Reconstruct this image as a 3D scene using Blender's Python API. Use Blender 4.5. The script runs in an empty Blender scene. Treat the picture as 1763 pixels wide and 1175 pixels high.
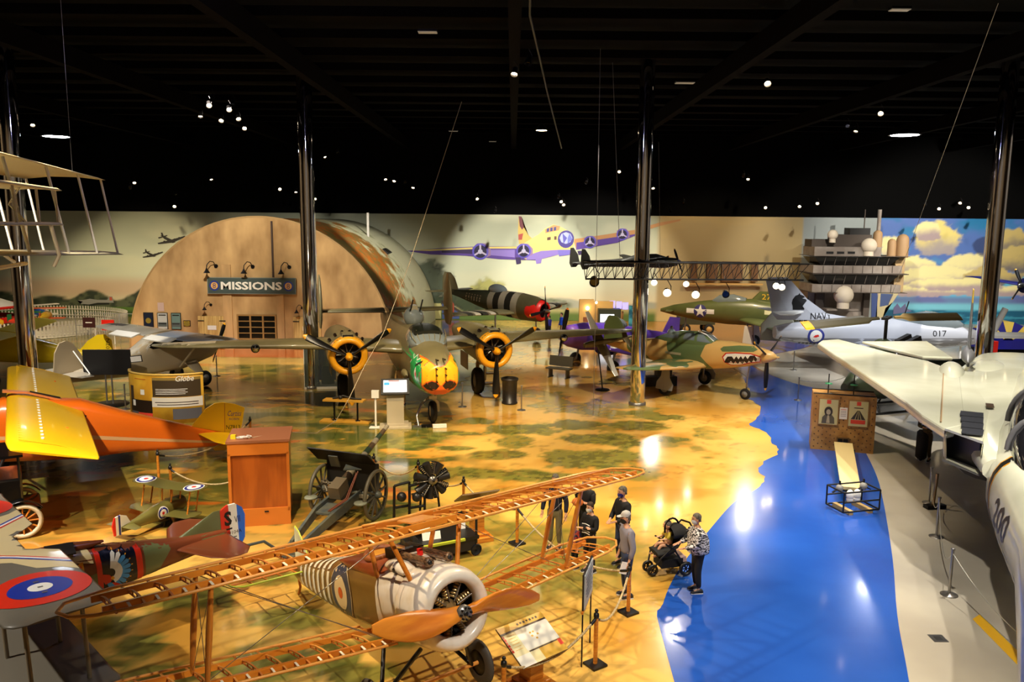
EXPO = 0.0
import bpy, bmesh, math, random
import numpy as np
from mathutils import Vector, Matrix, Euler
from mathutils.bvhtree import BVHTree
random.seed(4)
PI = math.pi
S = bpy.context.scene
COL = S.collection
V = Vector

def lin(c):
    return tuple((x/12.92 if x <= .04045 else ((x+.055)/1.055)**2.4) for x in [v/255. for v in c]) + (1.,)

MATS = {}
def mat(name, c, rough=.5, metal=0., coat=0., spec=.5, noise=None, emit=0., alpha=1., bump=None, trans=0.):
    """one flat colour, or with noise=(colour2, scale, lo, hi[, stretch]) a procedural mix of two paints"""
    if name in MATS: return MATS[name]
    m = bpy.data.materials.new(name); m.use_nodes = True
    nt = m.node_tree; b = nt.nodes['Principled BSDF']
    b.inputs['Base Color'].default_value = lin(c)
    b.inputs['Roughness'].default_value = rough
    b.inputs['Metallic'].default_value = metal
    b.inputs['Coat Weight'].default_value = coat
    b.inputs['Coat Roughness'].default_value = .08
    b.inputs['Specular IOR Level'].default_value = spec
    if trans:
        b.inputs['Transmission Weight'].default_value = trans
        b.inputs['IOR'].default_value = 1.1
    if emit:
        b.inputs['Emission Color'].default_value = lin(c)
        b.inputs['Emission Strength'].default_value = emit
    if noise:
        tc = nt.nodes.new('ShaderNodeTexCoord'); n = nt.nodes.new('ShaderNodeTexNoise')
        mp = nt.nodes.new('ShaderNodeMapping')
        nt.links.new(tc.outputs['Object'], mp.inputs[0]); nt.links.new(mp.outputs[0], n.inputs['Vector'])
        if len(noise) > 4: mp.inputs['Scale'].default_value = noise[4]
        n.inputs['Scale'].default_value = noise[1]; n.inputs['Detail'].default_value = 3
        r = nt.nodes.new('ShaderNodeValToRGB')
        r.color_ramp.elements[0].position = noise[2]; r.color_ramp.elements[1].position = noise[3]
        r.color_ramp.elements[0].color = lin(c); r.color_ramp.elements[1].color = lin(noise[0])
        nt.links.new(n.outputs['Fac'], r.inputs[0]); nt.links.new(r.outputs[0], b.inputs['Base Color'])
    if bump:
        tc = nt.nodes.new('ShaderNodeTexCoord'); n = nt.nodes.new('ShaderNodeTexNoise')
        n.inputs['Scale'].default_value = bump[0]; bp = nt.nodes.new('ShaderNodeBump')
        bp.inputs['Strength'].default_value = bump[1]; bp.inputs['Distance'].default_value = .02
        nt.links.new(tc.outputs['Object'], n.inputs['Vector']); nt.links.new(n.outputs['Fac'], bp.inputs['Height'])
        nt.links.new(bp.outputs[0], b.inputs['Normal'])
    MATS[name] = m
    return m

def vmat(name, rough=.5, coat=0., spec=.5, bump=None):
    """paint read from the mesh's colour attribute 'paint'"""
    m = mat(name, (128, 128, 128), rough, coat=coat, spec=spec, bump=bump)
    nt = m.node_tree; a = nt.nodes.new('ShaderNodeVertexColor'); a.layer_name = 'paint'
    nt.links.new(a.outputs[0], nt.nodes['Principled BSDF'].inputs['Base Color'])
    return m

def tag(o, label=None, cat=None, group=None, kind=None):
    if label: o['label'] = label
    if cat: o['category'] = cat
    if group: o['group'] = group
    if kind: o['kind'] = kind
    return o

def root(name, label, cat, loc=(0, 0, 0), yaw=0, pitch=0, roll=0, s=1., group=None, kind=None):
    o = bpy.data.objects.new(name, None); COL.objects.link(o)
    o.matrix_world = Matrix.Translation(loc) @ Matrix.Rotation(math.radians(yaw), 4, 'Z') @ Matrix.Rotation(math.radians(pitch), 4, 'Y') @ Matrix.Rotation(math.radians(roll), 4, 'X') @ Matrix.Scale(s, 4)
    return tag(o, label, cat, group, kind)

def copy_tree(o, parent=None):
    c = o.copy(); COL.objects.link(c)
    if parent: c.parent = parent
    for ch in list(o.children): copy_tree(ch, c)
    return c

def ring(c, u, v, ru, rv, n=20, e=2., ph=0):
    out = []
    for i in range(n):
        a = 2*PI*i/n + ph; ca, sa = math.cos(a), math.sin(a)
        k = (abs(ca)**e + abs(sa)**e)**(-1/e)
        out.append(V(c) + V(u)*(ru*ca*k) + V(v)*(rv*sa*k))
    return out

def frame(d):
    d = V(d).normalized(); a = V((0, 0, 1)) if abs(d.z) < .9 else V((1, 0, 0))
    u = d.cross(a).normalized(); return u, d.cross(u).normalized()

class MB:
    def __init__(s): s.v = []; s.f = []; s.m = []; s.sm = []; s.mats = []
    def mi(s, m):
        if m not in s.mats: s.mats.append(m)
        return s.mats.index(m)
    def add(s, vs, fs, m, smooth=False):
        o = len(s.v); s.v += [tuple(x) for x in vs]
        k = s.mi(m)
        for f in fs: s.f.append(tuple(i+o for i in f)); s.m.append(k); s.sm.append(smooth)
        return s
    def box(s, c, sz, m, rz=0., rx=0., ry=0., top=1.):
        R = Euler((rx, ry, rz)).to_matrix(); h = V(sz)/2; vs = []
        for x, y, z in ((-1,-1,-1),(1,-1,-1),(1,1,-1),(-1,1,-1),(-1,-1,1),(1,-1,1),(1,1,1),(-1,1,1)):
            k = top if z > 0 else 1
            vs.append(V(c) + R @ V((x*h.x*k, y*h.y*k, z*h.z)))
        return s.add(vs, [(0,3,2,1),(4,5,6,7),(0,1,5,4),(1,2,6,5),(2,3,7,6),(3,0,4,7)], m)
    def loft(s, rings, m, smooth=True, caps=True, closed=False):
        n = len(rings[0]); vs = [p for r in rings for p in r]; fs = []
        R = len(rings)
        for i in range(R if closed else R-1):
            for j in range(n):
                a = i*n+j; b = i*n+(j+1) % n; c = ((i+1) % R)*n+(j+1) % n; d = ((i+1) % R)*n+j
                fs.append((a, b, c, d))
        s.add(vs, fs, m, smooth)
        if caps and not closed:
            s.add(rings[0], [tuple(range(n))[::-1]], m); s.add(rings[-1], [tuple(range(n))], m)
        return s
    def tube(s, pts, r, m, n=8, closed=False, smooth=True, flat=1.):
        pts = [V(p) for p in pts]; rs = r if isinstance(r, (list, tuple)) else [r]*len(pts)
        L = len(pts); rings = []; u = None
        for i, p in enumerate(pts):
            if closed: d = pts[(i+1) % L]-pts[i-1]
            else: d = pts[min(i+1, L-1)]-pts[max(i-1, 0)]
            if d.length < 1e-9: d = V((0, 0, 1))
            d.normalize()
            if u is None: u = frame(d)[0]
            u = (u-d*u.dot(d)).normalized(); w = d.cross(u)
            rings.append(ring(p, u, w, rs[i], rs[i]*flat, n))
        return s.loft(rings, m, smooth, not closed, closed)
    def lathe(s, prof, m, c=(0, 0, 0), ax=(0, 0, 1), n=24, smooth=True, caps=False):
        """prof: (radius, height along axis)"""
        u, w = frame(ax); a = V(ax).normalized()
        return s.loft([ring(V(c)+a*h, u, w, max(r, 1e-4), max(r, 1e-4), n) for r, h in prof], m, smooth, caps)
    def poly(s, pts, m, thick=0., nrm=None, smooth=False):
        """flat outline, with thickness along nrm"""
        n = len(pts); pts = [V(p) for p in pts]
        if not thick: return s.add(pts, [tuple(range(n))], m, smooth)
        nn = V(nrm).normalized()*thick/2
        return s.loft([[p-nn for p in pts], [p+nn for p in pts]], m, False, True)
    def surf(s, secs, m, vert=False, smooth=True, np_=9):
        """wing or fin from sections (x_leading, span, height, chord, thickness ratio)"""
        rings = []
        for x, y, z, c, t in secs:
            pr = []
            for k in range(np_):
                q = (1-math.cos(PI*k/(np_-1)))/2; yt = 5*t*c*(.2969*math.sqrt(q)-.126*q-.3516*q*q+.2843*q**3-.1015*q**4)
                pr.append((q, yt))
            up = [(x-q*c, y_*1.25) for q, y_ in pr]; lo = [(x-q*c, -y_*.75) for q, y_ in pr[::-1][1:-1]]
            R = []
            for px, pz in up+lo:
                R.append(V((px, pz, z)) + V((0, y, 0)) if vert else V((px, y, z+pz)))
            rings.append(R)
        if vert: rings = [[V((p.x, p.y, p.z)) for p in R] for R in rings]
        return s.loft(rings, m, smooth, True)
    def sphere(s, c, r, m, n=16, sc=(1, 1, 1), k=10):
        rings = []
        for i in range(1, k):
            a = PI*i/k
            rings.append([V(c)+V((r*sc[0]*math.sin(a)*math.cos(2*PI*j/n), r*sc[1]*math.sin(a)*math.sin(2*PI*j/n), -r*sc[2]*math.cos(a))) for j in range(n)])
        b = V(c)+V((0, 0, -r*sc[2])); t = V(c)+V((0, 0, r*sc[2]))
        o = [p for R in rings for p in R]; N = len(o); fs = []
        for i in range(k-2):
            for j in range(n): fs.append((i*n+j, i*n+(j+1) % n, (i+1)*n+(j+1) % n, (i+1)*n+j))
        for j in range(n): fs.append((N, (j+1) % n, j)); fs.append((N+1, (k-2)*n+j, (k-2)*n+(j+1) % n))
        return s.add(o+[b, t], fs, m, True)
    def xform(s, M, i0=0):
        s.v = s.v[:i0]+[tuple(M @ V(p)) for p in s.v[i0:]]
        return s
    def merge(s, o, M=None):
        k = len(s.v); s.v += [tuple(M @ V(p)) if M else p for p in o.v]
        for f, m, q in zip(o.f, o.m, o.sm): s.f.append(tuple(i+k for i in f)); s.m.append(s.mi(o.mats[m])); s.sm.append(q)
        return s
    def bvh(s): return BVHTree.FromPolygons([V(p) for p in s.v], s.f)
    def decal(s, shape, m, o, u, w, d, bv=None, off=.006, h=.12, far=30.):
        """paint a 2-D shape onto the surface: shape (verts2d, faces); point = o+u*x+w*y, thrown along d"""
        bv = bv or s.bvh(); u = V(u); w = V(w); d = V(d).normalized(); o = V(o)
        bm = bmesh.new(); vv = [bm.verts.new((x, y, 0)) for x, y in shape[0]]
        for f in shape[1]:
            try: bm.faces.new([vv[i] for i in f])
            except ValueError: pass
        bmesh.ops.triangulate(bm, faces=bm.faces[:])
        for _ in range(5):
            es = [e for e in bm.edges if e.calc_length() > h]
            if not es: break
            bmesh.ops.subdivide_edges(bm, edges=es, cuts=1)
            bmesh.ops.triangulate(bm, faces=bm.faces[:])
        pos = {}
        for v in bm.verts:
            p = o+u*v.co.x+w*v.co.y
            hit, nr, _, _ = bv.ray_cast(p, d, far)
            if hit is not None:
                if nr.dot(d) > 0: nr = -nr
                pos[v.index] = hit+nr*off
        bm.verts.index_update(); idx = {}; vs = []; fs = []
        bm.verts.ensure_lookup_table()
        pos = {}
        for v in bm.verts:
            p = o+u*v.co.x+w*v.co.y
            hit, nr, _, _ = bv.ray_cast(p, d, far)
            if hit is not None:
                if nr.dot(d) > 0: nr = -nr
                idx[v.index] = len(vs); vs.append(hit+nr*off)
        for f in bm.faces:
            q = [v.index for v in f.verts]
            if all(i in idx for i in q):
                t = [idx[i] for i in q]; P = [vs[i] for i in t]
                if (P[1]-P[0]).cross(P[2]-P[0]).dot(d) > 0: t = t[::-1]
                fs.append(t)
        bm.free()
        return s.add(vs, fs, m, True)
    def build(s, name, parent=None, label=None, kind=None, sub=0, bevel=0.):
        me = bpy.data.meshes.new(name); me.from_pydata(s.v, [], s.f)
        for m in s.mats: me.materials.append(m)
        me.polygons.foreach_set('material_index', s.m); me.polygons.foreach_set('use_smooth', s.sm)
        me.update()
        o = bpy.data.objects.new(name, me); COL.objects.link(o)
        if parent: o.parent = parent
        if label: o['label'] = label
        if kind: o['kind'] = kind
        if bevel:
            b = o.modifiers.new('Bevel', 'BEVEL'); b.width = bevel; b.segments = 2; b.limit_method = 'ANGLE'
        return o

def circ(r, c=(0, 0), n=32, ry=None):
    return [(c[0]+r*math.cos(2*PI*i/n), c[1]+(ry or r)*math.sin(2*PI*i/n)) for i in range(n)]
def P2(pts): return (list(pts), [tuple(range(len(pts)))])
def rect(x0, y0, x1, y1): return P2([(x0, y0), (x1, y0), (x1, y1), (x0, y1)])
def starp(r, c=(0, 0), k=.382):
    return P2([(c[0]+(r if i % 2 == 0 else r*k)*math.sin(PI*i/5), c[1]+(r if i % 2 == 0 else r*k)*math.cos(PI*i/5)) for i in range(10)])
def txt(t, h=1., width=None, shear=0., bold=0.):
    cu = bpy.data.curves.new('lettering', 'FONT'); cu.body = t; cu.align_x = 'CENTER'; cu.align_y = 'CENTER'
    cu.size = 1.; cu.shear = shear; cu.offset = bold; cu.resolution_u = 2
    o = bpy.data.objects.new('lettering', cu); COL.objects.link(o)
    me = bpy.data.meshes.new_from_object(o.evaluated_get(bpy.context.evaluated_depsgraph_get()))
    vs = [(v.co.x, v.co.y) for v in me.vertices]; fs = [tuple(p.vertices) for p in me.polygons]
    bpy.data.objects.remove(o); bpy.data.curves.remove(cu); bpy.data.meshes.remove(me)
    if not vs: return ([], [])
    x0, x1 = min(v[0] for v in vs), max(v[0] for v in vs); y0, y1 = min(v[1] for v in vs), max(v[1] for v in vs)
    k = h/(y1-y0); kx = width/(x1-x0) if width else k
    return ([((x-(x0+x1)/2)*kx, (y-(y0+y1)/2)*k) for x, y in vs], fs)
def mv(shape, dx=0, dy=0, s=1., a=0.):
    c, n = math.cos(a), math.sin(a)
    return ([((x*c-y*n)*s+dx, (x*n+y*c)*s+dy) for x, y in shape[0]], shape[1])
def flat(shape, m, o, u, w, mb, off=0.):
    """a flat lettering or sheet in the plane (o,u,w)"""
    n = V(u).cross(V(w)).normalized()
    return mb.add([V(o)+V(u)*x+V(w)*y+n*off for x, y in shape[0]], shape[1], m)
def fus(mb, st, m, n=24, e=2.3, **k):
    """fuselage from stations (x, z_bottom, z_top, half_width[, exponent[, y]])"""
    return mb.loft([ring((q[0], q[5] if len(q) > 5 else 0, (q[1]+q[2])/2), (0, 1, 0), (0, 0, 1), q[3], (q[2]-q[1])/2, n, q[4] if len(q) > 4 else e) for q in st], m, **k)
# ---------------------------------------------------------------- camera, render look
f_px = 1400.
p_, r_ = math.radians(8.37), math.radians(.5)
fw = V((0, math.cos(p_), -math.sin(p_))); up0 = V((0, math.sin(p_), math.cos(p_))); rt0 = V((1, 0, 0))
rt = rt0*math.cos(r_)+up0*math.sin(r_); up = up0*math.cos(r_)-rt0*math.sin(r_)
cd = bpy.data.cameras.new('camera'); cam = bpy.data.objects.new('camera', cd); COL.objects.link(cam)
cd.sensor_width = 36; cd.lens = 36*f_px/1763; cd.clip_end = 300
M = Matrix((rt, up, -fw)).transposed().to_4x4(); M.translation = V((0, 0, 7.5)); cam.matrix_world = M
S.camera = cam
S.view_settings.view_transform = 'Standard'; S.view_settings.look = 'None'; S.view_settings.exposure = EXPO; S.view_settings.gamma = 1
w = bpy.data.worlds.new('hall'); S.world = w; w.use_nodes = True
w.node_tree.nodes['Background'].inputs[0].default_value = (.02, .018, .016, 1); w.node_tree.nodes['Background'].inputs[1].default_value = .3
S.cycles.use_denoising = True; S.cycles.max_bounces = 6; S.cycles.diffuse_bounces = 3; S.cycles.glossy_bounces = 4
S.cycles.sample_clamp_indirect = 4; S.cycles.transparent_max_bounces = 8

# ---------------------------------------------------------------- value noise for painted surfaces
rs = np.random.RandomState(7); LAT = rs.rand(256, 256)
def vn(x, y):
    xi = np.floor(x).astype(int); yi = np.floor(y).astype(int); fx = x-xi; fy = y-yi
    fx = fx*fx*(3-2*fx); fy = fy*fy*(3-2*fy)
    a = LAT[xi % 256, yi % 256]; b = LAT[(xi+1) % 256, yi % 256]; c = LAT[xi % 256, (yi+1) % 256]; d = LAT[(xi+1) % 256, (yi+1) % 256]
    return (a*(1-fx)+b*fx)*(1-fy)+(c*(1-fx)+d*fx)*fy
def fbm(x, y, o=4):
    r = 0; a = .5; t = 0
    for i in range(o): r = r+a*vn(x*2**i+17*i, y*2**i+31*i); t += a; a *= .55
    return r/t
def smooth(a, b, x):
    t = np.clip((x-a)/(b-a), 0, 1); return t*t*(3-2*t)
def L3(c): return np.array(lin(c)[:3])
def mixc(A, B, t): return A*(1-t[..., None])+B*t[..., None]
def grid_mesh(name, xs, ys, fn3, colors, m, extra=None):
    X, Y = np.meshgrid(xs, ys); P = fn3(X, Y); nx, ny = len(xs), len(ys)
    i = np.arange(nx*ny).reshape(ny, nx)
    F = np.stack([i[:-1, :-1], i[:-1, 1:], i[1:, 1:], i[1:, :-1]], -1).reshape(-1, 4)
    me = bpy.data.meshes.new(name); me.vertices.add(nx*ny); me.vertices.foreach_set('co', P.reshape(-1).astype(np.float32))
    me.loops.add(F.size); me.loops.foreach_set('vertex_index', F.reshape(-1).astype(np.int32))
    me.polygons.add(len(F)); me.polygons.foreach_set('loop_start', np.arange(0, F.size, 4, dtype=np.int32))
    me.update(calc_edges=True)
    a = me.color_attributes.new('paint', 'FLOAT_COLOR', 'POINT')
    C4 = np.concatenate([colors(X, Y), np.ones(X.shape+(1,))], -1)
    a.data.foreach_set('color', C4.reshape(-1).astype(np.float32))
    me.materials.append(m)
    o = bpy.data.objects.new(name, me); COL.objects.link(o); o['kind'] = 'structure'
    return o

# ---------------------------------------------------------------- floor: a painted landscape under gloss varnish
RIVER = [(2.84,8),(2.8,14.09),(3.05,15.24),(3.71,16.9),(5.09,19.51),(6.09,21.24),(6.9,22.2),(7.45,23.02),(7.6,24),(7.87,24.76),(8.9,26.2),(9.0,27.2),(9.27,28.72),(8.95,29.7),(9.6,31),(10.34,32.98),(10.2,35),(10.9,36.5),(11.2,38.5),(11.71,40.96),(12.1,43),(13.6,46.58),(13.87,48.78),(15.5,52),(18,56),(21.53,58),(22,54.5),(20.5,52),(18.89,50.5),(17.4,48.6),(14.9,46.3),(12.9,43.0),(12.9,40.5),(13.4,38),(14.18,35.42),(12.4,28.5),(11.21,24.25),(10.27,21.58),(8.7,17.6),(7.52,14.84),(6.63,12.52),(5.6,10),(5,8)]
def inpoly(X, Y, P):
    r = np.zeros(X.shape, bool); n = len(P)
    for i in range(n):
        x0, y0 = P[i]; x1, y1 = P[i-1]
        c = ((y0 > Y) != (y1 > Y)) & (X < (x1-x0)*(Y-y0)/((y1-y0) if y1 != y0 else 1e-9)+x0)
        r ^= c
    return r
GREY = [(5, 8), (6.63,12.52),(7.52,14.84),(10.27,21.58),(11.21,24.25),(12.4,28.5),(14.18,35.42),(13.4,38),(12.9,40.5),(12.9,43.0),(14.9,46.3),(17.4,48.6),(19.2,50.5),(20.5,52),(22,54.5),(21.53,58),(21.5,62),(45,62),(45,8)]
def floor_col(X, Y):
    sand = L3((226, 180, 90)); sand2 = L3((204, 148, 58)); green = L3((122, 122, 52)); dgreen = L3((76, 84, 36)); olive = L3((146, 126, 52)); brown = L3((120, 72, 22)); orange = L3((196, 84, 18)); wood = L3((176, 104, 28))
    n1 = fbm(X*.5, Y*.5); n2 = fbm(X*1.3+40, Y*1.3, 5); n3 = fbm(X*5, Y*5+9, 3)
    c = mixc(sand, sand2, smooth(.45, .7, n1))
    # meadow west of the sand: green with orange-sand streaks
    shore = -2.2+.9*np.sin(Y*.35)+2.2*(n1-.5)*2
    m = smooth(1.2, -1.0, X-shore)*smooth(17, 19.5, Y)
    meadow = mixc(olive, dgreen, smooth(.4, .62, n2)); meadow = mixc(meadow, sand2, smooth(.6, .7, fbm(X*.6+9, Y*1.4+3)))
    meadow = mixc(meadow, orange, smooth(.66, .76, fbm(X*.5+90, Y*1.3+55))*.7)
    c = mixc(c, meadow, m)
    # grass ring in front of the people and round the biplane
    g = smooth(0, 1.2, 2.9-np.hypot((X+.6)/1.5, (Y-17.2)/1.25)+1.2*(n2-.5)*2)
    c = mixc(c, mixc(olive, green, smooth(.4, .6, n3)), g*.85)
    for (bx, by, ax, ay) in BLOBS:
        d = np.hypot((X-bx)/ax, (Y-by)/ay); t = smooth(1.15, .8, d+1.5*(n2-.5)+.7*(n3-.5))
        c = mixc(c, mixc(green, dgreen, smooth(.4, .6, n3)), t*.9)
    # scattered small patches over the sand in the middle distance
    t = smooth(.60, .66, fbm(X*.55+5, Y*.55+70, 4))*smooth(21, 24, Y)*smooth(9, 6.5, X)
    c = mixc(c, mixc(olive, green, smooth(.45, .6, n3)), t*.85)
    c = c*(1-.35*(smooth(.52, .75, n3)*smooth(.5, .62, fbm(X*.9+3, Y*.9+33)))[..., None])
    # far end: brown and warm wood tones, orange apron along the hangar
    c = mixc(c, wood, smooth(39, 42, Y)*smooth(2, 5, X))
    c = mixc(c, orange, smooth(43.8, 44.2, Y)*smooth(-7, -7.5, X)*smooth(-22.5, -22, X))
    c = mixc(c, sand, smooth(41.5, 42, Y)*smooth(44, 43.8, Y)*smooth(-7, -8, X)*smooth(-24, -22, X)*.7)
    c = mixc(c, brown, (smooth(-14, -17, X)*smooth(30, 24, Y))*.35)
    return c
BLOBS = [(0.6,28.8,1.2,.8),(0.1,27.2,1.0,.9),(-.4,25.6,1.0,.7),(-1.4,30.1,.8,.5),(-1.9,28.2,.9,.4),(-2.7,27.6,.6,.35),(-1.7,26.3,.7,.35),(2.2,29.6,1.2,.7),(3.2,27.6,1.5,.8),(4.6,29.6,1.1,.7),(2.4,25.3,1.5,1.1),(3.4,23.8,.9,.7),(5.4,27.6,.9,.35),(6.0,30.9,1.0,.5),(4.8,31.6,1.2,.5),(-3.6,26.9,1.0,.7),(-4.4,25.2,1.2,.6),(1.2,23.2,1.3,.5),(-.8,23.6,1.6,.6),
 (-7.6,14.2,.5,.45),(-6.2,15.3,1.1,.5),(-6.5,13.3,.55,.4),(-6.9,12.9,.7,.25),(-5.5,12.6,1.0,.35),(-4.2,12.9,.9,.8),(-4.2,14.6,.7,.5),(-3.0,13.2,.55,.5),(-3.5,15.7,.6,.35),(-2.5,12.7,.8,.4),(-4.9,16.3,.8,.4),(-2.1,13.7,.5,.3)]
XS = np.unique(np.concatenate([np.arange(-45, -20, .5), np.arange(-20, 14, .11), np.arange(14, 45.1, .5)]))
YS = np.unique(np.concatenate([np.arange(-6, 11, .5), np.arange(11, 40, .12), np.arange(40, 62.1, .3)]))
fl = grid_mesh('floor', XS, YS, lambda X, Y: np.stack([X, Y, X*0], -1), floor_col, vmat('floor_paint', .16, coat=.35, spec=.55))
blue = mat('river_blue', (30, 80, 176), .2, coat=.4, noise=((36, 88, 186), .5, .4, .6)); greym = mat('concrete_grey', (176, 168, 152), .2, coat=.3, noise=((190, 182, 164), .4, .4, .6))
def tri_plane(P, z, m, mb):  # flat paint layer
    bm = bmesh.new(); f = bm.faces.new([bm.verts.new((x, y, z)) for x, y in P]); bmesh.ops.triangulate(bm, faces=[f])
    if f.is_valid and f.normal.z < 0: pass
    mb.add([v.co.copy() for v in bm.verts], [[v.index for v in t.verts] for t in (bm.verts.index_update() or bm.faces)], m); bm.free()
def crom(P, k=4):
    o = []; n = len(P)
    for i in range(n):
        a, b, c, d = [np.array(P[(i+j-1) % n], float) for j in range(4)]
        for q in range(k): t = q/k; o.append(tuple(.5*((2*b)+(c-a)*t+(2*a-5*b+4*c-d)*t*t+(3*b-a-3*c+d)*t**3)))
    return o
RIVER = crom(RIVER); RIVER = [(x+.05*math.sin(y*5.1+x)+.03*math.sin(y*11), y) if x < 13 and 22.5 < y < 45 and i < 90 else (x, y) for i, (x, y) in enumerate(RIVER)]
mb = MB(); tri_plane(RIVER, .006, blue, mb); mb.build('floor_river_paint', kind='structure')
mb = MB(); tri_plane(GREY, .004, greym, mb); mb.build('floor_grey_paint', kind='structure')
mb = MB(); dkf = mat('floor_shade', (40, 30, 20), .25)
tri_plane([(-6.5, 11), (-6.79, 12.31), (-8.4, 14.0), (-10.5, 15.2), (-16, 15.5), (-16, 9)], .005, dkf, mb); mb.build('floor_shadow_paint', kind='structure')  # wedge of shadow painted flat onto the floor
mb = MB(); yl = mat('yellow_line', (232, 178, 30), .3)
tri_plane([(8.9, 14.7), (9.15, 14.9), (8.8, 10), (8.5, 10)], .008, yl, mb)
mb.box((7.85, 13.95, .008), (.26, .26, .012), mat('drain', (120, 120, 120), .3, .8)); mb.box((7.85, 13.95, .016), (.12, .12, .004), mat('drain_hole', (50, 50, 50), .4))
mb.build('floor_marking', kind='structure')

# ---------------------------------------------------------------- painted end wall
def wall_col(X, Z):
    n1 = fbm(X*.12, Z*.35, 4); n2 = fbm(X*.5+11, Z*.9+5, 5); n3 = fbm(X*2.2, Z*2.2, 3)
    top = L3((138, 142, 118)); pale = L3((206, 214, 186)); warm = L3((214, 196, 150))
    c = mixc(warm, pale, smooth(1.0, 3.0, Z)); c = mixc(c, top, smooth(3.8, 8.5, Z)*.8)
    c = mixc(c, L3((226, 226, 190)), smooth(.5, .75, n1)*.5)
    c = mixc(c, L3((206, 160, 124)), smooth(-22, -26, X)*smooth(1.2, 2, Z)*smooth(3.4, 2.4, Z)*.6)
    # far hills and field on the right of the trees
    hill = 1.55+.25*np.sin(X*.55)+.5*(fbm(X*.5, X*0, 3)-.5)
    c = mixc(c, L3((150, 158, 140)), smooth(hill+.08, hill-.12, Z)*smooth(-6, -3, X)*.85)
    fld = smooth(1.02, .96, Z)
    c = mixc(c, mixc(L3((176, 168, 110)), L3((84, 108, 40)), smooth(.9, .4, Z)), fld)
    # tree line on the left
    th = 1.75+.45*(fbm(X*.5+3, X*0, 3)-.5)*2+.12*np.sin(X*1.9)+.6*(n2-.5)
    tm = smooth(th+.1, th-.1, Z)*smooth(-17, -20, X)
    c = mixc(c, mixc(L3((48, 58, 40)), L3((86, 94, 66)), smooth(.45, .65, n3)), tm)
    gm = smooth(.8, .72, Z)*smooth(-17, -20, X); c = mixc(c, mixc(L3((78, 112, 34)), L3((50, 76, 24)), smooth(.4, .6, n2)), gm)
    # trees right of the hangar
    for tx, tz, rx, rz, cc in ((-6.0, 2.6, 1.5, 1.7, (92, 104, 82)), (-4.6, 1.55, 1.9, .75, (60, 74, 46)), (-1.9, 1.7, 1.45, 1.35, (178, 178, 104)), (-3.2, 1.2, 1.5, .6, (52, 66, 36)), (1.5, 1.2, 3, .45, (118, 128, 100))):
        d = np.hypot((X-tx)/rx, (Z-tz)/rz); t = smooth(1.12, .8, d+1.1*(n2-.5)+.5*(n3-.5))
        c = mixc(c, mixc(L3(cc), L3(cc)*.5, smooth(.45, .7, n3)), t)
    # plain ochre return wall towards the right
    c = mixc(c, mixc(L3((196, 170, 108)), L3((180, 160, 112)), smooth(.4, .6, n1)), smooth(10.8, 11.2, X))
    c = mixc(c, L3((150, 160, 160)), smooth(21.9, 22.0, X))
    # sea and cloud painting
    sky = mixc(L3((96, 190, 226)), L3((28, 122, 176)), smooth(2, 8, Z)); sea = L3((20, 92, 124))
    s = mixc(sky, L3((84, 118, 190)), smooth(.45, .6, fbm(X*.25+60, Z*.5+8)))
    s = mixc(s, L3((106, 110, 160)), smooth(2.3, 1.9, Z)*.8); s = mixc(s, L3((120, 196, 216)), smooth(1.75, 1.4, Z))
    s = mixc(s, mixc(sea, L3((60, 150, 176)), smooth(.5, .65, fbm(X*.8, Z*6))), smooth(1.15, 1.0, Z))
    for cx, cz, rx, rz, k in ((32.2, 6.3, 1.9, 1.25, 1), (31.3, 7.0, 1.0, .7, 0), (34.8, 4.4, 2.1, 1.0, 0), (30.2, 4.3, 2.3, .9, 0), (33, 3.6, 3.2, .9, 0), (30.5, 3.3, 3.4, .7, 0), (32, 2.55, 6.0, .42, 0), (37.5, 6.2, 1.7, 1.3, 2), (38.8, 4.8, 2.6, 1.1, 2), (36.5, 3.6, 2.4, .8, 2), (28.6, 5.6, 1.0, 1.0, 0), (39, 2.6, 2.4, .45, 0), (34.0, 3.0, 3.4, .5, 0)):
        d = np.hypot((X-cx)/rx, (Z-cz)/rz)+.9*(n2-.5)+.45*(n3-.5); t = smooth(1.06, .9, d)
        lit = smooth(-.55, .45, (Z-cz)/rz+.5*(n3-.5)-.15*(X-cx)/rx+.6*(n2-.5))
        hi = L3(((246, 236, 170), (240, 222, 132), (208, 186, 116))[k]); lo = L3(((178, 158, 160), (170, 160, 160), (112, 108, 112))[k])
        c2 = mixc(lo, hi, lit); s = mixc(s, c2, t)
    s = mixc(s, L3((46, 58, 100)), smooth(.95, .8, np.hypot((X-35.8)/1.1, (Z-6)/.9)+.8*(n2-.5))*.8)
    return np.where((X > 27.6)[..., None], s, c)
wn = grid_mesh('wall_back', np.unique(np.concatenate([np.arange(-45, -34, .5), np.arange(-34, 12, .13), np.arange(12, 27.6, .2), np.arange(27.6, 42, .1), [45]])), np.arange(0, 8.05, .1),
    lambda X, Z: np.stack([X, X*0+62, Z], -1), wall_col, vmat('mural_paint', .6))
mb = MB(); blk = mat('black_paint', (5, 5, 5), .95, spec=.1); mb.box((0, 62.3, 11), (90, .4, 6), blk)
mb.build('wall_back_upper', kind='structure')
dk = mat('dark_wall', (120, 106, 86), .7)
for nm, c, sz in (('wall_left', (-45.2, 28, 7), (.4, 69, 14)), ('wall_right', (45.2, 28, 7), (.4, 69, 14)), ('wall_front', (0, -6.3, 7), (90, .4, 14))):
    MB().box(c, sz, dk).build(nm, kind='structure')
MB().box((0, 28, 14.2), (91, 70, .3), blk).build('ceiling', kind='structure')
mb = MB(); bm_ = mat('roof_steel', (7, 5, 5), .95, spec=.05)
for x in np.arange(-40, 41, 8.): mb.box((float(x), 28, 13.2), (.35, 68, .7), bm_)
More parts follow.
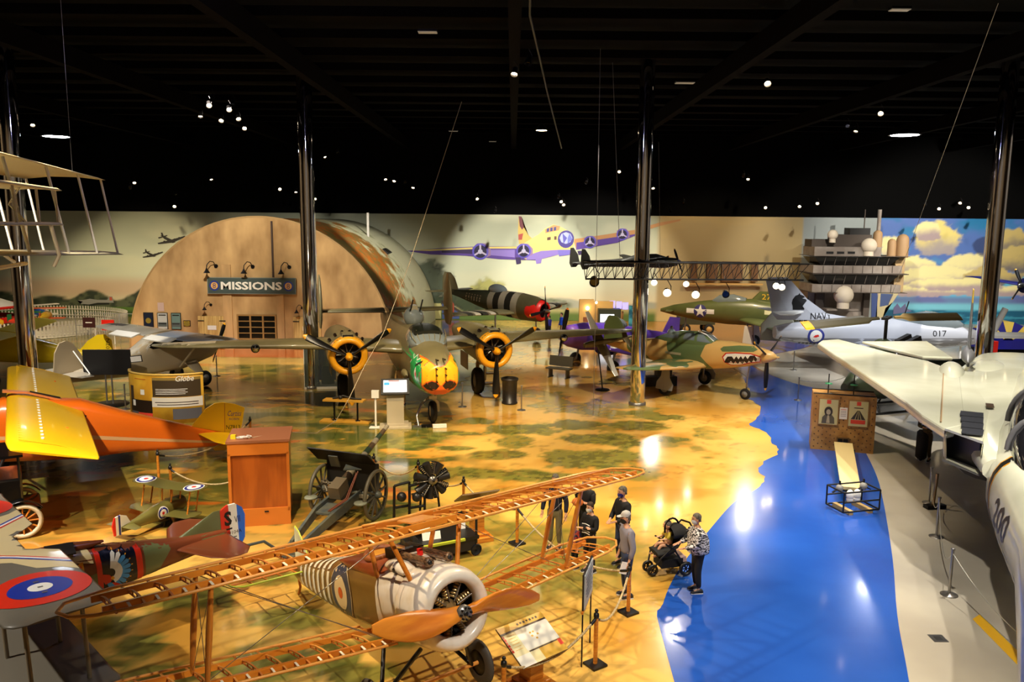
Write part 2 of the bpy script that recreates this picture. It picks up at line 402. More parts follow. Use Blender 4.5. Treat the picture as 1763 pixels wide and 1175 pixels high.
for y in np.arange(2, 62, 3.): mb.box((0, float(y), 13.8), (90, .12, .3), bm_)
mb.build('ceiling_beams', kind='structure')
# balcony the photograph is taken from
mb = MB(); mb.box((0, -3.2, 5.6), (40, 5.6, .3), dk); mb.build('floor_balcony', kind='structure')
chrome = mat('chrome', (225, 225, 230), .06, 1.)
black = mat('black', (14, 13, 13), .45); blackm = mat('black_metal', (24, 22, 22), .35, .6)
white = mat('white_paint', (228, 224, 214), .5); greyp = mat('grey_paint', (140, 138, 132), .5); rub = mat('rubber', (22, 20, 19), .75)
steel = mat('steel', (150, 146, 140), .3, .8); brass = mat('brass', (200, 150, 60), .3, .9); red = mat('red_paint', (214, 30, 20), .4)
glass = mat('glass', (200, 215, 215), .05, alpha=1, trans=.9)
woodm = mat('honey_wood', (206, 130, 38), .35, coat=.3, noise=((178, 100, 24), 3, .4, .6, (1, 1, 8)))
# ---- chrome columns
for nm, (x, y), d, lb in (('pillar', (-17.97, 29.75), .63, 'mirror chrome round column standing behind the hanging white glider at the left edge'),
                      ('pillar', (-8.98, 35.95), .66, 'mirror chrome round column in front of the painted hangar'),
                      ('pillar', (5.23, 33.1), .61, 'mirror chrome round column behind the shark-mouth fighter'),
                      ('pillar', (18.64, 31.75), .63, 'mirror chrome round column behind the white jet, before the cloud mural')):
    r = root('chrome_column', lb, 'column', (x, y, 0), group='mirror chrome columns')
    MB().lathe([(d/2, .12), (d/2, 14)], chrome, n=48).build('shaft', r)
    MB().lathe([(d/2+.05, 0), (d/2+.05, .1), (d/2+.01, .13)], steel, n=48, caps=True).build('base_ring', r)

# ---- quonset hangar
HX, HY, HR = -14.6, 47., 7.6
plaster = mat('hangar_plaster', (204, 166, 112), .85, spec=.1, noise=((142, 108, 68), .75, .38, .72, (1, 1, .5)))
pil2 = mat('hangar_plaster_pale', (206, 166, 112), .8, noise=((160, 128, 86), .9, .4, .7, (1, 1, .3)), spec=.1)
hang = root('quonset_hangar', 'weathered half-round hangar front with MISSIONS sign and rusty ribbed roof', 'building', (HX, HY, 0))
arc = [(HR*math.cos(PI*i/48), 0, HR*math.sin(PI*i/48)) for i in range(49)]
MB().poly([(x, 0, z) for x, _, z in arc], plaster, .3, (0, 1, 0)).build('facade', hang)
mb = MB()
for i in range(48):
    pass
mb.loft([[V((x*k, y, z*k)) for k, y in ((1.0, -.16), (1.012, -.16), (1.012, .16), (1.0, .16))] for x, _, z in arc], mat('arch_edge', (170, 136, 84), .7), False); mb.build('arch_trim', hang)
roof = mat('ribbed_roof', (196, 196, 160), .5)
nt = roof.node_tree; b = nt.nodes['Principled BSDF']
tc = nt.nodes.new('ShaderNodeTexCoord'); sx = nt.nodes.new('ShaderNodeSeparateXYZ'); nt.links.new(tc.outputs['Object'], sx.inputs[0])
nz = nt.nodes.new('ShaderNodeTexNoise'); nz.inputs['Scale'].default_value = .9; nz.inputs['Detail'].default_value = 5; nt.links.new(tc.outputs['Object'], nz.inputs['Vector'])
mr = nt.nodes.new('ShaderNodeMapRange'); mr.inputs[1].default_value = .5; mr.inputs[2].default_value = 12.; nt.links.new(sx.outputs['Y'], mr.inputs[0])
ad = nt.nodes.new('ShaderNodeMath'); ad.operation = 'ADD'; nt.links.new(mr.outputs[0], ad.inputs[0])
sb = nt.nodes.new('ShaderNodeMath'); sb.operation = 'MULTIPLY_ADD'; sb.inputs[1].default_value = 1.6; sb.inputs[2].default_value = -.8; nt.links.new(nz.outputs['Fac'], sb.inputs[0]); nt.links.new(sb.outputs[0], ad.inputs[1])
cr = nt.nodes.new('ShaderNodeValToRGB'); els = cr.color_ramp.elements; els[0].position = .1; els[0].color = lin((120, 104, 52)); els[1].position = .75; els[1].color = lin((216, 216, 180))
e = els.new(.25); e.color = lin((176, 96, 28)); e = els.new(.42); e.color = lin((128, 118, 66)); e = els.new(.5); e.color = lin((180, 110, 40)); e = els.new(.6); e.color = lin((182, 184, 140))
nt.links.new(ad.outputs[0], cr.inputs[0]); nt.links.new(cr.outputs[0], b.inputs['Base Color'])
mb = MB(); rg = []
for i in range(151):
    y = .15+14.7*i/150; k = 1+.008*math.sin(i*PI/1.5)*1.0; dx = 1.2*(y/15)
    rg.append([V((dx+HR*.99*k*math.cos(PI*j/40), y, HR*.99*k*math.sin(PI*j/40))) for j in range(41)])
mb.loft(rg, roof, True, False); 
# open ribbed sheet only: drop the wrap-around faces
keep = [i for i, f in enumerate(mb.f) if max(f)-min(f) < 60 and not (any(q % 41 == 40 for q in f) and any(q % 41 == 0 for q in f))]
mb.f = [mb.f[i] for i in keep]; mb.m = [mb.m[i] for i in keep]; mb.sm = [mb.sm[i] for i in keep]
mb.build('ribbed_roof', hang)
a = math.radians(40)
MB().tube([(4.7, 9, 6.3), (4.7, 9, 8.0)], .09, white).build('chimney_pipe', hang)
MB().box((5.75, 9, 5.1), (.5, 1.6, .9), black, ry=.65).build('roof_vent', hang)
sign = mat('sign_green', (62, 76, 70), .6); blu = mat('emblem_blue', (30, 50, 130), .5)
def HZ(px, py): return (-17.47+(px-362)*.0334-HX, 4.15-(py-478)*.0335-(px-362)*.00022)
sg = root('hangar_sign', 'dark green sign with white letters MISSIONS and two round emblems', 'sign', (HX, HY-.36, 0))
x0, z1 = HZ(362, 478); x1, z0 = HZ(512, 503)
mb = MB(); mb.box(((x0+x1)/2, -.02, (z0+z1)/2), (x1-x0, .1, z1-z0), sign); mb.box(((x0+x1)/2, -.03, (z0+z1)/2), (x1-x0+.08, .06, z1-z0+.08), mat('sign_edge', (120, 124, 110), .6))
mb.box(((x0+x1)/2, -.075, (z0+z1)/2), (x1-x0-.1, .02, z1-z0-.1), sign); mb.build('board', sg)
mb = MB(); flat(txt('MISSIONS', .46, 3.5, bold=.03), mat('sign_letters', (236, 230, 214), .5), ((x0+x1)/2, -.1, (z0+z1)/2), (1, 0, 0), (0, 0, 1), mb); mb.build('lettering', sg)
for sx_ in (-1, 1):
    mb = MB(); c = ((x0+x1)/2+sx_*2.12, -.095, (z0+z1)/2)
    flat(P2(circ(.29)), blu, c, (1, 0, 0), (0, 0, 1), mb); flat(P2(circ(.2)), mat('emblem_gold', (220, 170, 90), .5), c, (1, 0, 0), (0, 0, 1), mb, .006)
    flat(txt('8', .3), mat('emblem_purple', (80, 60, 110), .5), c, (1, 0, 0), (0, 0, 1), mb, .012); mb.build('emblem', sg)
for a_, b_ in ((385, 400), (478, 490)):
    xa, _ = HZ(a_, 0); xb, _ = HZ(b_, 0); MB().box(((xa+xb)/2, -.2, 2.45), (xb-xa, .1, 4.9), pil2).build('pilaster', hang)
MB().box((HZ(473, 0)[0], -.2, 5.8), (.1, .08, 3.2), mat('rust_pipe', (60, 40, 24), .7)).build('drain_pipe', hang)
frw = mat('window_frame_wood', (150, 112, 56), .6); dkg = mat('dark_glass', (12, 12, 14), .1)
xa, za = HZ(409, 542); xb, zb = HZ(475, 583)
wr = root('hangar_window', 'three-part dark window with wooden bars in the hangar front', 'window', (HX, HY-.2, 0))
MB().box(((xa+xb)/2, 0, (za+zb)/2), (xb-xa, .06, za-zb), dkg).build('pane', wr)
mb = MB()
for i in range(4): mb.box((xa+(xb-xa)*i/3, -.05, (za+zb)/2), (.09, .08, za-zb+.09), frw)
for i in range(5): mb.box(((xa+xb)/2, -.045, zb+(za-zb)*i/4), (xb-xa, .06, .05 if 0 < i < 4 else .09), frw)
mb.build('frame', wr)
dw = mat('door_boards', (208, 176, 104), .7, noise=((176, 140, 76), 2, .4, .6, (6, 1, .3)))
for a_, b_, lb in ((340, 388, 'left-side pale boarded hangar door beside the posters'), (505, 553, 'pale boarded hangar door behind the chrome column')):
    xa, _ = HZ(a_, 0); xb, _ = HZ(b_, 0); r = root('hangar_door', lb, 'door', (HX+(xa+xb)/2, HY-.2, 0), group='boarded hangar doors')
    MB().box((0, 0, .97), (xb-xa, .08, 1.9), dw).build('door_leaf', r)
    MB().box((0, -.055, 1.25), (.5, .02, .25), white).build('notice', r)
    for sx_ in (-1, 1):
        for z in (.5, 1.65): MB().box((sx_*((xb-xa)/2-.18), -.06, z), (.36, .03, .05), black).build('hinge', r)
def gooselamp(px, py, s, lb):
    x, z = HZ(px, py); r = root('gooseneck_lamp', lb, 'lamp', (HX+x, HY-.16, z), s=s, group='gooseneck lamps on the hangar front')
    MB().lathe([(.11, 0), (.11, .06)], blackm, ax=(0, -1, 0), caps=True).build('wall_plate', r)
    MB().tube([(0, -.05, 0), (-.05, -.3, .25), (-.15, -.55, .3), (-.28, -.7, .1), (-.3, -.7, -.1)], .025, blackm).build('arm', r)
    MB().lathe([(.04, .1), (.07, .02), (.19, -.16)], blackm, c=(-.3, -.7, -.2), n=16).build('lamp_shade', r)
gooselamp(375, 458, 1, 'black gooseneck lamp over the first letters of the hangar sign')
gooselamp(438, 458, 1, 'black gooseneck lamp over the middle of the hangar sign')
gooselamp(501, 458, 1, 'black gooseneck lamp over the last letters of the hangar sign')
gooselamp(363, 525, .7, 'small black gooseneck lamp over the hangar door beside the posters')
gooselamp(521, 528, .7, 'small black gooseneck lamp over the hangar door at the chrome column')
fr = mat('poster_frame', (26, 22, 20), .4)
def poster(px0, py0, px1, py1, col, lb, deco):
    xa, za = HZ(px0, py0); xb, zb = HZ(px1, py1); r = root('framed_poster', lb, 'poster', (HX+(xa+xb)/2, HY-.17, (za+zb)/2), group=None)
    w_, h_ = xb-xa, za-zb
    MB().box((0, 0, 0), (w_, .05, h_), fr).build('frame', r)
    mb = MB(); mb.box((0, -.03, 0), (w_-.07, .02, h_-.07), col); deco(mb, w_, h_); mb.build('print', r)
def d1(mb, w, h): flat(mv(P2(circ(.16)), 0, -.02), mat('poster_ochre', (140, 120, 40), .5), (0, -.045, 0), (1, 0, 0), (0, 0, 1), mb)
def d2(mb, w, h):
    mb.box((0, -.042, -.2), (w-.1, .004, .25), mat('poster_grey', (90, 100, 96), .5)); mb.box((0, -.046, -.15), (w-.15, .004, .05), black); mb.box((0, -.046, h/2-.14), (w-.18, .004, .06), black)
poster(245, 540, 262, 567, mat('poster_navy', (26, 34, 52), .4), 'framed navy poster with an ochre round picture, first of three on hangar', d1)
poster(269, 540, 287, 569, mat('poster_pale', (196, 200, 190), .4), 'framed pale poster with grey plane picture between two other posters', d2)
poster(293, 540, 310, 569, mat('poster_sea', (110, 140, 130), .4), 'framed sea-green poster nearest the boarded hangar door', d2)
poster(314, 553, 326, 563, mat('poster_yellow', (190, 150, 40), .4), 'small yellow framed square picture beside the boarded door', d1)
tag(MB().box((HX+HZ(276, 530)[0], HY-.17, HZ(276, 530)[1]), (.36, .02, .5), mat('notice_paper', (206, 176, 160), .7)).build('paper_notice'), 'plain pinkish paper notice above the framed posters', 'notice')

# ---- mural pictures: flat painted pieces on the end wall
def WX(px, py): return ((px-881.5)*.0443, 7.5-(py-382-(px-881)*.0087)*.0443)
flip = lambda s: s
def sil(name, pts, c, lb, cat, dy=.01, kind=None):
    mb = MB(); mm = mat('paint_%s_%d' % (name, dy*1000), c, .6)
    return pts
b17 = root('painted_bomber', 'large painted four-engine bomber flying on the pale mural', 'painting', (0, 61.97, 0))
def wp(mb, pts, c, lay, nm=None):
    P = [WX(*p) for p in pts]; m = mat('mural_%02x%02x%02x' % c, c, .6)
    bm = bmesh.new(); f = bm.faces.new([bm.verts.new((x, -.003*lay, z)) for x, z in P]); bmesh.ops.triangulate(bm, faces=[f]); bm.verts.index_update()
    mb.add([v.co.copy() for v in bm.verts], [[v.index for v in t.verts][::-1] if t.normal.y > 0 else [v.index for v in t.verts] for t in bm.faces], m); bm.free()
pur = (88, 62, 150); lil = (140, 120, 200); yel = (226, 206, 120); tan_ = (190, 140, 90); dpp = (50, 34, 84); mar = (110, 50, 60); gld = (206, 176, 90)
mb = MB(); wp(mb, [(700, 432), (760, 427), (830, 424), (900, 424), (925, 435), (925, 448), (860, 446), (800, 440), (740, 438)], pur, 2); wp(mb, [(705, 431), (830, 425), (900, 424), (925, 430), (900, 428), (830, 428), (740, 432)], yel, 3)
wp(mb, [(760, 431), (815, 429), (815, 437), (760, 435)], dpp, 3); wp(mb, [(842, 430), (885, 430), (885, 443), (842, 439)], lil, 3)
wp(mb, [(905, 430), (925, 430), (925, 445), (905, 443)], dpp, 3); mb.build('wing', b17)
mb = MB(); wp(mb, [(985, 412), (1040, 404), (1090, 396), (1130, 384), (1167, 378), (1166, 381), (1130, 390), (1080, 406), (1040, 418), (990, 430)], tan_, 2); wp(mb, [(990, 418), (1060, 408), (1100, 402), (1060, 418), (990, 430)], pur, 3)
mb.build('wing', b17)
mb = MB(); wp(mb, [(891, 373), (896, 374), (900, 392), (908, 405), (916, 412), (910, 420), (892, 420), (890, 400)], gld, 1); wp(mb, [(891, 373), (896, 374), (900, 392), (897, 396), (893, 390)], mar, 2); wp(mb, [(891, 404), (899, 402), (897, 413), (891, 413)], (170, 70, 60), 2); mb.build('tail_fin', b17)
mb = MB(); wp(mb, [(893, 424), (905, 416), (925, 404), (936, 394), (950, 387), (965, 392), (982, 402), (987, 412), (985, 425), (975, 432), (955, 438), (930, 446), (905, 447), (893, 440)], yel, 4)
wp(mb, [(905, 440), (930, 432), (960, 430), (978, 430), (960, 438), (930, 446), (905, 447)], lil, 5); wp(mb, [(936, 396), (950, 388), (962, 390), (960, 397), (945, 400), (937, 402)], tan_, 5)
for k in range(3): wp(mb, [(939+6*k, 394-k), (943+6*k, 393-k), (943+6*k, 399-k), (939+6*k, 400-k)], (60, 60, 120), 6)
wp(mb, [(940, 409), (946, 408), (946, 413), (940, 414)], (90, 60, 50), 6); wp(mb, [(952, 407), (956, 407), (956, 413), (952, 413)], (90, 60, 50), 6)
wp(mb, [(958, 431), (982, 430), (981, 438), (961, 441)], (120, 110, 200), 7); mb.build('fuselage', b17)
mb = MB(); wp(mb, circ(14, (972, 412), ry=15, n=20), (70, 60, 140), 8); wp(mb, circ(11, (972, 410), ry=10, n=8), (170, 180, 220), 9); wp(mb, [(966, 402), (974, 410), (968, 420)], (90, 90, 180), 10); wp(mb, [(978, 402), (983, 412), (975, 420), (975, 410)], (110, 120, 200), 10); mb.build('glass_nose', b17)
for ex, ey, er in ((826, 433, 14), (900, 432, 12.5), (1013, 417, 10.5), (1068, 404, 10)):
    mb = MB(); wp(mb, [(ex-er, ey-6), (ex-er*.4, ey-er), (ex+er*.6, ey-er), (ex+er*1.25, ey-er*.3), (ex+er*1.25, ey+er*.5), (ex, ey+er)], (150, 120, 160), 10)
    wp(mb, circ(er, (ex, ey), n=20), (90, 80, 190), 11); wp(mb, circ(er*.78, (ex, ey), n=16), (30, 22, 60), 12); wp(mb, circ(er*.3, (ex, ey), n=10), (190, 190, 220), 13)
    for a in (.5, 2.6, 4.7): wp(mb, [(ex+er*.85*math.cos(a+.12), ey+er*.85*math.sin(a+.12)), (ex+er*.2*math.cos(a+.6), ey+er*.2*math.sin(a+.6)), (ex+er*.2*math.cos(a-.6), ey+er*.2*math.sin(a-.6)), (ex+er*.85*math.cos(a-.12), ey+er*.85*math.sin(a-.12))], (190, 180, 210), 14)
    mb.build('engine', b17)
for pw, cw9 in (([(886, 443), (895, 443), (896, 453), (888, 455)], dpp), ([(920, 443), (932, 443), (930, 453), (922, 454)], lil), ([(992, 432), (1004, 431), (1002, 438), (994, 439)], dpp)): mb = MB(); wp(mb, pw, cw9, 3); mb.build('wheel', b17)
for cx, cy, k, lb in ((264, 438, 1.0, 'small dark painted bomber silhouette, lower of two by the hangar'), (297, 413, 1.35, 'dark painted bomber silhouette, higher of two by the hangar')):
    mb = MB(); q = lambda P: [(cx+x*k, cy+y*k) for x, y in P]; sc_ = (44, 42, 34)
    wp(mb, q([(-17, 4), (-2, .5), (18, -5), (19, -3.5), (2, 3.5), (-16, 5.5)]), sc_, 2); wp(mb, q([(-13, -6), (-9, -5), (2, 0), (6, 3), (2, 4), (-8, -1)]), sc_, 3); wp(mb, q([(-16, -3), (-4, -6), (-4, -5), (-15, -1.5)]), sc_, 4); wp(mb, q([(-12, -9), (-10, -9), (-8, -3), (-11, -4)]), sc_, 5)
    for ex, ey in ((-8, 2.5), (-3, 1.5), (5, -.2), (11, -2)): wp(mb, [(cx+ex*k+1.6*k*math.cos(a), cy+ey*k+1.6*k*math.sin(a)) for a in [i*PI/4 for i in range(8)]], sc_, 6)
    o = mb.build('painted_silhouette'); o.location = (0, 61.97, 0); tag(o, lb, 'painting', 'painted bomber silhouettes')
mb = MB(); wp(mb, [(130, 517), (142, 516), (152, 514), (165, 516), (182, 516), (186, 510), (191, 510), (193, 521), (180, 521), (165, 521), (150, 524), (135, 523), (140, 519)], (150, 150, 140), 2); wp(mb, [(186, 511), (190, 511), (191, 517), (186, 517)], (190, 90, 60), 3); wp(mb, [(140, 521), (185, 521), (185, 524), (140, 525)], (30, 34, 24), 1)
o = mb.build('painted_parked_bomber'); o.location = (0, 61.97, 0); tag(o, 'small silver parked bomber painted before the dark trees', 'painting')
mb = MB(); wp(mb, [(760, 520), (790, 536), (790, 549), (760, 549)], (60, 80, 130), 2); wp(mb, [(758, 517), (764, 517), (794, 536), (794, 540), (760, 522)], (52, 44, 34), 3); wp(mb, [(740, 522), (758, 522), (758, 549), (740, 549)], (206, 200, 130), 2); wp(mb, [(774, 510), (781, 524), (781, 545), (771, 545)], (150, 60, 30), 4)
o = mb.build('painted_barn'); o.location = (0, 61.97, 0); tag(o, 'small painted barns behind the olive bomber tail', 'painting')
mb = MB(); wp(mb, [(1500, 501), (1510, 500), (1513, 549), (1503, 549)], (70, 90, 150), 2); wp(mb, [(1520, 490), (1546, 492), (1546, 506), (1538, 520), (1526, 530), (1522, 549), (1510, 549), (1512, 505)], (220, 206, 160), 2); wp(mb, [(1516, 505), (1538, 506), (1530, 525), (1516, 528)], (80, 100, 150), 3)
wp(mb, [(1540, 530), (1546, 522), (1552, 530), (1560, 522), (1562, 530), (1572, 536), (1540, 541)], (110, 110, 150), 2)
o = mb.build('painted_superstructure'); o.location = (0, 61.97, 0); tag(o, 'painted ship parts in blue and cream beside the control tower', 'painting')

# ---- control tower of a ship in front of the wall
IY = 58.; k_ = IY/1400
def IX(px, py): return ((px-881.5)*k_, 7.5-(py-382-(px-881)*.0087)*k_)
isl = root('ship_control_tower', 'grey ship control tower with two black window bands and white radar domes', 'tower', (0, IY, 0))
ig = mat('tower_grey', (152, 142, 132), .6, noise=((134, 122, 112), 1.2, .4, .6)); ig2 = mat('tower_dark', (78, 68, 60), .7); rad = mat('radome', (236, 222, 198), .6)
def ibox(mb, a, b, c, d, m, y=0, dp=1.): 
    xa, za = IX(a, b); xb, zb = IX(c, d); mb.box(((xa+xb)/2, y, (za+zb)/2), (xb-xa, dp, za-zb), m)
mb = MB(); ibox(mb, 1392, 495, 1500, 562, ig, .9, 1.6); mb.build('base', isl)
mb = MB(); ibox(mb, 1403, 496, 1418, 560, ig2, -.1, .3); ibox(mb, 1486, 500, 1496, 560, ig2, -.1, .3); ibox(mb, 1414, 529, 1468, 532, ig, -.6, 1.2); mb.build('struts', isl)
for i, (ya, yb, yc) in enumerate(((441, 455, 469), (471, 487, 501))):
    mb = MB(); ibox(mb, 1386, yb, 1535, yc, ig, 0, 2.6); ibox(mb, 1384, yc-1, 1545, yc+1, ig2, 0, 3.0); ibox(mb, 1384, ya-2, 1545, ya, ig2, 0, 3.0)
    for q in range(1, 9): xq, zq = IX(1386+q*16.6, (yb+yc)/2); mb.box((xq, -1.32, zq), (.03, .03, .5), ig2)
    mb.build('balcony', isl)
    mb = MB(); xa, za = IX(1388, ya); xb, zb = IX(1530, yb)
    mb.loft([[V((xa, -1.3, za)), V((xb, -1.3, za)), V((xb, 1.2, za)), V((xa, 1.2, za))], [V((xa+.5, -1.0, zb)), V((xb-.5, -1.0, zb)), V((xb-.5, 1.2, zb)), V((xa+.5, 1.2, zb))]], dkg, False)
    for q in range(1, 8): xq = xa+(xb-xa)*q/8; mb.tube([(xq, -1.32, za), (xq, -1.02, zb)], .02, ig, 4)
    mb.build('window_band', isl)
mb = MB(); ibox(mb, 1529, 441, 1545, 501, mat('tower_side', (176, 148, 104), .6), .3, 2.2); mb.build('side_wall', isl)
mb = MB(); ibox(mb, 1388, 424, 1500, 440, ig, 0, 2.2); ibox(mb, 1430, 404, 1490, 425, ig2, .4, 1.6); ibox(mb, 1455, 393, 1490, 405, black, .4, 1.); ibox(mb, 1388, 412, 1430, 425, ig2, .2, 1.4)
for q in range(3): ibox(mb, 1408+q*18, 432, 1420+q*18, 436, black, -1.1, .05)
mb.build('upper_deck', isl)
for px, py, r_p, h_ in ((1478, 422, 12.5, 10), (1441, 505, 16, 14), (1416, 404, 8.5, 9)):
    x, z = IX(px, py); mb = MB(); R = r_p*k_; mb.sphere((x, -1.2, z), R, rad, 20); mb.lathe([(R*.62, 0), (R*.6, h_*k_)], rad, (x, -1.2, z-R*.9-h_*k_*.6)); mb.build('radar_dome', isl)
for px, py, r_p, h_ in ((1500, 404, 7.5, 34), (1525, 418, 7, 24), (1543, 413, 10, 30)):
    x, z = IX(px, py); R = r_p*k_; mb = MB(); mb.lathe([(.01, R), (R*.5, R*.86), (R*.86, R*.5), (R, 0), (R, -h_*k_)], mat('dome_tan', (170, 136, 96), .6), (x, -.4, z)); mb.build('antenna_dome', isl)
x, z = IX(1508, 362); MB().tube([(x, .3, z), (x, .3, z-3.2)], .14, ig).build('mast', isl)
x, z = IX(1483, 362); MB().tube([(x, .3, z), (x, .3, z-1.5)], .04, ig2).build('antenna', isl)

# ---- lighting truss
tr = root('lighting_truss', 'black triangular lighting truss crossing in front of the chrome column', 'truss', (2.85, 31.8, 5.3))
L_ = V((9.3, 2.2, -.12)); mb = MB(); d = L_.normalized(); sd = V((-d.y, d.x, 0))*.35
ch = [V((0, 0, 0)), sd+V((0, 0, .68)), -sd+V((0, 0, .68))]
for c in ch: mb.tube([c, c+L_], .04, black, 6)
N = 24
for i in range(N):
    a, b, c = [q+L_*(i/N) for q in ch]; a2, b2, c2 = [q+L_*((i+1)/N) for q in ch]
    for s_, e_ in ((a, b2), (a, c2), (b, c2), (b, c), (a, b), (a, c)): mb.tube([s_, e_], .014, black, 4)
mb.build('frame', tr)
bulb = mat('lamp_glow', (255, 236, 200), .5, emit=30.)
def spot_fixture(p, tgt, lb, s=1., on=True, grp='stage spotlights', nm='stage_spotlight', col=None):
    p = V(p); d = (V(tgt)-p).normalized(); r = root(nm, lb, 'spotlight', p, group=grp)
    mb = MB(); mb.lathe([(.05*s, -.22*s), (.1*s, -.18*s), (.11*s, .05*s), (.14*s, .16*s)], blackm, ax=d, n=14); mb.lathe([(.001, -.22*s), (.05*s, -.22*s)], blackm, ax=d, n=14); mb.build('housing', r)
    MB().lathe([(.001, .08*s), (.115*s, .08*s)], col or bulb if on else dkg, ax=d, n=14).build('bulb', r)
    MB().tube([(0, 0, .42*s), (.13*s, 0, .2*s), (.13*s, 0, 0)], .015*s, blackm, 5).build('yoke', r)
    return r
for i, (px, py, dd, s_) in enumerate(((1125, 486, 33, .9), (1148, 503, 34, 1.2), (1180, 488, 34, .9), (1197, 506, 35, 1.2), (1335, 490, 35, 1.), (1345, 492, 35, 1.), (1022, 485, 32, 1.4), (1249, 505, 34, 1.1))):
    x = (px-881.5)*dd/1400; z = 7.5-(py-385)*dd/1400
    spot_fixture((x, dd, z), (x*.6, 12, 1), ('glowing', 'unlit black')[i > 5]+' spotlight hanging under the truss, number %d from its left end' % ((1, 2, 3, 4, 6, 7, 0, 5)[i]+1), s_, i < 6, 'spotlights under the truss')
olive = mat('olive_drab', (124, 115, 80), .4, coat=.2, noise=((110, 102, 70), 1.2, .35, .65)); undergrey = mat('under_grey', (150, 148, 132), .45)
yel = mat('cowl_yellow', (232, 160, 24), .35, coat=.3); propb = mat('propeller_black', (16, 15, 15), .35); propg = mat('propeller_grey', (120, 112, 96), .4)
glz = mat('canopy_glass', (120, 130, 132), .06, spec=.8, coat=.6); whit = mat('marking_white', (236, 234, 226), .5); cylm = mat('cylinder_metal', (70, 62, 52), .4, .7)
def propeller(par, c, ax, R, n, ph, m=propb, tip=yel, hubm=yel, wd=.26, name='propeller', hub=.18, spin=.3, tipk=.93):
    p = root(name, None, None, (0, 0, 0)); p.parent = par; ax = V(ax).normalized(); u = V((0, 0, 1)); u = (u-ax*u.dot(ax)).normalized(); w_ = ax.cross(u)
    for i in range(n):
        a = ph+2*PI*i/n; rd = u*math.cos(a)+w_*math.sin(a); td = ax.cross(rd); mb = MB(); rings = []
        for t in (.06, .15, .3, .5, .7, .85, .93, .98, 1.):
            cw = wd*(.35 if t < .1 else .45+.55*math.sin(PI*min(1, (t-.05)*.75)**.9))/2*(1 if t < .9 else (1-((t-.9)/.1)**2*.75)); tw = 1.1*(1-t)+.3
            q = td*math.cos(tw)+ax*math.sin(tw); nn = q.cross(rd)
            rings.append(ring(V(c)+rd*R*t, q, nn, cw, max(.012, .05*(1-t)+.01), 8))
        k = 6
        mb.loft(rings[:k+1], m); mb.loft(rings[k:], tip)
        mb.build('blade', p)
    MB().lathe([(hub, -.15), (hub, 0), (hub*.85, spin*.5), (hub*.5, spin*.85), (.01, spin)], hubm, V(c), ax).build('hub', p)
    return p
def wheel(par, c, R, wd, ax=(0, 1, 0), tm=rub, hm=None, name='wheel'):
    mb = MB(); h = wd/2
    mb.lathe([(R*.55, -h*.9), (R*.8, -h), (R*.95, -h*.6), (R, 0), (R*.95, h*.6), (R*.8, h), (R*.55, h*.9)], tm, c, ax, 28)
    o = mb.build(name, par)
    mb = MB(); hm = hm or greyp
    mb.lathe([(.01, -h*.8), (R*.2, -h*.85), (R*.25, -h*.6), (R*.56, -h*.75), (R*.58, 0), (R*.56, h*.75), (R*.25, h*.6), (R*.2, h*.85), (.01, h*.8)], hm, c, ax, 20); mb.build('hub', o)
    return o
def radial(par, c, ax, R, n=9, m=cylm):
    ax = V(ax).normalized(); u, w_ = frame(ax); mb = MB()
    mb.lathe([(.01, .16*R+.1), (R*.2, .12*R), (R*.28, 0), (R*.3, -.3*R)], m, c, ax)
    for i in range(n):
        a = 2*PI*i/n; d = u*math.cos(a)+w_*math.sin(a)
        for k in range(6):
            q = R*(.35+.1*k); mb.lathe([(R*.13, 0), (R*.14, R*.03), (R*.14, R*.06), (R*.11, R*.07)], m, V(c)+d*q, d, 10)
        mb.tube([V(c)+ax*R*.15+d*R*.25, V(c)+ax*R*.18+d*R*.85], R*.025, steel, 5)
    return mb.build('engine', par)

# ================================================================ olive twin-engine bomber
b = root('twin_engine_bomber', 'olive twin-engine bomber with green and yellow beaked face painted on its nose', 'airplane', (-2.5, 28.3, 0), 286.8, s=.985)
mb = MB()
fus(mb, [(0, 1.9, 2.1, .12), (-.08, 1.55, 2.42, .50), (-.3, 1.34, 2.66, .74, 2.2), (-.9, 1.24, 2.88, .82, 2.2), (-1.6, 1.2, 3.0, .83), (-2.3, 1.16, 3.12, .82, 2.6), (-3.0, 1.14, 3.36, .8, 2.8), (-4.2, 1.1, 3.42, .8, 3), (-6.5, 1.0, 3.25, .8, 3), (-9, 1.15, 3.1, .74, 2.8), (-11.5, 1.6, 3.0, .55, 2.5), (-13.6, 2.1, 2.9, .3), (-15.3, 2.4, 2.75, .12)], olive)
bv = mb.bvh(); grn = mat('beak_green', (20, 166, 84), .4, coat=.2); bey = mat('beak_yellow', (246, 176, 30), .35, coat=.2); beo = mat('beak_orange', (232, 96, 22), .4); bkr = mat('mouth_black', (40, 22, 16), .5)
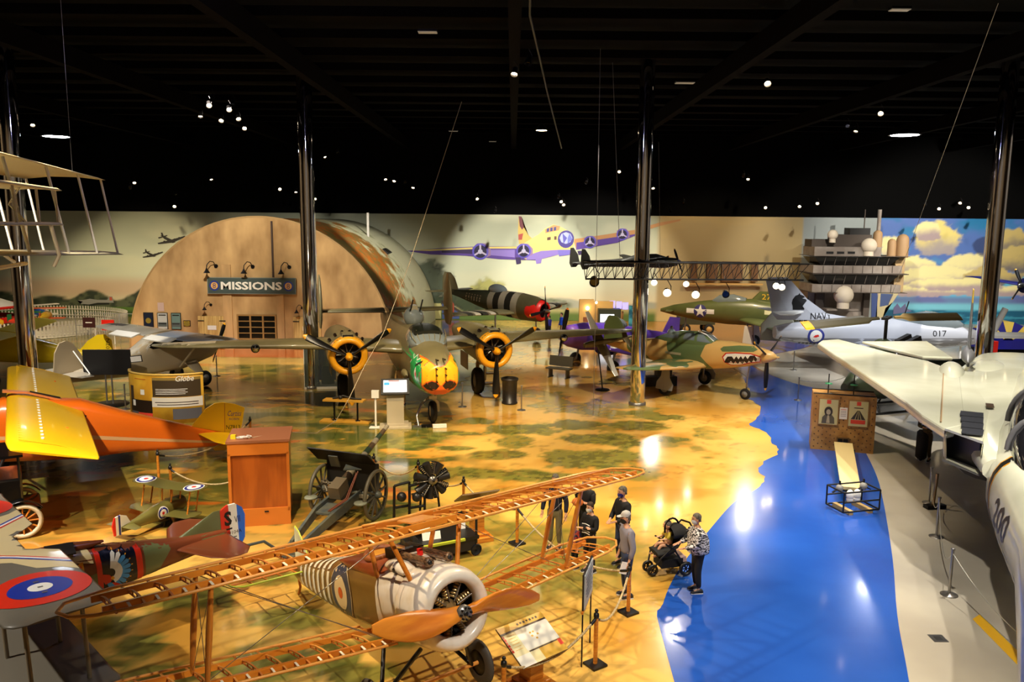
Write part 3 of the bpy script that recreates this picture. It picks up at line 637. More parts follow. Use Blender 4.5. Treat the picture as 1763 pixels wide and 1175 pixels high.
# face painted as seen from the front: thrown on from ahead along -x;  u = +y (its left), w = z
def face(shape, m, off, side=0):
    mb.decal(([(x*.96, (z-1.55)*1.12+1.97) for x, z in shape[0]], shape[1]), m, (3, 0, 0), (0, 1, 0), (0, 0, 1), (-1, 0, 0), bv, off, .07)
for sg9 in (-1, 1): face(P2([(sg9*a_, b_) for a_, b_ in [(.4,.9),(.84,.98),(.88,2.1),(.76,2.3),(.66,2.12),(.56,2.24),(.5,2.1),(.45,1.5)]]), grn, .004)
face(P2([(-.70,1.25),(-.6,1.05),(-.3,.92),(0,.88),(.3,.92),(.6,1.05),(.70,1.3),(.71,1.9),(.66,2.25),(.45,2.2),(.2,2.0),(0,1.95),(-.2,2.0),(-.42,2.16),(-.6,2.22),(-.68,2.0)]), beo, .006)
face(P2([(-.67,1.35),(-.5,1.16),(-.3,1.12),(-.1,1.22),(0,1.36),(.1,1.22),(.3,1.12),(.5,1.16),(.67,1.35),(.69,1.9),(.64,2.2),(.45,2.16),(.2,1.97),(0,1.92),(-.2,1.97),(-.42,2.12),(-.6,2.17),(-.66,1.95)]), bey, .010)
for sgn in (-1, 1):
    face(P2([(sgn*x, z) for x, z in [(.02,1.34),(.14,1.47),(.34,1.53),(.54,1.47),(.67,1.34),(.54,1.2),(.32,1.13),(.13,1.19)]][::sgn]), beo, .013)
    face(P2([(sgn*x, z) for x, z in [(.06,1.33),(.17,1.44),(.34,1.49),(.52,1.44),(.63,1.33),(.51,1.23),(.32,1.17),(.16,1.22)]][::sgn]), bkr, .016)
for sgn in (-1, 1):  # green plumage and eye on the cheeks, thrown on from the side
    def side(pts, m, off): mb.decal(P2([(x, z+.30) for x, z in pts]), m, (0, sgn*3, 0), (1, 0, 0), (0, 0, 1), (0, -sgn, 0), bv, off, .08)
    edge = [(-.42,2.12),(-.75,2.32),(-.95,2.22),(-1.2,2.38),(-1.35,2.22),(-1.62,2.35),(-1.55,2.15),(-1.72,2.0),(-1.6,1.85),(-1.72,1.65),(-1.55,1.5),(-1.6,1.3),(-1.3,1.12),(-.9,1.0),(-.42,1.05)]
    side([(x-.03*(1 if x < -.5 else 0), z+(.04 if z > 1.8 else -.02)) for x, z in edge], whit, .007); side(edge, grn, .010)
    side([(-.60,1.75),(-.78,2.02),(-.88,1.85),(-.84,1.62),(-.66,1.55)], whit, .016); side([(-.64,1.75),(-.72,1.88),(-.78,1.76),(-.70,1.66)], red, .019)
    side([(-.5,2.2),(-.85,2.02),(-.9,2.08),(-.55,2.28)], bkr, .017)
mb.build('fuselage', b)
gm = mat('gun_metal', (50, 34, 24), .4, .7)
for y, z in ((-.17, 2.36), (.17, 2.36), (-.17, 2.13), (.17, 2.13), (-.17, 1.9), (.17, 1.9)):
    MB().tube([(-.3, y, z-.0), (.16, y, z)], .028, gm, 8).build('gun_barrel', b)
for y, z in ((-.12, 2.62), (.14, 2.64)): MB().tube([(-.6, y, z), (.05, y, z+.05)], .03, gm, 8).build('gun_barrel', b)
for y, z in ((-.95, 1.75), (.95, 1.75), (-.95, 1.4), (.95, 1.4)):
    m2 = MB(); m2.sphere((-2.6, y*.93, z), .16, olive, 12, (3.2, .8, 1)); m2.tube([(-2.3, y*.95, z), (-1.75, y*.97, z)], .03, gm, 8); m2.build('gun_pod', b)
m2 = MB(); m2.loft([ring((x, 0, 2.95), (0, 1, 0), (0, 0, 1), w_, h_, 20, 2.8) for x, w_, h_ in ((-1.98, .55, .05), (-2.2, .7, .3), (-2.5, .76, .5), (-3.4, .72, .56), (-3.9, .62, .5))], glz); bvc = m2.bvh()
for a in range(-3, 4): m2.tube([(-2.02, a*.18, 3.02), (-2.2, a*.22, 3.24), (-2.5, a*.22, 3.44)], .018, olive, 5)
m2.loft([ring((x, 0, 3.32), (0, 1, 0), (0, 0, 1), w_, h_, 16, 2.4) for x, w_, h_ in ((-2.3, .55, .12), (-2.8, .62, .26), (-3.6, .55, .26), (-3.95, .4, .1))], mat('canopy_cover', (22, 26, 16), .4)); m2.build('cockpit_canopy', b)
t_ = root('gun_turret', None, None); t_.parent = b; m2 = MB(); m2.sphere((-5.6, 0, 3.6), .44, glz, 20, (1, 1, 1.0)); m2.build('dome', t_)
m2 = MB(); m2.box((-5.6, 0, 3.85), (.7, .34, .5), olive, top=.7); m2.build('turret_frame', t_)
for y in (-.2, .2): MB().tube([(-5.2, y, 3.9), (-4.6, y, 4.4)], .03, black).build('gun_barrel', t_)
W1 = [(-3.75, .7, 2.42, 3.1, .16), (-3.9, 2.95, 2.62, 2.9, .15), (-4.3, 5.0, 2.66, 2.45, .14), (-4.9, 7.5, 2.66, 1.9, .13), (-5.3, 9.3, 2.66, 1.45, .12), (-5.6, 10.0, 2.66, 1.0, .12), (-5.95, 10.3, 2.66, .5, .1)]
for sgn, nm in ((1, 'wing'), (-1, 'wing')):
    m2 = MB(); m2.surf([(x, sgn*y, z, c, t) for x, y, z, c, t in W1], olive)
    bw = m2.bvh()
    if sgn < 0: m2.decal(rect(-6.6, -9.9, -5.3, -7.9), mat('bare_metal_bright', (236, 226, 196), .3, .4), (0, 0, 6), (1, 0, 0), (0, 1, 0), (0, 0, -1), bw, .004, .3)
    m2.build(nm, b)
    m2 = MB(); m2.lathe([(.13, 0), (.13, .08), (.02, .1)], chrome, (-4.62, sgn*6.4, 2.62), (1, 0, .0), 16); m2.lathe([(.17, -.05), (.17, .03), (.13, .04)], black, (-4.62, sgn*6.4, 2.62), (1, 0, 0), 16); m2.build('landing_light', b)
    # engine nacelle
    y0 = sgn*2.95; na = root('engine_nacelle', None, None); na.parent = b
    m2 = MB(); m2.lathe([(.62, 3.25), (.70, 3.3), (.76, 3.2), (.78, 2.9), (.78, 2.2), (.76, 1.6), (.74, 0), (.6, -1.8), (.3, -3.6), (.03, -4.6)], olive, (-6.6, y0, 2.4), (1, 0, -.0), 32)
    m2.build('cowling', na)
    m2 = MB(); m2.lathe([(.5, 3.1), (.5, 3.27), (.58, 3.36), (.70, 3.33), (.765, 3.18), (.78, 3.05)], yel, (-6.6, y0, 2.4), (1, 0, 0), 36); m2.build('cowl_ring', na)
    m2 = MB(); m2.lathe([(.01, 2.75), (.6, 2.75)], black, (-6.6, y0, 2.4), (1, 0, 0), 24); m2.build('firewall', na)
    radial(na, (-3.75, y0, 2.4), (1, 0, 0), .5, 9)
    m2 = MB(); m2.box((-3.9, y0, 3.17), (1.0, .5, .14), olive, top=.8); m2.box((-3.42, y0, 3.17), (.03, .4, .1), black); m2.build('air_scoop', na)
    for a in range(8):
        aa = PI*(.1+.8*a/7)*1; m2 = MB(); m2.tube([(-4.1, y0+.78*math.cos(aa), 2.4+.78*math.sin(aa)), (-4.35, y0+.83*math.cos(aa), 2.4+.83*math.sin(aa))], [.05, .07], gm, 8); m2.build('exhaust_stub', na)
    propeller(b, (-3.1, y0, 2.4), (1, 0, 0), 1.92, 3, PI+(.04 if sgn < 0 else -.02), propb, yel, yel, .3, hub=.15, spin=.34)
    # main gear
    wheel(b, (-6.2, y0, .6), .6, .4)
    MB().tube([(-6.2, y0+.32, .6), (-6.1, y0+.3, 1.9)], .07, steel).build('gear_leg', b)
    MB().box((-6.9, y0-.45, 1.45), (1.4, .03, .7), olive).build('gear_door', b)
    # twin tail
    m2 = MB(); m2.surf([(-13.5, sgn*.1, 2.95, 2.0, .12), (-13.9, sgn*3.3, 2.95, 1.6, .1)], olive); m2.build('tailplane', b)
    m2 = MB(); m2.surf([(-13.7, sgn*3.35, 2.15, 1.2, .1), (-13.35, sgn*3.35, 2.6, 2.0, .1), (-13.3, sgn*3.35, 3.4, 2.1, .1), (-13.6, sgn*3.35, 4.2, 1.7, .1), (-13.9, sgn*3.35, 4.7, 1.0, .1), (-14.1, sgn*3.35, 4.85, .5, .1)], olive, vert=True); m2.build('tail_fin', b)
MB().tube([(-.9, 2.1, 3.2), (-.9, 2.1, 3.2)], .01, steel)
wheel(b, (-1.6, 0, .42), .42, .24, hm=mat('hub_pale', (190, 170, 140), .5))
m2 = MB(); m2.tube([(-1.6, .2, .42), (-1.6, .2, .75), (-1.6, 0, .95), (-1.6, 0, 1.5)], .07, mat('gear_pale', (196, 186, 160), .4, .3)); m2.box((-1.6, 0, .98), (.16, .3, .12), steel); m2.tube([(-1.7, 0, 1.2), (-2.4, 0, 1.1)], .05, steel); m2.build('nose_gear_leg', b)
tag(MB().box((-2.62, 28.98, .07), (.5, .16, .12), white, rz=.2).box((-3.1, 29.05, .05), (.4, .14, .1), blackm, rz=.2).build('wheel_chock'), 'white block chocked against the bomber nose wheel', 'chock')
tag(MB().tube([(-3.4, 29.1, 0), (-3.5, 29.3, .35), (-3.35, 29.6, .75), (-3.1, 29.8, .95)], .045, steel).box((-3.35, 29.05, .03), (.5, .15, .06), steel).build('jack_stand'), 'bent steel support arm beside the bomber nose wheel', 'stand')

# ================================================================ shark-mouth fighter
sa = mat('camo_sand', (216, 172, 98), .35, coat=.25); cg = (96, 112, 66)
camo = mat('camo_sand_green', (216, 172, 98), .35, coat=.25, noise=(cg, .42, .497, .503, (1, .6, 1)))
cgm = mat('camo_green', cg, .35, coat=.25)
p = root('shark_mouth_fighter', 'sand and green camouflaged fighter with a toothed shark mouth on its nose', 'airplane', (11, 33.35, 0), 317.2, s=.975)
mb = MB()
fus(mb, [(-.55, 1.72, 2.36, .31), (-1.2, 1.52, 2.48, .4), (-2.2, 1.3, 2.52, .47), (-3.0, 1.16, 2.5, .5), (-4.2, 1.05, 2.46, .5), (-5.5, 1.08, 2.34, .46), (-6.8, 1.28, 2.16, .34), (-8.2, 1.52, 1.98, .16), (-9.0, 1.65, 1.85, .05)], sa)
def up39(x): return .30 if x > -.8 else max(-.06, .30+(x+.8)*.13)
bv = mb.bvh(); mouth = mat('mouth_red', (196, 44, 22), .4); tooth = mat('tooth_white', (238, 232, 214), .4); mblk = mat('mouth_dark', (30, 14, 12), .5)
for sgn in (-1, 1):
    def side(pts, m, off, h=.1): mb.decal(P2([(x, z+up39(x)) for x, z in pts]), m, (0, sgn*3, 0), (1, 0, 0), (0, 0, 1), (0, -sgn, 0), bv, off, h)
    side([(-.5,1.75),(-1.0,1.88),(-1.7,1.94),(-2.15,1.93),(-2.3,1.75),(-2.2,1.5),(-1.9,1.34),(-1.5,1.34),(-1.0,1.44),(-.6,1.5)], mouth, .006)
    side([(-.6,1.72),(-1.0,1.83),(-1.7,1.89),(-2.1,1.88),(-2.24,1.73),(-2.15,1.52),(-1.9,1.39),(-1.5,1.39),(-1.0,1.49),(-.6,1.54)], tooth, .009)
    n = 7
    up_ = []; lo_ = []
    for i in range(n*2+1):
        t = i/(n*2); x = -.72-1.42*t; top = 1.80-.02*t; bot = 1.5-.08*math.sin(PI*t)
        up_.append((x, top-(.16 if i % 2 == 0 else .02))); lo_.append((x-.05, bot+(.11 if i % 2 == 1 else .0)))
    side(up_+lo_[::-1], mblk, .012)
    side([(-.75,2.02),(-1.0,2.16),(-1.6,2.22),(-2.3,2.2),(-2.42,2.1),(-2.3,1.98),(-1.6,1.96),(-.9,1.93)], cgm, .007)
    side([(-3.15,2.6),(-3.2,2.2),(-3.35,1.8),(-2.9,1.3),(-2.7,1.0),(-4.6,1.0),(-4.75,1.5),(-5.1,1.9),(-5.3,2.5),(-4.6,2.6)], cgm, .006)
    side([(-6.1,2.5),(-6.4,2.2),(-6.6,1.8),(-6.0,1.2),(-7.0,1.2),(-7.5,1.7),(-7.6,2.3)], cgm, .006)
    side([(-4.35,1.85),(-5.2,1.85),(-5.2,1.74),(-4.35,1.74)], mat('exhaust_bar', (176, 160, 120), .5), .02)
mb.build('fuselage', p)
MB().lathe([(.3, -.58), (.29, -.45), (.22, -.2), (.1, -.03), (.045, .0), (.045, .12), (.01, .12)], sa, (0, 0, 2.05), (1, 0, 0), 24).build('spinner', p)
propeller(p, (-.42, 0, 2.05), (1, 0, 0), 1.5, 3, PI, propb, yel, sa, .22, hub=.1, spin=.1)
m2 = MB(); m2.loft([ring((x, 0, 2.26), (0, 1, 0), (0, 0, 1), w_, h_, 16, 2.2) for x, w_, h_ in ((-2.75, .3, .22), (-3.2, .4, .44), (-3.8, .42, .54), (-4.6, .4, .52), (-5.4, .3, .32), (-6.0, .14, .08))], cgm, caps=False); bc = m2.bvh()
for sgn in (-1, 1):
    m2.decal(P2([(-3.75,2.42),(-3.8,2.72),(-4.3,2.72),(-4.35,2.42)]), glz, (0, sgn*3, 0), (1, 0, 0), (0, 0, 1), (0, -sgn, 0), bc, .006, .1)
    m2.decal(P2([(-2.95,2.38),(-3.5,2.76),(-3.68,2.76),(-3.62,2.4)]), glz, (0, sgn*3, 0), (1, 0, 0), (0, 0, 1), (0, -sgn, 0), bc, .006, .1)
    m2.decal(P2([(-4.6,2.42),(-4.65,2.72),(-5.1,2.66),(-5.6,2.4)]), glz, (0, sgn*3, 0), (1, 0, 0), (0, 0, 1), (0, -sgn, 0), bc, .006, .1)
m2.decal(rect(-3.6, -.2, -2.85, .2), glz, (0, 0, 5), (1, 0, 0), (0, 1, 0), (0, 0, -1), bc, .006, .1)
for y in (-.22, .22): m2.tube([(-2.8, y, 2.4), (-3.25, y, 2.72), (-3.7, y*.8, 2.84)], .025, whit, 6)
m2.build('canopy', p)
for sgn in (-1, 1):
    m2 = MB(); m2.surf([(x, sgn*y, z, c, t) for x, y, z, c, t in [(-3.1, .3, 1.3, 2.6, .15), (-3.25, 1.2, 1.32, 2.3, .14), (-3.5, 3.4, 1.5, 1.7, .12), (-3.75, 4.6, 1.6, 1.25, .11), (-4.05, 5.1, 1.64, .7, .1)]], camo); m2.build('wing', p)
    m2 = MB(); m2.surf([(x, sgn*y, z, c, t) for x, y, z, c, t in [(-7.7, .1, 1.95, 1.2, .1), (-7.9, 1.6, 1.95, .9, .1), (-8.1, 2.0, 1.95, .5, .1)]], camo); m2.build('tailplane', p)
    wheel(p, (-4.35, sgn*1.75, .34), .34, .22); MB().tube([(-4.35, sgn*1.6, .34), (-4.3, sgn*1.6, 1.3)], .05, steel).build('gear_leg', p)
    m2 = MB(); m2.poly([(-4.75, sgn*1.9, .3), (-4.7, sgn*1.9, .62), (-4.5, sgn*1.88, .9), (-4.45, sgn*1.85, 1.35), (-4.1, sgn*1.85, 1.35), (-4.05, sgn*1.88, .85), (-3.85, sgn*1.9, .55), (-3.9, sgn*1.9, .28)], greyp, .03, (0, 1, 0)); m2.build('gear_door', p)
m2 = MB(); m2.surf([(-7.6, 0, 1.9, 1.5, .08), (-7.85, 0, 2.6, 1.25, .08), (-8.2, 0, 3.05, .7, .08), (-8.4, 0, 3.12, .4, .08)], cgm, vert=True); m2.build('tail_fin', p)
wheel(p, (-1.35, 0, .25), .25, .14); m2 = MB(); m2.tube([(-1.35, .1, .25), (-1.33, .06, .6), (-1.2, 0, 1.6)], .04, steel); m2.tube([(-1.3, 0, 1.05), (-2.1, 0, 1.35)], .03, steel); m2.build('nose_gear_leg', p)
m2 = MB(); m2.sphere((-5.2, 0, 2.6), .2, glz, 12); m2.sphere((-5.2, 0, 2.85), .08, steel, 8); m2.build('beacon', p)

# ================================================================ white swing-wing jet (right edge)
wj = mat('jet_white', (226, 226, 202), .22, coat=.5, noise=((214, 214, 188), .8, .35, .65)); wjg = mat('jet_grey', (110, 110, 112), .4)
f = root('white_jet', 'glossy cream-white swept-wing jet numbered 200 along the right edge', 'airplane', (9.53, 15.99, 0), 242.4)
m2 = MB()
# wing and glove: planform outline with real thickness
def slab(mb, P, z0, m, th, zt=None):
    """soft-edged slab from an outline"""
    c = V((sum(x for x, y in P)/len(P), sum(y for x, y in P)/len(P), 0)); R = []
    for k, dz in ((1., 0), (.992, th*.35), (.97, th*.5)):
        R.append([V((c.x+(x-c.x)*k, c.y+(y-c.y)*k, z0+dz)) for x, y in P])
    lo = [[V((p.x, p.y, 2*z0-p.z)) for p in r_] for r_ in R[::-1]]
    mb.loft(lo+R[1:], m, False)
slab(m2, [(-1.25, -.62), (-1.75, -.80), (-2.6, -1.12), (-4.04, -1.52), (-8.0, -2.9), (-12.0, -4.28), (-13.94, -4.92), (-14.9, -4.9), (-15.6, -4.4), (-13.0, -2.5), (-11.5, -1.1), (-9.5, -.2), (-2, -.2)], 2.92, wj, .22)
m2.build('wing', f)
m2 = MB(); slab(m2, [(-12.2, -1.3), (-15.09, -3.45), (-16.5, -1.25), (-14.14, -.75), (-12.5, -.4)], 3.0, wj, .12); m2.build('tailplane', f)
m2 = MB(); slab(m2, [(-12.2, 5.3), (-15.09, 7.45), (-16.5, 5.25), (-14.14, 4.75), (-12.5, 4.4)], 3.0, wj, .12); m2.build('tailplane', f)
m2 = MB(); slab(m2, [(-1.25, 4.62), (-2.6, 5.12), (-8.0, 6.9), (-13.94, 8.92), (-15.6, 8.4), (-11.5, 5.1), (-9.5, 4.2), (-2, 4.2)], 2.92, wj, .22); m2.build('wing', f)
m2 = MB()
m2.loft([ring((x, yc, zc), (0, 1, 0), (0, 0, 1), hw, hh, 24, 2.6) for x, yc, zc, hw, hh in ((-.2, 2.0, 2.55, 1.95, .42), (-3, 2.0, 2.6, 2.4, .5), (-8, 2.0, 2.6, 2.5, .55), (-12, 2.0, 2.65, 2.2, .5), (-15.0, 2.0, 2.7, 1.6, .35))], wj, True); m2.build('centre_body', f)
m2 = MB()   # intake trunk
m2.loft([[V(q) for q in ((xo, yo, 3.02), (xi, yi, 3.02), (xi-.25, yi, 2.3), (xo-.25, yo+.05, 2.3))] for xo, yo, xi, yi in ((-1.32, -.62, -.45, .03), (-1.6, -.68, -.8, .05), (-4, -.7, -4, .3), (-10, -.3, -10, .7))], wj, False, False)
m2.build('air_intake', f)
m2 = MB(); m2.loft([[V(q) for q in ((xo, yo, 3.03), (xi, yi, 3.03), (xi-.22, yi, 2.28), (xo-.22, yo, 2.28))] for xo, yo, xi, yi in ((-1.27, -.66, -.38, .05), (-1.5, -.66, -.62, .05))], wjg, False, False)
m2.add([(-1.7, -.6, 2.98), (-.9, .02, 2.98), (-1.15, .02, 2.3), (-1.95, -.6, 2.3)], [(0, 1, 2, 3)], black); m2.build('intake_lip', f)
m2 = MB(); gv = mat('vent_dark', (48, 50, 56), .4)
for i in range(4):
    xa = -3.4+i*.62
    m2.poly([(xa, -.32, 3.075), (xa, .16-.02*i, 3.075), (xa+.55, .14-.03*i, 3.075), (xa+.55, -.34, 3.075)], gv, .02, (0, 0, 1))
m2.build('vent_grille', f)
m2 = MB(); m2.poly([(-4.6, .25, 3.09), (-4.6, .42, 3.09), (-4.15, .42, 3.09), (-4.15, .25, 3.09)], mat('vent_brown', (70, 52, 34), .5), .02, (0, 0, 1))
m2.poly([(-2.0, -.72, 3.06), (-9.3, -.66, 3.06), (-9.3, -.69, 3.06), (-2.0, -.75, 3.06)], mat('seam', (150, 120, 80), .6), .01, (0, 0, 1)); m2.build('hatch', f)
m2 = MB()
fus(m2, [(9.5, 1.6, 1.75, .1, 2, .45), (8.2, 1.3, 2.1, .3, 2, .5), (6, 1.2, 2.5, .42, 2, .72), (3.6, 1.25, 2.75, .5, 2.2, .92), (1.6, 1.3, 2.95, .62, 2.3, .86), (0, 1.35, 3.1, .7, 2.3, .84), (-2, 1.4, 3.3, .78, 2.3, 1.05), (-5, 1.5, 3.45, .85, 2.2, 1.5), (-9, 1.8, 3.35, .9, 2.2, 1.9), (-13, 2.3, 3.1, .5, 2, 2.0)], wj)
bv = m2.bvh()
m2.decal(txt('200', .62, 1.45, shear=.3, bold=.02), black, (1.9, -2, 2.2), (1, 0, 0), (0, .35, .94), (0, 1, -.0), bv, .006, .1)
m2.decal(P2([(.25, 1.2), (.55, 1.2), (.55, 3.4), (.25, 3.4)]), yel, (0, -2, 0), (1, 0, 0), (0, 0, 1), (0, 1, 0), bv, .005, .1)
m2.decal(P2([(.30, 1.2), (.5, 1.2), (.5, 3.4), (.30, 3.4)]), black, (0, -2, 0), (1, 0, 0), (0, 0, 1), (0, 1, 0), bv, .009, .1)
m2.build('fuselage', f)
m2 = MB(); m2.loft([ring((x, y_, z), (0, 1, 0), (0, 0, 1), w_, h_, 20, 2.2) for x, y_, z, w_, h_ in ((1.35, .98, 2.85, .3, .1), (.6, .98, 2.95, .45, .5), (-.6, 1.0, 3.05, .52, .78), (-2.2, 1.15, 3.2, .55, .8), (-3.8, 1.4, 3.3, .5, .55), (-4.9, 1.5, 3.4, .3, .15))], mat('canopy_dark', (30, 30, 34), .05, coat=1.), True)
for x, y_, z, w_, h_ in ((-.2, 1.0, 3.02, .54, .72), (-2.2, 1.15, 3.2, .58, .82)):
    m2.tube([V((x, y_+w_*math.cos(a), z+h_*math.sin(a))) for a in [PI*i/14 for i in range(15)]], .06, wjg, 8)
m2.build('canopy', f)
m2 = MB(); m2.surf([(-10.3, .0, 3.1, 2.6, .04), (-10.9, .0, 4.6, 1.6, .04), (-11.1, .0, 5.05, 1.2, .04)], wjg, vert=True); m2.surf([(-11.1, .0, 5.05, 1.2, .04), (-11.25, .0, 5.45, 1., .04)], mat('fin_tip_yellow', (220, 186, 70), .5), vert=True)
m2.build('tail_fin', f)
m2 = MB(); m2.lathe([(.01, .55), (.12, .35), (.19, .1), (.2, -.1), (.12, -.5), (.02, -.9)], wjg, (-10.5, -.02, 3.42), (1, 0, -.25), 16); m2.build('fin_fairing', f)
m2 = MB(); m2.sphere((-9.9, -.45, 2.72), .55, wj, 28, (3.2, .8, .95), 18); m2.sphere((-11.2, .7, 2.7), .55, wj, 28, (4.4, 1.4, .85), 18); m2.build('engine_bulge', f)
wheel(f, (-10.1, -1.1, .5), .5, .34, ax=(.0, 1, 0)); MB().tube([(-10.1, -.95, .5), (-10.1, -.8, 2.6)], .09, steel).build('gear_leg', f)
wheel(f, (1.0, 1.1, .42), .42, .3, ax=(.0, 1, 0)); MB().tube([(1.0, 1.3, .45), (1.0, 1.2, 1.5)], .08, steel).build('nose_gear_leg', f)
m2 = MB(); m2.loft([ring((x, .6, z), (0, 1, 0), (0, 0, 1), w_, h_, 20, 2.4) for x, z, w_, h_ in ((-2.0, 2.1, .9, .3), (-3.5, 2.0, 1.2, .45), (-9, 2.1, 1.2, .45), (-13, 2.4, .8, .3))], mat('belly_shade', (60, 56, 50), .5)); m2.build('nacelle_belly', f)  # dark belly colour stands in for the shade below the intake

# ================================================================ striped fighter with red cowl
sf = root('striped_fighter', 'black and white striped fighter with a bright red nose cowl behind bomber', 'airplane', (1.9, 48.5, 0), 318, 3, s=.86)
mb = MB(); stn = [(-.35, 1.75, 3.35, .72, 2), (-1.0, 1.7, 3.5, .76, 2), (-2.2, 1.65, 3.6, .76, 2), (-4, 1.7, 3.55, .7, 2), (-6, 2.0, 3.35, .52, 2), (-8.5, 2.5, 3.1, .25, 2), (-10.3, 2.75, 2.95, .06, 2)]
def interp(st, x):
    for a, b_ in zip(st, st[1:]):
        if b_[0] <= x <= a[0]:
            t = (x-a[0])/(b_[0]-a[0]); return tuple(p_+(q_-p_)*t for p_, q_ in zip(a, b_))
bandw = mat('invasion_white', (196, 186, 160), .45); bandk = mat('invasion_black', (50, 48, 40), .45)
cuts = [-1.0, -1.9, -2.5, -3.1, -3.7, -4.3, -10.3]; cols = [olive, bandw, bandk, bandw, bandk, bandw, mat('fighter_green', (84, 88, 66), .4)]
cuts = [-.35, -2.1]+[-2.7, -3.3, -3.9, -4.5, -5.1]+[-10.3]; cols = [olive, bandw, bandk, bandw, bandk, bandw, mat('fighter_green', (84, 88, 66), .4)]
for a, c_, m_ in zip(cuts, cuts[1:], cols):
    xs = [a]+[q[0] for q in stn if c_ < q[0] < a]+[c_]; fus(mb, [interp(stn, x) for x in xs], m_, 20, 2, caps=False)
bq = mb.bvh()
for q in range(6): mb.decal(rect(-.06, -.24, .06, .24), bandw, (-5.9-.32*q, -3, 2.75), (1, 0, 0), (.15, 0, 1), (0, 1, 0), bq, .01, .3); mb.build('fuselage', sf)
MB().lathe([(.5, .1), (.55, .16), (.66, .12), (.76, -.3), (.79, -.9), (.76, -1.1)], red, (-.2, 0, 2.55), (1, 0, 0), 28).build('cowling', sf)
MB().lathe([(.01, 0), (.6, 0)], black, (-.5, 0, 2.55), (1, 0, 0), 20).build('firewall', sf)
propeller(sf, (.05, 0, 2.6), (1, 0, .03), 1.75, 4, .12, propb, yel, steel, .24, hub=.12, spin=.4)
m2 = MB(); m2.sphere((-4.6, 0, 3.5), .35, glz, 14, (2.6, 1, 1.3)); m2.build('canopy', sf)
for sgn in (-1, 1):
    for q, (a, c_) in enumerate(((0, 2.2), (2.2, 2.9), (2.9, 3.6), (3.6, 4.3), (4.3, 5.0), (5.0, 6.2))):
        def sec(y): k = y/6.2; return (-2.2-.5*k, sgn*y, 2.1+.25*k, 2.6-1.3*k, .13)
        m2 = MB(); m2.surf([sec(a+.2), sec(c_)] if c_ < 6 else [sec(a), sec(5.9), (-3.3, sgn*6.25, 2.35, .6, .1)], [olive, bandw, bandk, bandw, bandk, olive][q]); m2.build('wing_panel', sf)
    m2 = MB(); m2.surf([(-8.9, sgn*.1, 2.9, 1.5, .1), (-9.3, sgn*2.2, 2.95, .8, .1)], olive); m2.build('tailplane', sf)
    wheel(sf, (-2.6, sgn*2.3, .4), .4, .25); MB().tube([(-2.6, sgn*2.2, .4), (-2.7, sgn*2.2, 2.1)], .06, steel).build('gear_leg', sf)
m2 = MB(); m2.surf([(-8.6, 0, 2.9, 1.9, .08), (-9.1, 0, 3.9, 1.4, .08), (-9.6, 0, 4.3, .7, .08)], olive, vert=True); m2.build('tail_fin', sf)

# ================================================================ purple propeller fighter
pp_ = mat('purple_paint', (96, 66, 176), .3, coat=.4, noise=((84, 54, 160), .8, .4, .6)); ppd = mat('purple_deep', (40, 36, 150), .3, coat=.4)
g_ = root('purple_fighter', 'purple low-wing propeller plane behind the bomber wing, white markings on wings', 'airplane', (2.45, 41.2, 0), 213, -7)
mb = MB(); fus(mb, [(-.3, 1.2, 2.3, .5, 2), (-1.2, 1.05, 2.5, .6, 2), (-3.2, 1.1, 2.6, .58, 2), (-5.5, 1.5, 2.4, .36, 2), (-8.2, 1.9, 2.25, .06, 2)], pp_, 20); mb.build('fuselage', g_)
MB().lathe([(.3, .1), (.45, .12), (.58, -.2), (.6, -.9)], mat('purple_cowl', (120, 70, 160), .4), (-.2, 0, 1.75), (1, 0, 0), 24).build('cowling', g_)
propeller(g_, (.05, 0, 1.75), (1, 0, 0), 1.45, 2, PI-.12, propb, mat('tip_orange', (200, 110, 30), .5), steel, .26, hub=.12, spin=.3)
m2 = MB(); m2.sphere((-3.4, 0, 2.5), .36, glz, 14, (2.2, 1, 1.1)); m2.build('canopy', g_)
for sgn in (-1, 1):
    m2 = MB(); m2.surf([(x, sgn*y, z, c, t) for x, y, z, c, t in [(-1.9, .3, 1.3, 2.6, .14), (-2.1, 2.6, 1.25, 2.1, .13), (-2.5, 4.9, 1.5, 1.3, .12), (-2.8, 5.3, 1.55, .6, .1)]], pp_)
    bw = m2.bvh()
    for q in ((-2.5, 1.4, .5), (-2.9, 2.4, .35), (-3.3, 1.6, .3), (-2.9, 3.6, .5)): m2.decal(P2([(q[0]+q[2]*math.cos(t)*(1+.3*math.sin(3*t)), sgn*(q[1]+q[2]*.7*math.sin(t))) for t in [i*.52 for i in range(12)]]), whit, (0, 0, 6), (1, 0, 0), (0, 1, 0), (0, 0, -1), bw, .005, .2)
    m2.build('wing', g_)
    m2 = MB(); m2.surf([(-6.9, sgn*.1, 2.2, 1.3, .1), (-7.3, sgn*2.0, 2.2, .7, .1)], pp_); m2.build('tailplane', g_)
    wheel(g_, (-2.2, sgn*1.6, .38), .38, .22, hm=mat('hub_brown', (110, 90, 66), .5)); MB().tube([(-2.2, sgn*1.5, .4), (-2.3, sgn*1.5, 1.3)], .06, steel).build('gear_leg', g_)
m2 = MB(); m2.surf([(-6.8, 0, 2.2, 1.4, .08), (-7.3, 0, 3.2, .8, .08)], pp_, vert=True); m2.build('tail_fin', g_)
MB().sphere((-3.0, 0, 1.05), .35, ppd, 14, (2.2, .9, .6)).build('belly_scoop', g_)

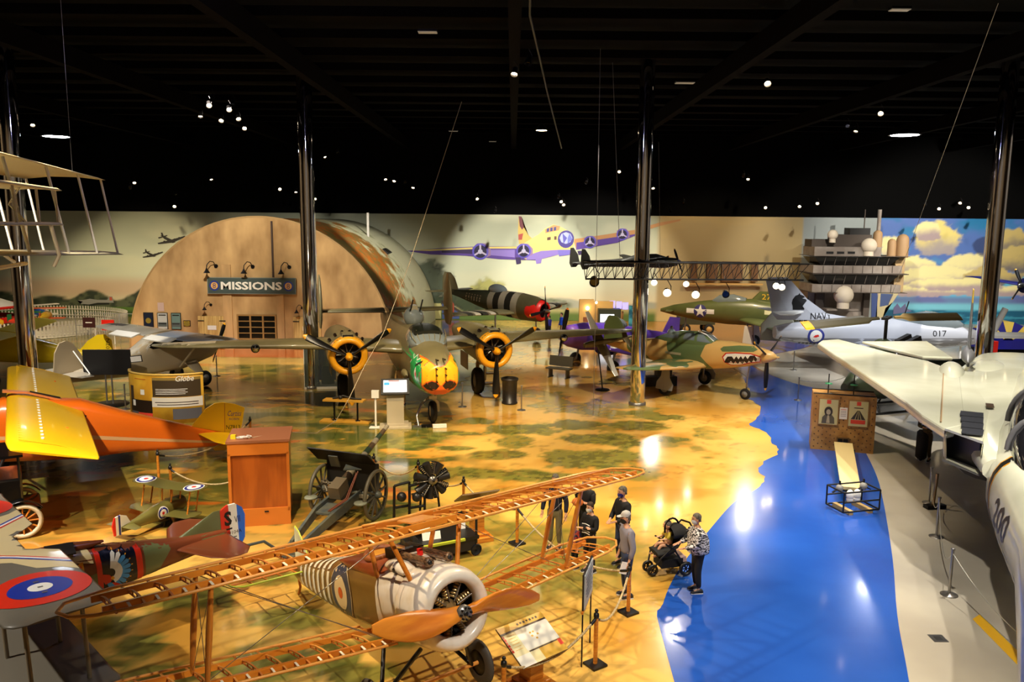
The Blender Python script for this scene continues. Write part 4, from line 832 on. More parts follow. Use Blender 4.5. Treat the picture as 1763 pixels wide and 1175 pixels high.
# ================================================================ rear-propeller green aircraft
xg = mat('xp_green', (96, 102, 56), .35, coat=.2, noise=((84, 90, 48), .8, .4, .6))
x_ = root('rear_propeller_aircraft', 'olive-green plane with rear propellers, white star on its side, number 278845', 'airplane', (9.35, 50.5, 0), 156, s=.94)
mb = MB(); fus(mb, [(.1, 2.15, 2.35, .05, 2), (-.8, 1.95, 2.65, .3, 2), (-2.4, 1.7, 2.95, .48, 2), (-4.2, 1.55, 3.2, .58, 2), (-5.8, 1.55, 3.25, .62, 2), (-7.4, 1.7, 3.05, .56, 2), (-8.6, 1.95, 2.75, .4, 2)], xg, 20); bv = mb.bvh()
for sgn in (-1, 1):
    o_ = (0, sgn*3, 0); u_ = (-sgn*-1, 0, 0); u_ = (sgn*-1., 0, 0)
    mb.decal(mv(P2(circ(.42)), sgn*2.6, 2.35), mat('insignia_blue', (56, 52, 110), .5), o_, u_, (0, 0, 1), (0, -sgn, 0), bv, .008, .15)
    mb.decal(rect(sgn*2.6-.9, 2.2, sgn*2.6+.9, 2.5), whit, o_, u_, (0, 0, 1), (0, -sgn, 0), bv, .006, .15)
    mb.decal(starp(.42, (sgn*2.6, 2.35)), whit, o_, u_, (0, 0, 1), (0, -sgn, 0), bv, .012, .15)
    mb.decal(rect(*(sorted((sgn*6.6, sgn*8.4))[0], 2.35, sorted((sgn*6.6, sgn*8.4))[1], 2.62)), mat('panel_cream', (206, 196, 150), .5), o_, u_, (0, 0, 1), (0, -sgn, 0), bv, .006, .15)
mb.build('fuselage', x_)
m2 = MB(); m2.loft([ring((x, 0, 3.0), (0, 1, 0), (0, 0, 1), w_, h_, 16, 2.4) for x, w_, h_ in ((-3.3, .2, .1), (-3.7, .34, .42), (-4.6, .36, .5), (-5.4, .3, .3))], glz); m2.build('canopy', x_)
for sgn in (-1, 1):
    m2 = MB(); m2.surf([(-5.0, sgn*.4, 1.9, 2.5, .12), (-7.2, sgn*4.6, 2.0, 1.4, .1), (-7.8, sgn*6.0, 2.0, .7, .1)], xg); m2.build('wing', x_)
    m2 = MB(); m2.surf([(-6.9, sgn*4.6, 1.3, 1.6, .08), (-6.9, sgn*4.6, 2.2, 1.9, .08), (-7.6, sgn*4.6, 3.1, .9, .08)], undergrey, vert=True); m2.build('tip_fin', x_)
    m2 = MB(); m2.surf([(-.3, sgn*.1, 2.3, .6, .1), (-.5, sgn*1.3, 2.3, .35, .1)], xg); m2.build('foreplane', x_)
    wheel(x_, (-5.8, sgn*1.6, .38), .38, .22); MB().tube([(-5.8, sgn*1.5, .4), (-5.7, sgn*1.3, 1.8)], .06, steel).build('gear_leg', x_)
    MB().poly([(-6.2, sgn*1.75, .4), (-5.5, sgn*1.75, .4), (-5.6, sgn*1.7, 1.7), (-6.0, sgn*1.7, 1.7)], white, .03, (0, 1, 0)).build('gear_door', x_)
m2 = MB(); m2.surf([(-5.6, 0, 3.1, 3.0, .06), (-6.2, 0, 3.75, 2.4, .06)], xg, vert=True); bf = m2.bvh()
for sgn in (-1, 1): m2.decal(txt('278845', .34, 1.7), mat('serial_yellow', (226, 176, 40), .5), (-7.2, sgn*2, 3.42), (-sgn, 0, 0), (0, 0, 1), (0, -sgn, 0), bf, .008, .3)
m2.build('dorsal_fin', x_)
wheel(x_, (-1.5, 0, .28), .28, .16); MB().tube([(-1.5, 0, .3), (-1.6, 0, 1.9)], .05, steel).build('nose_gear_leg', x_)
propeller(x_, (-8.75, 0, 2.35), (-1, 0, 0), 1.45, 3, .5, propb, propb, xg, .3, hub=.2, spin=.3); propeller(x_, (-9.0, 0, 2.35), (-1, 0, 0), 1.45, 3, 1.5, propb, propb, xg, .3, hub=.18, spin=.4)

# ================================================================ grey navy jet
ng = mat('navy_grey', (182, 184, 190), .35, coat=.2); ngd = mat('navy_grey_dark', (120, 120, 122), .4)
a_ = root('navy_jet', 'pale grey jet marked NAVY with a black chess knight on its tall fin', 'airplane', (24.8, 42.0, 0), 2.5)
mb = MB(); fus(mb, [(.3, 1.6, 1.75, .06, 2), (-.8, 1.35, 2.15, .35, 2), (-2.2, 1.2, 2.45, .52, 2), (-4.5, 1.1, 2.7, .66, 2), (-7, 1.1, 2.75, .7, 2.2), (-9.2, 1.25, 2.6, .6, 2), (-10.6, 1.5, 2.45, .42, 2), (-11.3, 1.65, 2.3, .3, 2)], ng, 24); bv = mb.bvh()
mb.decal(rect(-11.5, 1.0, 0, 1.75), ngd, (0, -3, 0), (1, 0, 0), (0, 0, 1), (0, 1, 0), bv, .004, .4)
mb.decal(mv(txt('017', .3, .75), -2.9, 2.0), black, (0, -3, 0), (1, 0, 0), (0, 0, 1), (0, 1, 0), bv, .008, .2)
for r_q, m_, o_ in ((.42, mat('roundel_blue', (40, 50, 130), .5), .008), (.3, whit, .012)): mb.decal(mv(P2(circ(r_q)), -9.35, 1.85), m_, (0, -3, 0), (1, 0, 0), (0, 0, 1), (0, 1, 0), bv, o_, .15)
mb.decal(P2([(-9.5, 1.8), (-9.35, 1.78), (-9.2, 1.84), (-9.25, 1.93), (-9.4, 1.9)]), red, (0, -3, 0), (1, 0, 0), (0, 0, 1), (0, 1, 0), bv, .016, .1)
for q in range(7): mb.decal(rect(-10.3+q*.18, 1.42, -10.18+q*.18, 1.5), black, (0, -3, 0), (1, 0, 0), (0, 0, 1), (0, 1, 0), bv, .01, .2)
mb.build('fuselage', a_)
m2 = MB(); m2.loft([[V((x-q*c, s_*th*math.sin(PI*q)**.8, z)) for q, s_ in ((0, 0), (.3, 1), (.7, 1), (1, 0), (.7, -1), (.3, -1))] for x, z, c, th in ((-6.6, 2.62, 4.6, .12), (-8.6, 2.95, 2.9, .1), (-9.7, 3.7, 1.95, .08), (-10.6, 4.65, 1.3, .05), (-10.8, 4.8, 1.0, .03))], ng, False); bf = m2.bvh()
kn = [(-10.35,3.42),(-9.75,3.42),(-9.75,3.5),(-9.85,3.62),(-9.72,3.8),(-9.62,3.92),(-9.66,4.0),(-9.82,3.95),(-9.88,4.05),(-9.72,4.12),(-9.8,4.2),(-9.98,4.26),(-10.02,4.36),(-10.08,4.26),(-10.25,4.2),(-10.38,4.0),(-10.42,3.8),(-10.36,3.62)]
m2.decal(P2([(x*1.0, z*.92+.05) for x, z in kn]), black, (-.1, -2, -.05), (1, 0, 0), (0, 0, 1), (0, 1, 0), bf, .012, .1)
m2.decal(mv(txt('NAVY', .34, 1.1), -8.95, 2.82), black, (0, -2, 0), (1, 0, 0), (0, 0, 1), (0, 1, 0), bf, .012, .12); m2.build('tail_fin', a_)
mbx = MB(); mbx.merge(MB())
for sgn in (-1, 1):
    m2 = MB(); m2.surf([(-3.6, sgn*.5, 1.35, 4.4, .07), (-6.4, sgn*3.6, 1.4, 1.6, .07), (-6.9, sgn*4.1, 1.4, .8, .06)], ng); m2.build('wing', a_)
    m2 = MB(); m2.surf([(-9.9, sgn*.2, 3.05, 1.7, .06), (-11.0, sgn*1.7, 3.05, .7, .06)], whit); m2.build('tailplane', a_)
    wheel(a_, (-5.6, sgn*1.2, .33), .33, .2); MB().tube([(-5.6, sgn*1.1, .33), (-5.5, sgn*1.1, 1.3)], .06, white).build('gear_leg', a_)
m2 = MB(); m2.loft([ring((x, 0, 2.4), (0, 1, 0), (0, 0, 1), w_, h_, 16, 2.2) for x, w_, h_ in ((-1.4, .15, .05), (-2.0, .36, .5), (-3.4, .42, .72), (-4.6, .36, .5), (-5.6, .2, .2))], glz); m2.build('canopy', a_)
wheel(a_, (-1.4, 0, .25), .25, .14); MB().tube([(-1.4, 0, .25), (-1.4, 0, 1.5)], .05, white).build('nose_gear_leg', a_)
MB().tube([(-4.6, 0, 2.6), (-4.35, 0, 3.6)], .03, black).build('aerial', a_)

# ================================================================ helicopter in front of it
h_ = root('helicopter', 'dark green helicopter with tan two-blade rotor, seen above the white jet wing', 'helicopter', (15.1, 32.6, 0), 200)
hg = mat('heli_green', (58, 68, 46), .4, coat=.2); tanb = mat('rotor_tan', (206, 172, 104), .5); drk = mat('rotor_olive', (64, 58, 34), .5)
mb = MB(); fus(mb, [(1.9, .8, 1.2, .2, 2), (1.2, .5, 1.9, .6, 2), (0, .45, 2.2, .75, 2), (-1.2, .7, 2.1, .6, 2), (-2.2, 1.3, 1.95, .3, 2), (-6.5, 1.6, 1.85, .1, 2)], hg, 20); mb.build('fuselage', h_)
m2 = MB(); m2.sphere((0.1, 0, 2.35), .55, hg, 18, (1, .9, 1.1)); m2.sphere((.8, 0, 2.25), .4, hg, 14); m2.build('gearbox_cover', h_)
MB().tube([(0, 0, 2.4), (0, 0, 3.85)], .06, black).build('mast', h_)
m2 = MB(); m2.box((0, 0, 3.78), (.9, .22, .1), black, rz=.6); m2.tube([(.15, .1, 2.9), (.2, .15, 3.7)], .03, black); m2.tube([(-.15, -.1, 2.9), (-.2, -.15, 3.7)], .03, black); m2.build('rotor_head', h_)
for tgt, m_, tip in (((11.25, 31.2, 3.6), drk, yel), ((18.6, 33.6, 3.75), tanb, tanb)):
    d = h_.matrix_world.inverted() @ V(tgt); d0 = V((0, 0, 3.8)); q = (d-d0).normalized(); s_ = V((0, 0, 1)).cross(q).normalized(); n_ = q.cross(s_); L = (d-d0).length; a_q = -.62 if tip is yel else .62; s_, n_ = s_*math.cos(a_q)+n_*math.sin(a_q), n_*math.cos(a_q)-s_*math.sin(a_q)
    R = [[d0+q*L*t+s_*w_*a+n_*th*b_+V((0, 0, -.2*t*t*0)) for a, b_ in ((-1, 0), (-.4, 1), (.6, .7), (1, 0), (.6, -.5), (-.4, -.5))] for t, w_, th in ((.1, .09, .05), (.2, .1, .04), (.26, .24, .04), (.9, .24, .03), (1., .24, .03))]
    m2 = MB(); m2.loft(R[:4], m_, False); m2.loft([R[3], R[4]], tip, False); m2.build('rotor_blade', h_)
MB().tube([(1.6, .8, .06), (-1.6, .8, .06)], .05, black).build('skid', h_); MB().tube([(1.6, -.8, .06), (-1.6, -.8, .06)], .05, black).build('skid', h_)
for x in (-.7, .8): MB().tube([(x, -.8, .08), (x, -.5, .6), (x, .5, .6), (x, .8, .08)], .04, black).build('skid_strut', h_)
for y in (-.25, .25): MB().box((-1.35, y, 2.45), (.7, .22, 1.0), mat('exhaust_dark', (36, 32, 26), .5), ry=.35).build('exhaust', h_)
# ================================================================ skeleton biplane (foreground)
hw = mat('varnished_wood', (214, 130, 38), .3, coat=.5, noise=((190, 104, 26), 1.5, .4, .6, (1, 1, 6))); hw2 = mat('ash_wood', (226, 152, 66), .4, coat=.2); ribm = mat('rib_wood', (196, 116, 44), .45); tape = mat('white_tape', (232, 220, 190), .6)
drkw = mat('strut_wood', (196, 118, 36), .35, coat=.4); linen = mat('doped_linen', (122, 88, 34), .35, coat=.25, noise=((108, 78, 30), 2, .4, .6)); cowlm = mat('cowl_cream', (222, 212, 198), .25, coat=.4, noise=((206, 188, 160), 3, .45, .7))
c_ = root('skeleton_biplane', 'uncovered wooden-rib biplane with pale round engine cowl, striped rear fuselage and wooden propeller', 'airplane', (-.64, 10.83, .10), 307.7, -11.4, s=1.13)
def rib_shape(x0, c, z, k=0): return [(x0-c*q, z+c*.06*math.sin(PI*min(1, q*1.25))**.7*(1-q*.25)*(1 if q < .999 else 0)) for q in (0, .03, .08, .18, .32, .5, .7, .88, 1)]
def skel_wing(par, nm, sgn_list, x0, c, z0, dih, tip, root_y, spars=(.15, .68), nr=12, sw=.0, endr=.75):
    w_ = root(nm, None, None); w_.parent = par
    def zz(y): return z0+dih*abs(y)
    for sp, r_ in ((spars[0], .035), (spars[1], .032)):
        for s_ in sgn_list:
            mb = MB(); ya = root_y*s_; yb = s_*(tip-.35)
            xa = x0-c*sp; k = 3
            mb.loft([[V((xa-.022+a, y, zz(y)+b_)) for a, b_ in ((0, -.012), (.044, -.012), (.044, .062), (0, .062))] for y in (ya, yb)], hw, False); mb.build('spar', w_)
    for s_ in sgn_list:
        mb = MB()   # leading edge, tip bow, trailing edge in one bent strip
        LEs = [(x0, root_y*s_), (x0, s_*(tip-.55)), (x0-.10, s_*(tip-.25)), (x0-.3, s_*(tip-.06)), (x0-.55*c, s_*tip), (x0-.85*c, s_*(tip-.12)), (x0-c, s_*(tip-.6)), (x0-c, root_y*s_)]
        mb.tube([V((x, y, zz(y)+.012)) for x, y in LEs], .02, hw2, 6); mb.build('edge_bow', w_)
        ys = [root_y+(tip-.45-root_y)*i/nr for i in range(nr+1)]
        for i, y in enumerate(ys):
            P = [V((x, s_*y, zz(y)+z)) for x, z in rib_shape(x0, c, 0)]
            mb = MB(); n = len(P)
            top = P; bot = [V((p_.x, p_.y, zz(y))) for p_ in P]
            mb.loft([[p_+V((0, -.011, -.008)), p_+V((0, .011, -.008)), p_+V((0, .011, .006)), p_+V((0, -.011, .006))] for p_ in top], hw2 if i % 2 else ribm, False)
            mb.loft([[p_+V((0, -.008, -.006)), p_+V((0, .008, -.006)), p_+V((0, .008, .006)), p_+V((0, -.008, .006))] for p_ in (bot[0], bot[-1])], ribm, False)
            for q in (1, 2, 3, 4, 5, 6): mb.tube([bot[q], top[q]], .009, ribm, 4)
            mb.build('rib', w_)
            if i < nr:  # short nose rib between
                y2 = (y+ys[i+1])/2; P2_ = [V((x, s_*y2, zz(y2)+z)) for x, z in rib_shape(x0, c, 0)][:4]
                mb = MB(); mb.loft([[p_+V((0, -.014, 0)), p_+V((0, .014, 0)), p_+V((0, .014, .008)), p_+V((0, -.014, .008))] for p_ in P2_], tape, False); mb.build('nose_rib', w_)
    return w_
up_ = skel_wing(c_, 'upper_wing', (1, -1), -.15, 1.18, 2.65, 0, 4.27, .45)
skel_wing(c_, 'lower_wing', (1, -1), -.86, 1.12, 1.08, .085, 4.15, .36, nr=11)
mb = MB(); mb.box((-.16, 0, 2.665), (.05, .9, .03), hw2); mb.box((-.33, 0, 2.7), (.05, .9, .08), hw); mb.box((-.95, 0, 2.7), (.05, .9, .08), hw)
for y in (-.45, -.3, .3, .45): mb.tube([V((x, y, 2.66+z)) for x, z in rib_shape(-.15, 1.0, 0)], .014, hw2, 5)
mb.build('centre_frame', up_)
mb = MB(); mb.poly([(-.4, -.2, 2.745), (-.4, .2, 2.745), (-.8, .2, 2.735), (-.8, -.2, 2.735)], mat('window_panel', (226, 150, 70), .25, coat=.5), .02, (0, 0, 1)); mb.tube([(-1.33, .45, 2.67), (-.95, .4, 2.74), (-.92, 0, 2.74), (-.95, -.4, 2.74), (-1.33, -.45, 2.67)], .025, hw2, 6); mb.build('centre_panel', up_)
# fuselage
mb = MB(); st = [(-.42, 1.2, 2.14, .5, 2.2), (-.75, 1.17, 2.16, .5, 2.4), (-1.15, 1.14, 2.12, .47, 3)]
fus(mb, st, cowlm, 28)
st2 = [(-1.15, 1.13, 2.1, .465, 3.2), (-1.9, 1.12, 2.05, .43, 3.4), (-2.7, 1.12, 1.95, .37, 3.4), (-3.6, 1.14, 1.8, .28, 3.2), (-4.7, 1.2, 1.64, .14, 3), (-5.2, 1.28, 1.55, .05, 3)]
i0 = len(mb.v); fus(mb, st2, linen, 28); bv = MB(); fus(bv, st2, linen, 28); bvt = bv.bvh()
stw = mat('stripe_white', (236, 228, 206), .4)
for q in range(7):
    xa = -2.95-q*.25
    for sgn in (-1, 1): mb.decal(rect(xa-.11, .8, xa, 2.3), stw, (0, sgn*2, 0), (1, 0, 0), (0, 0, 1), (0, -sgn, 0), bvt, .006, .12)
    mb.decal(rect(xa-.11, -.4, xa, .4), stw, (0, 0, 4), (1, 0, 0), (0, 1, 0), (0, 0, -1), bvt, .008, .06)
rb_ = mat('roundel_slate', (54, 62, 84), .4); rc_ = mat('roundel_cream', (232, 206, 158), .4)
for sgn in (-1, 1):
    for r_q, m_, o_ in ((.42, rc_, .010), (.40, rb_, .013), (.25, rc_, .016), (.085, mat('roundel_orange', (216, 90, 28), .4), .019)):
        mb.decal(mv(P2(circ(r_q)), -2.42, 1.55), m_, (0, sgn*2, 0), (1, 0, 0), (0, 0, 1), (0, -sgn, 0), bvt, o_, .08)
mb.build('fuselage', c_)
mb = MB(); lea = mat('cockpit_leather', (150, 84, 36), .5, noise=((110, 60, 26), 5, .4, .6))
mb.loft([ring((x, 0, 1.98), (0, 1, 0), (0, 0, 1), w_, h_, 20, 2.2) for x, w_, h_ in ((-1.0, .36, .18), (-1.3, .4, .2), (-2.2, .36, .12), (-2.6, .3, .02))], mat('deck_brown', (136, 62, 20), .35, coat=.4, noise=((110, 46, 14), 2, .4, .6)), True)
mb.add([V((-1.62+.26*math.cos(t), .24*math.sin(t), 2.17-.0*t)) for t in [i*PI/10 for i in range(20)]], [tuple(range(20))], mat('cockpit_yellow', (206, 140, 40), .6)); mb.build('cockpit_deck', c_)
MB().tube([V((-1.62+.3*math.cos(t), .27*math.sin(t), 2.16+.03*math.cos(2*t))) for t in [i*PI/12 for i in range(24)]], .05, lea, 8, True).build('cockpit_rim', c_)
CZ = 1.65
cw = MB(); cw.lathe([(.36, -.02), (.34, .1), (.37, .17), (.43, .2), (.5, .15), (.545, 0), (.555, -.2), (.55, -.42), (.53, -.5)], cowlm, (0, 0, CZ), (1, 0, 0), 48); cw.build('cowling', c_)
mb = MB(); mb.lathe([(.01, -.3), (.54, -.3)], black, (0, 0, CZ), (1, 0, 0), 24); mb.build('firewall', c_)
radial(c_, (-.02, 0, CZ), (1, 0, 0), .40, 9, mat('engine_bronze', (196, 166, 112), .3, .8))
# carved two-blade propeller
pr = root('propeller', None, None); pr.parent = c_
rings = []; PH = math.radians(97)
for t in [i/16*2-1 for i in range(17)]:
    a = abs(t); wd = .08+.11*math.sin(PI*min(1, a*1.02))**1.0 if a > .08 else .095
    if a > .97: wd = .05
    tw = (.95-.75*a)*(1 if t > 0 else -1); rd = V((0, math.sin(PH), math.cos(PH))); td = V((1, 0, 0)).cross(rd)
    q = td*math.cos(tw)+V((1, 0, 0))*math.sin(tw); n_ = q.cross(rd); sweep = td*(.06*math.sin(PI*a))*(1 if t > 0 else -1)
    rings.append(ring(V((.27, 0, CZ))+rd*t*1.25+sweep, q, n_, wd, .055*(1-a)+.014, 14))
mb = MB(); mb.loft(rings, hw); mb.build('blades', pr)
mb = MB(); mb.lathe([(.01, .115), (.1, .11), (.105, .05)], steel, (.25, 0, CZ), (1, 0, 0), 20); mb.lathe([(.01, .13), (.03, .13), (.035, .1)], black, (.25, 0, CZ), (1, 0, 0), 12)
for i in range(8): a = i*PI/4; mb.lathe([(.001, .14), (.014, .14), (.014, .1)], blackm, (.25, .075*math.cos(a), CZ+.075*math.sin(a)), (1, 0, 0), 8)
mb.build('hub_plate', pr)
gmm = mat('gun_jacket', (158, 120, 84), .4, .4, noise=((60, 42, 30), 12, .4, .6, (1, 6, 6)))
for y in (-.15, .15):
    g = root('machine_gun', None, None); g.parent = c_
    MB().lathe([(.02, 0), (.062, 0), (.065, -.05), (.055, -.08), (.055, -.75), (.04, -.78)], gmm, (-.12, y, 2.26), (1, 0, 0), 14).build('barrel_jacket', g)
    MB().box((-1.05, y, 2.25), (.4, .09, .14), gm).build('breech', g); MB().lathe([(.001, .01), (.03, .01), (.03, -.03)], black, (-.12, y, 2.26), (1, 0, 0), 10).build('muzzle', g)
MB().box((-.62, .0, 2.3), (.07, .05, .09), red).build('red_tag', c_)
mb = MB(); mb.loft([[V((-.98, .22*math.cos(t), 2.28+.24*math.sin(t)*k)) + V((-.06*k*math.sin(t), 0, 0)) for k in (1., .96)] for t in [i*PI/12 for i in range(13)]], glass, True); mb.add([V((-.98-.06*math.sin(t), .22*math.cos(t), 2.28+.24*math.sin(t))) for t in [i*PI/12 for i in range(13)]], [tuple(range(13))], glass); mb.build('windscreen', c_)
mb = MB(); mb.loft([ring((x, 0, 2.12), (0, 1, 0), (0, 0, 1), w_, h_, 20, 2.3) for x, w_, h_ in ((-.45, .38, .05), (-.6, .36, .12), (-.9, .34, .13), (-1.1, .3, .08))], cowlm); bh = mb.bvh()
for sgn in (-1, 1): mb.decal(P2(circ(.05)), black, (-.75, sgn*2, 2.1), (1, 0, 0), (0, 0, 1), (0, -sgn, 0), bh, .006, .05)
mb.build('gun_hump', c_)
for sgn in (-1, 1):
    for (xt, yt, xb, yb, zb) in ((-.42, .55, -.3, .36, 2.06), (-1.02, .55, -1.15, .4, 1.98)):
        MB().tube([(xt, sgn*yt, 2.66), (xb, sgn*yb, zb)], [.034, .034], hw, 8).build('cabane_strut', c_)
    for xt, xb in ((-.4, -1.0), (-1.0, -1.62)):
        MB().tube([(xt, sgn*2.8, 2.64), ((xt+xb)/2, sgn*2.8, 2.0), (xb, sgn*2.8, 1.34)], [.03, .042, .03], drkw, 8).build('interplane_strut', c_)
    mb = MB()
    for a, b_ in (((-.5, sgn*.5, 2.62), (-1.1, sgn*2.75, 1.36)), ((-1.0, sgn*.4, 1.15), (-.5, sgn*2.75, 2.62)), ((-1.1, sgn*.4, 1.12), (-1.05, sgn*2.75, 2.62)), ((-.4, sgn*2.8, 2.62), (-1.6, sgn*2.8, 1.35)), ((-1.0, sgn*2.8, 2.62), (-1.0, sgn*2.8, 1.35))): mb.tube([a, b_], .005, steel, 4)
    mb.build('rigging_wire', c_)
    wheel(c_, (-.79, sgn*.86, .5), .33, .09, tm=mat('tyre_grey', (70, 66, 60), .7), hm=mat('spoke_dark', (40, 34, 28), .4, .5))
    mb = MB(); mb.tube([(-.3, sgn*.32, 1.16), (-.79, sgn*.72, .5)], .03, black); mb.tube([(-1.3, sgn*.32, 1.14), (-.79, sgn*.72, .5)], .03, black); mb.build('undercarriage_strut', c_)
MB().tube([(-.79, -.86, .5), (-.79, .86, .5)], .03, hw2).build('axle', c_)
# tail frame
lime = mat('lime_edge', (176, 186, 50), .4)
tf = root('tailplane', None, None); tf.parent = c_
mb = MB(); mb.tube([(-4.45, -.1, 1.5), (-4.5, -1.15, 1.5), (-4.7, -1.3, 1.5), (-5.05, -1.25, 1.5), (-5.15, -.9, 1.5), (-5.15, -.1, 1.5)], .018, lime, 6); mb.tube([(-4.45, .1, 1.5), (-4.5, 1.15, 1.5), (-4.7, 1.3, 1.5), (-5.05, 1.25, 1.5), (-5.15, .9, 1.5), (-5.15, .1, 1.5)], .018, lime, 6); mb.tube([(-4.8, -1.3, 1.5), (-4.8, 1.3, 1.5)], .022, ribm, 6)
mb.build('frame', tf)
for y in (-1.0, -.75, -.5, -.25, .25, .5, .75, 1.0): MB().tube([(-4.48, y, 1.5), (-5.15, y, 1.5)], .014, ribm, 5).build('rib', tf)
mb = MB(); mb.poly([(-4.5, 0, 1.62), (-4.62, 0, 1.85), (-4.85, 0, 2.1), (-5.0, 0, 2.18), (-5.1, 0, 1.6)], mat('fin_fabric', (206, 206, 176), .5), .03, (0, 1, 0)); mb.tube([(-4.5, 0, 1.6), (-4.62, 0, 1.86), (-4.85, 0, 2.11), (-5.0, 0, 2.19)], .014, lime, 5); mb.build('tail_fin', c_)
mb = MB(); mb.tube([(-5.1, 0, 1.35), (-5.05, 0, 1.1), (-5.2, 0, .9)], .025, hw); mb.build('tail_skid', c_)

# ================================================================ camouflaged biplane (left foreground)
sbr = mat('camo_brown', (116, 58, 32), .3, coat=.3); sgr = mat('camo_moss', (104, 112, 72), .3, coat=.3); scr = mat('camo_cream', (222, 202, 150), .35, coat=.2); sgy = mat('camo_slate', (110, 104, 92), .35, coat=.3); rrd = mat('roundel_red', (216, 46, 22), .35, coat=.2); rbl = mat('roundel_royal', (24, 50, 158), .35, coat=.2)
s_ = root('camouflaged_biplane', 'brown, green and cream camouflaged biplane with red and blue wing roundel and tricolour rudder', 'airplane', (-9.18, 11.88, 0), 223.4, 1.4, 2.0, s=.89)
mb = MB(); st = [(-.05, .9, 1.75, .42, 2), (-.6, .82, 1.88, .5, 2.4), (-1.5, .85, 1.98, .48, 2.8), (-2.3, .9, 2.02, .46, 3), (-3.2, .98, 1.84, .4, 3), (-4.4, 1.1, 1.62, .26, 3), (-5.6, 1.2, 1.5, .07, 3)]
fus(mb, st, sbr, 28); bv = mb.bvh()
for sgn in (-1, 1):
    def sd(pts, m, off): mb.decal(P2(pts), m, (0, sgn*2, 0), (1, 0, 0), (0, 0, 1), (0, -sgn, 0), bv, off, .1)
    sd([(-3.75, .9), (-3.75, 2.2), (-4.15, 2.2), (-4.3, 1.5), (-4.1, 1.25), (-3.95, .9)], sgr, .006)
    sd([(-2.25, .8), (-2.85, .8), (-2.85, 1.5), (-2.5, 1.45), (-2.3, 1.2)], sgr, .006)
    sd([(-5.0, 1.0), (-5.0, 2.2), (-5.7, 2.2), (-5.7, 1.0)], sgr, .006)
    sd([(-2.82, .7), (-2.82, 2.3), (-2.92, 2.3), (-2.92, .7)], rrd, .012); sd([(-3.58, .7), (-3.58, 2.3), (-3.70, 2.3), (-3.70, .7)], rrd, .012)
    sd([(-2.92, .7), (-2.92, 2.3), (-3.58, 2.3), (-3.58, .7)], mat('band_navy', (14, 16, 34), .3, coat=.3), .010)
    sd([(-2.1, 1.55), (-2.55, 1.78), (-2.6, 1.78), (-2.6, 1.4), (-2.45, 1.35)], yel, .010); sd([(-2.18, 1.55), (-2.52, 1.72), (-2.56, 1.72), (-2.56, 1.46), (-2.46, 1.4)], rrd, .014)
    # feathered head-dress picture
    fx, fz = -3.05, 1.42; wht = whit; fbl = mat('feather_blue', (70, 150, 214), .4)
    for k in range(9):
        a = math.radians(-62+k*17); dx, dz = -math.cos(a), math.sin(a); nx, nz = -dz, dx
        def q(r, t): return (fx+dx*r+nx*t, fz+dz*r*.95+nz*t)
        sd([q(.10, -.02), q(.10, .02), q(.24, .035), q(.24, -.035)], wht, .018+.0004*k); sd([q(.24, -.035), q(.24, .035), q(.38, .042), q(.42, 0), q(.38, -.042)], fbl if k < 7 else wht, .018+.0004*k); sd([q(.42, -.012), q(.42, .012), q(.45, .01), q(.45, -.01)], yel, .018+.0004*k)
    sd([(fx+.02, fz-.02), (fx+.13, fz+.02), (fx+.16, fz-.08), (fx+.10, fz-.2), (fx, fz-.18), (fx-.04, fz-.1)], rrd, .024); sd([(fx-.04, fz-.06), (fx, fz-.1), (fx-.03, fz-.15), (fx-.08, fz-.12)], yel, .028)
    sd([(fx-.02, fz-.2), (fx-.1, fz-.32), (fx-.22, fz-.36), (fx-.2, fz-.3), (fx-.1, fz-.22)], rrd, .024); sd([(fx+.1, fz-.12), (fx+.03, fz-.3), (fx-.12, fz-.3), (fx-.02, fz-.2)], fbl, .022)
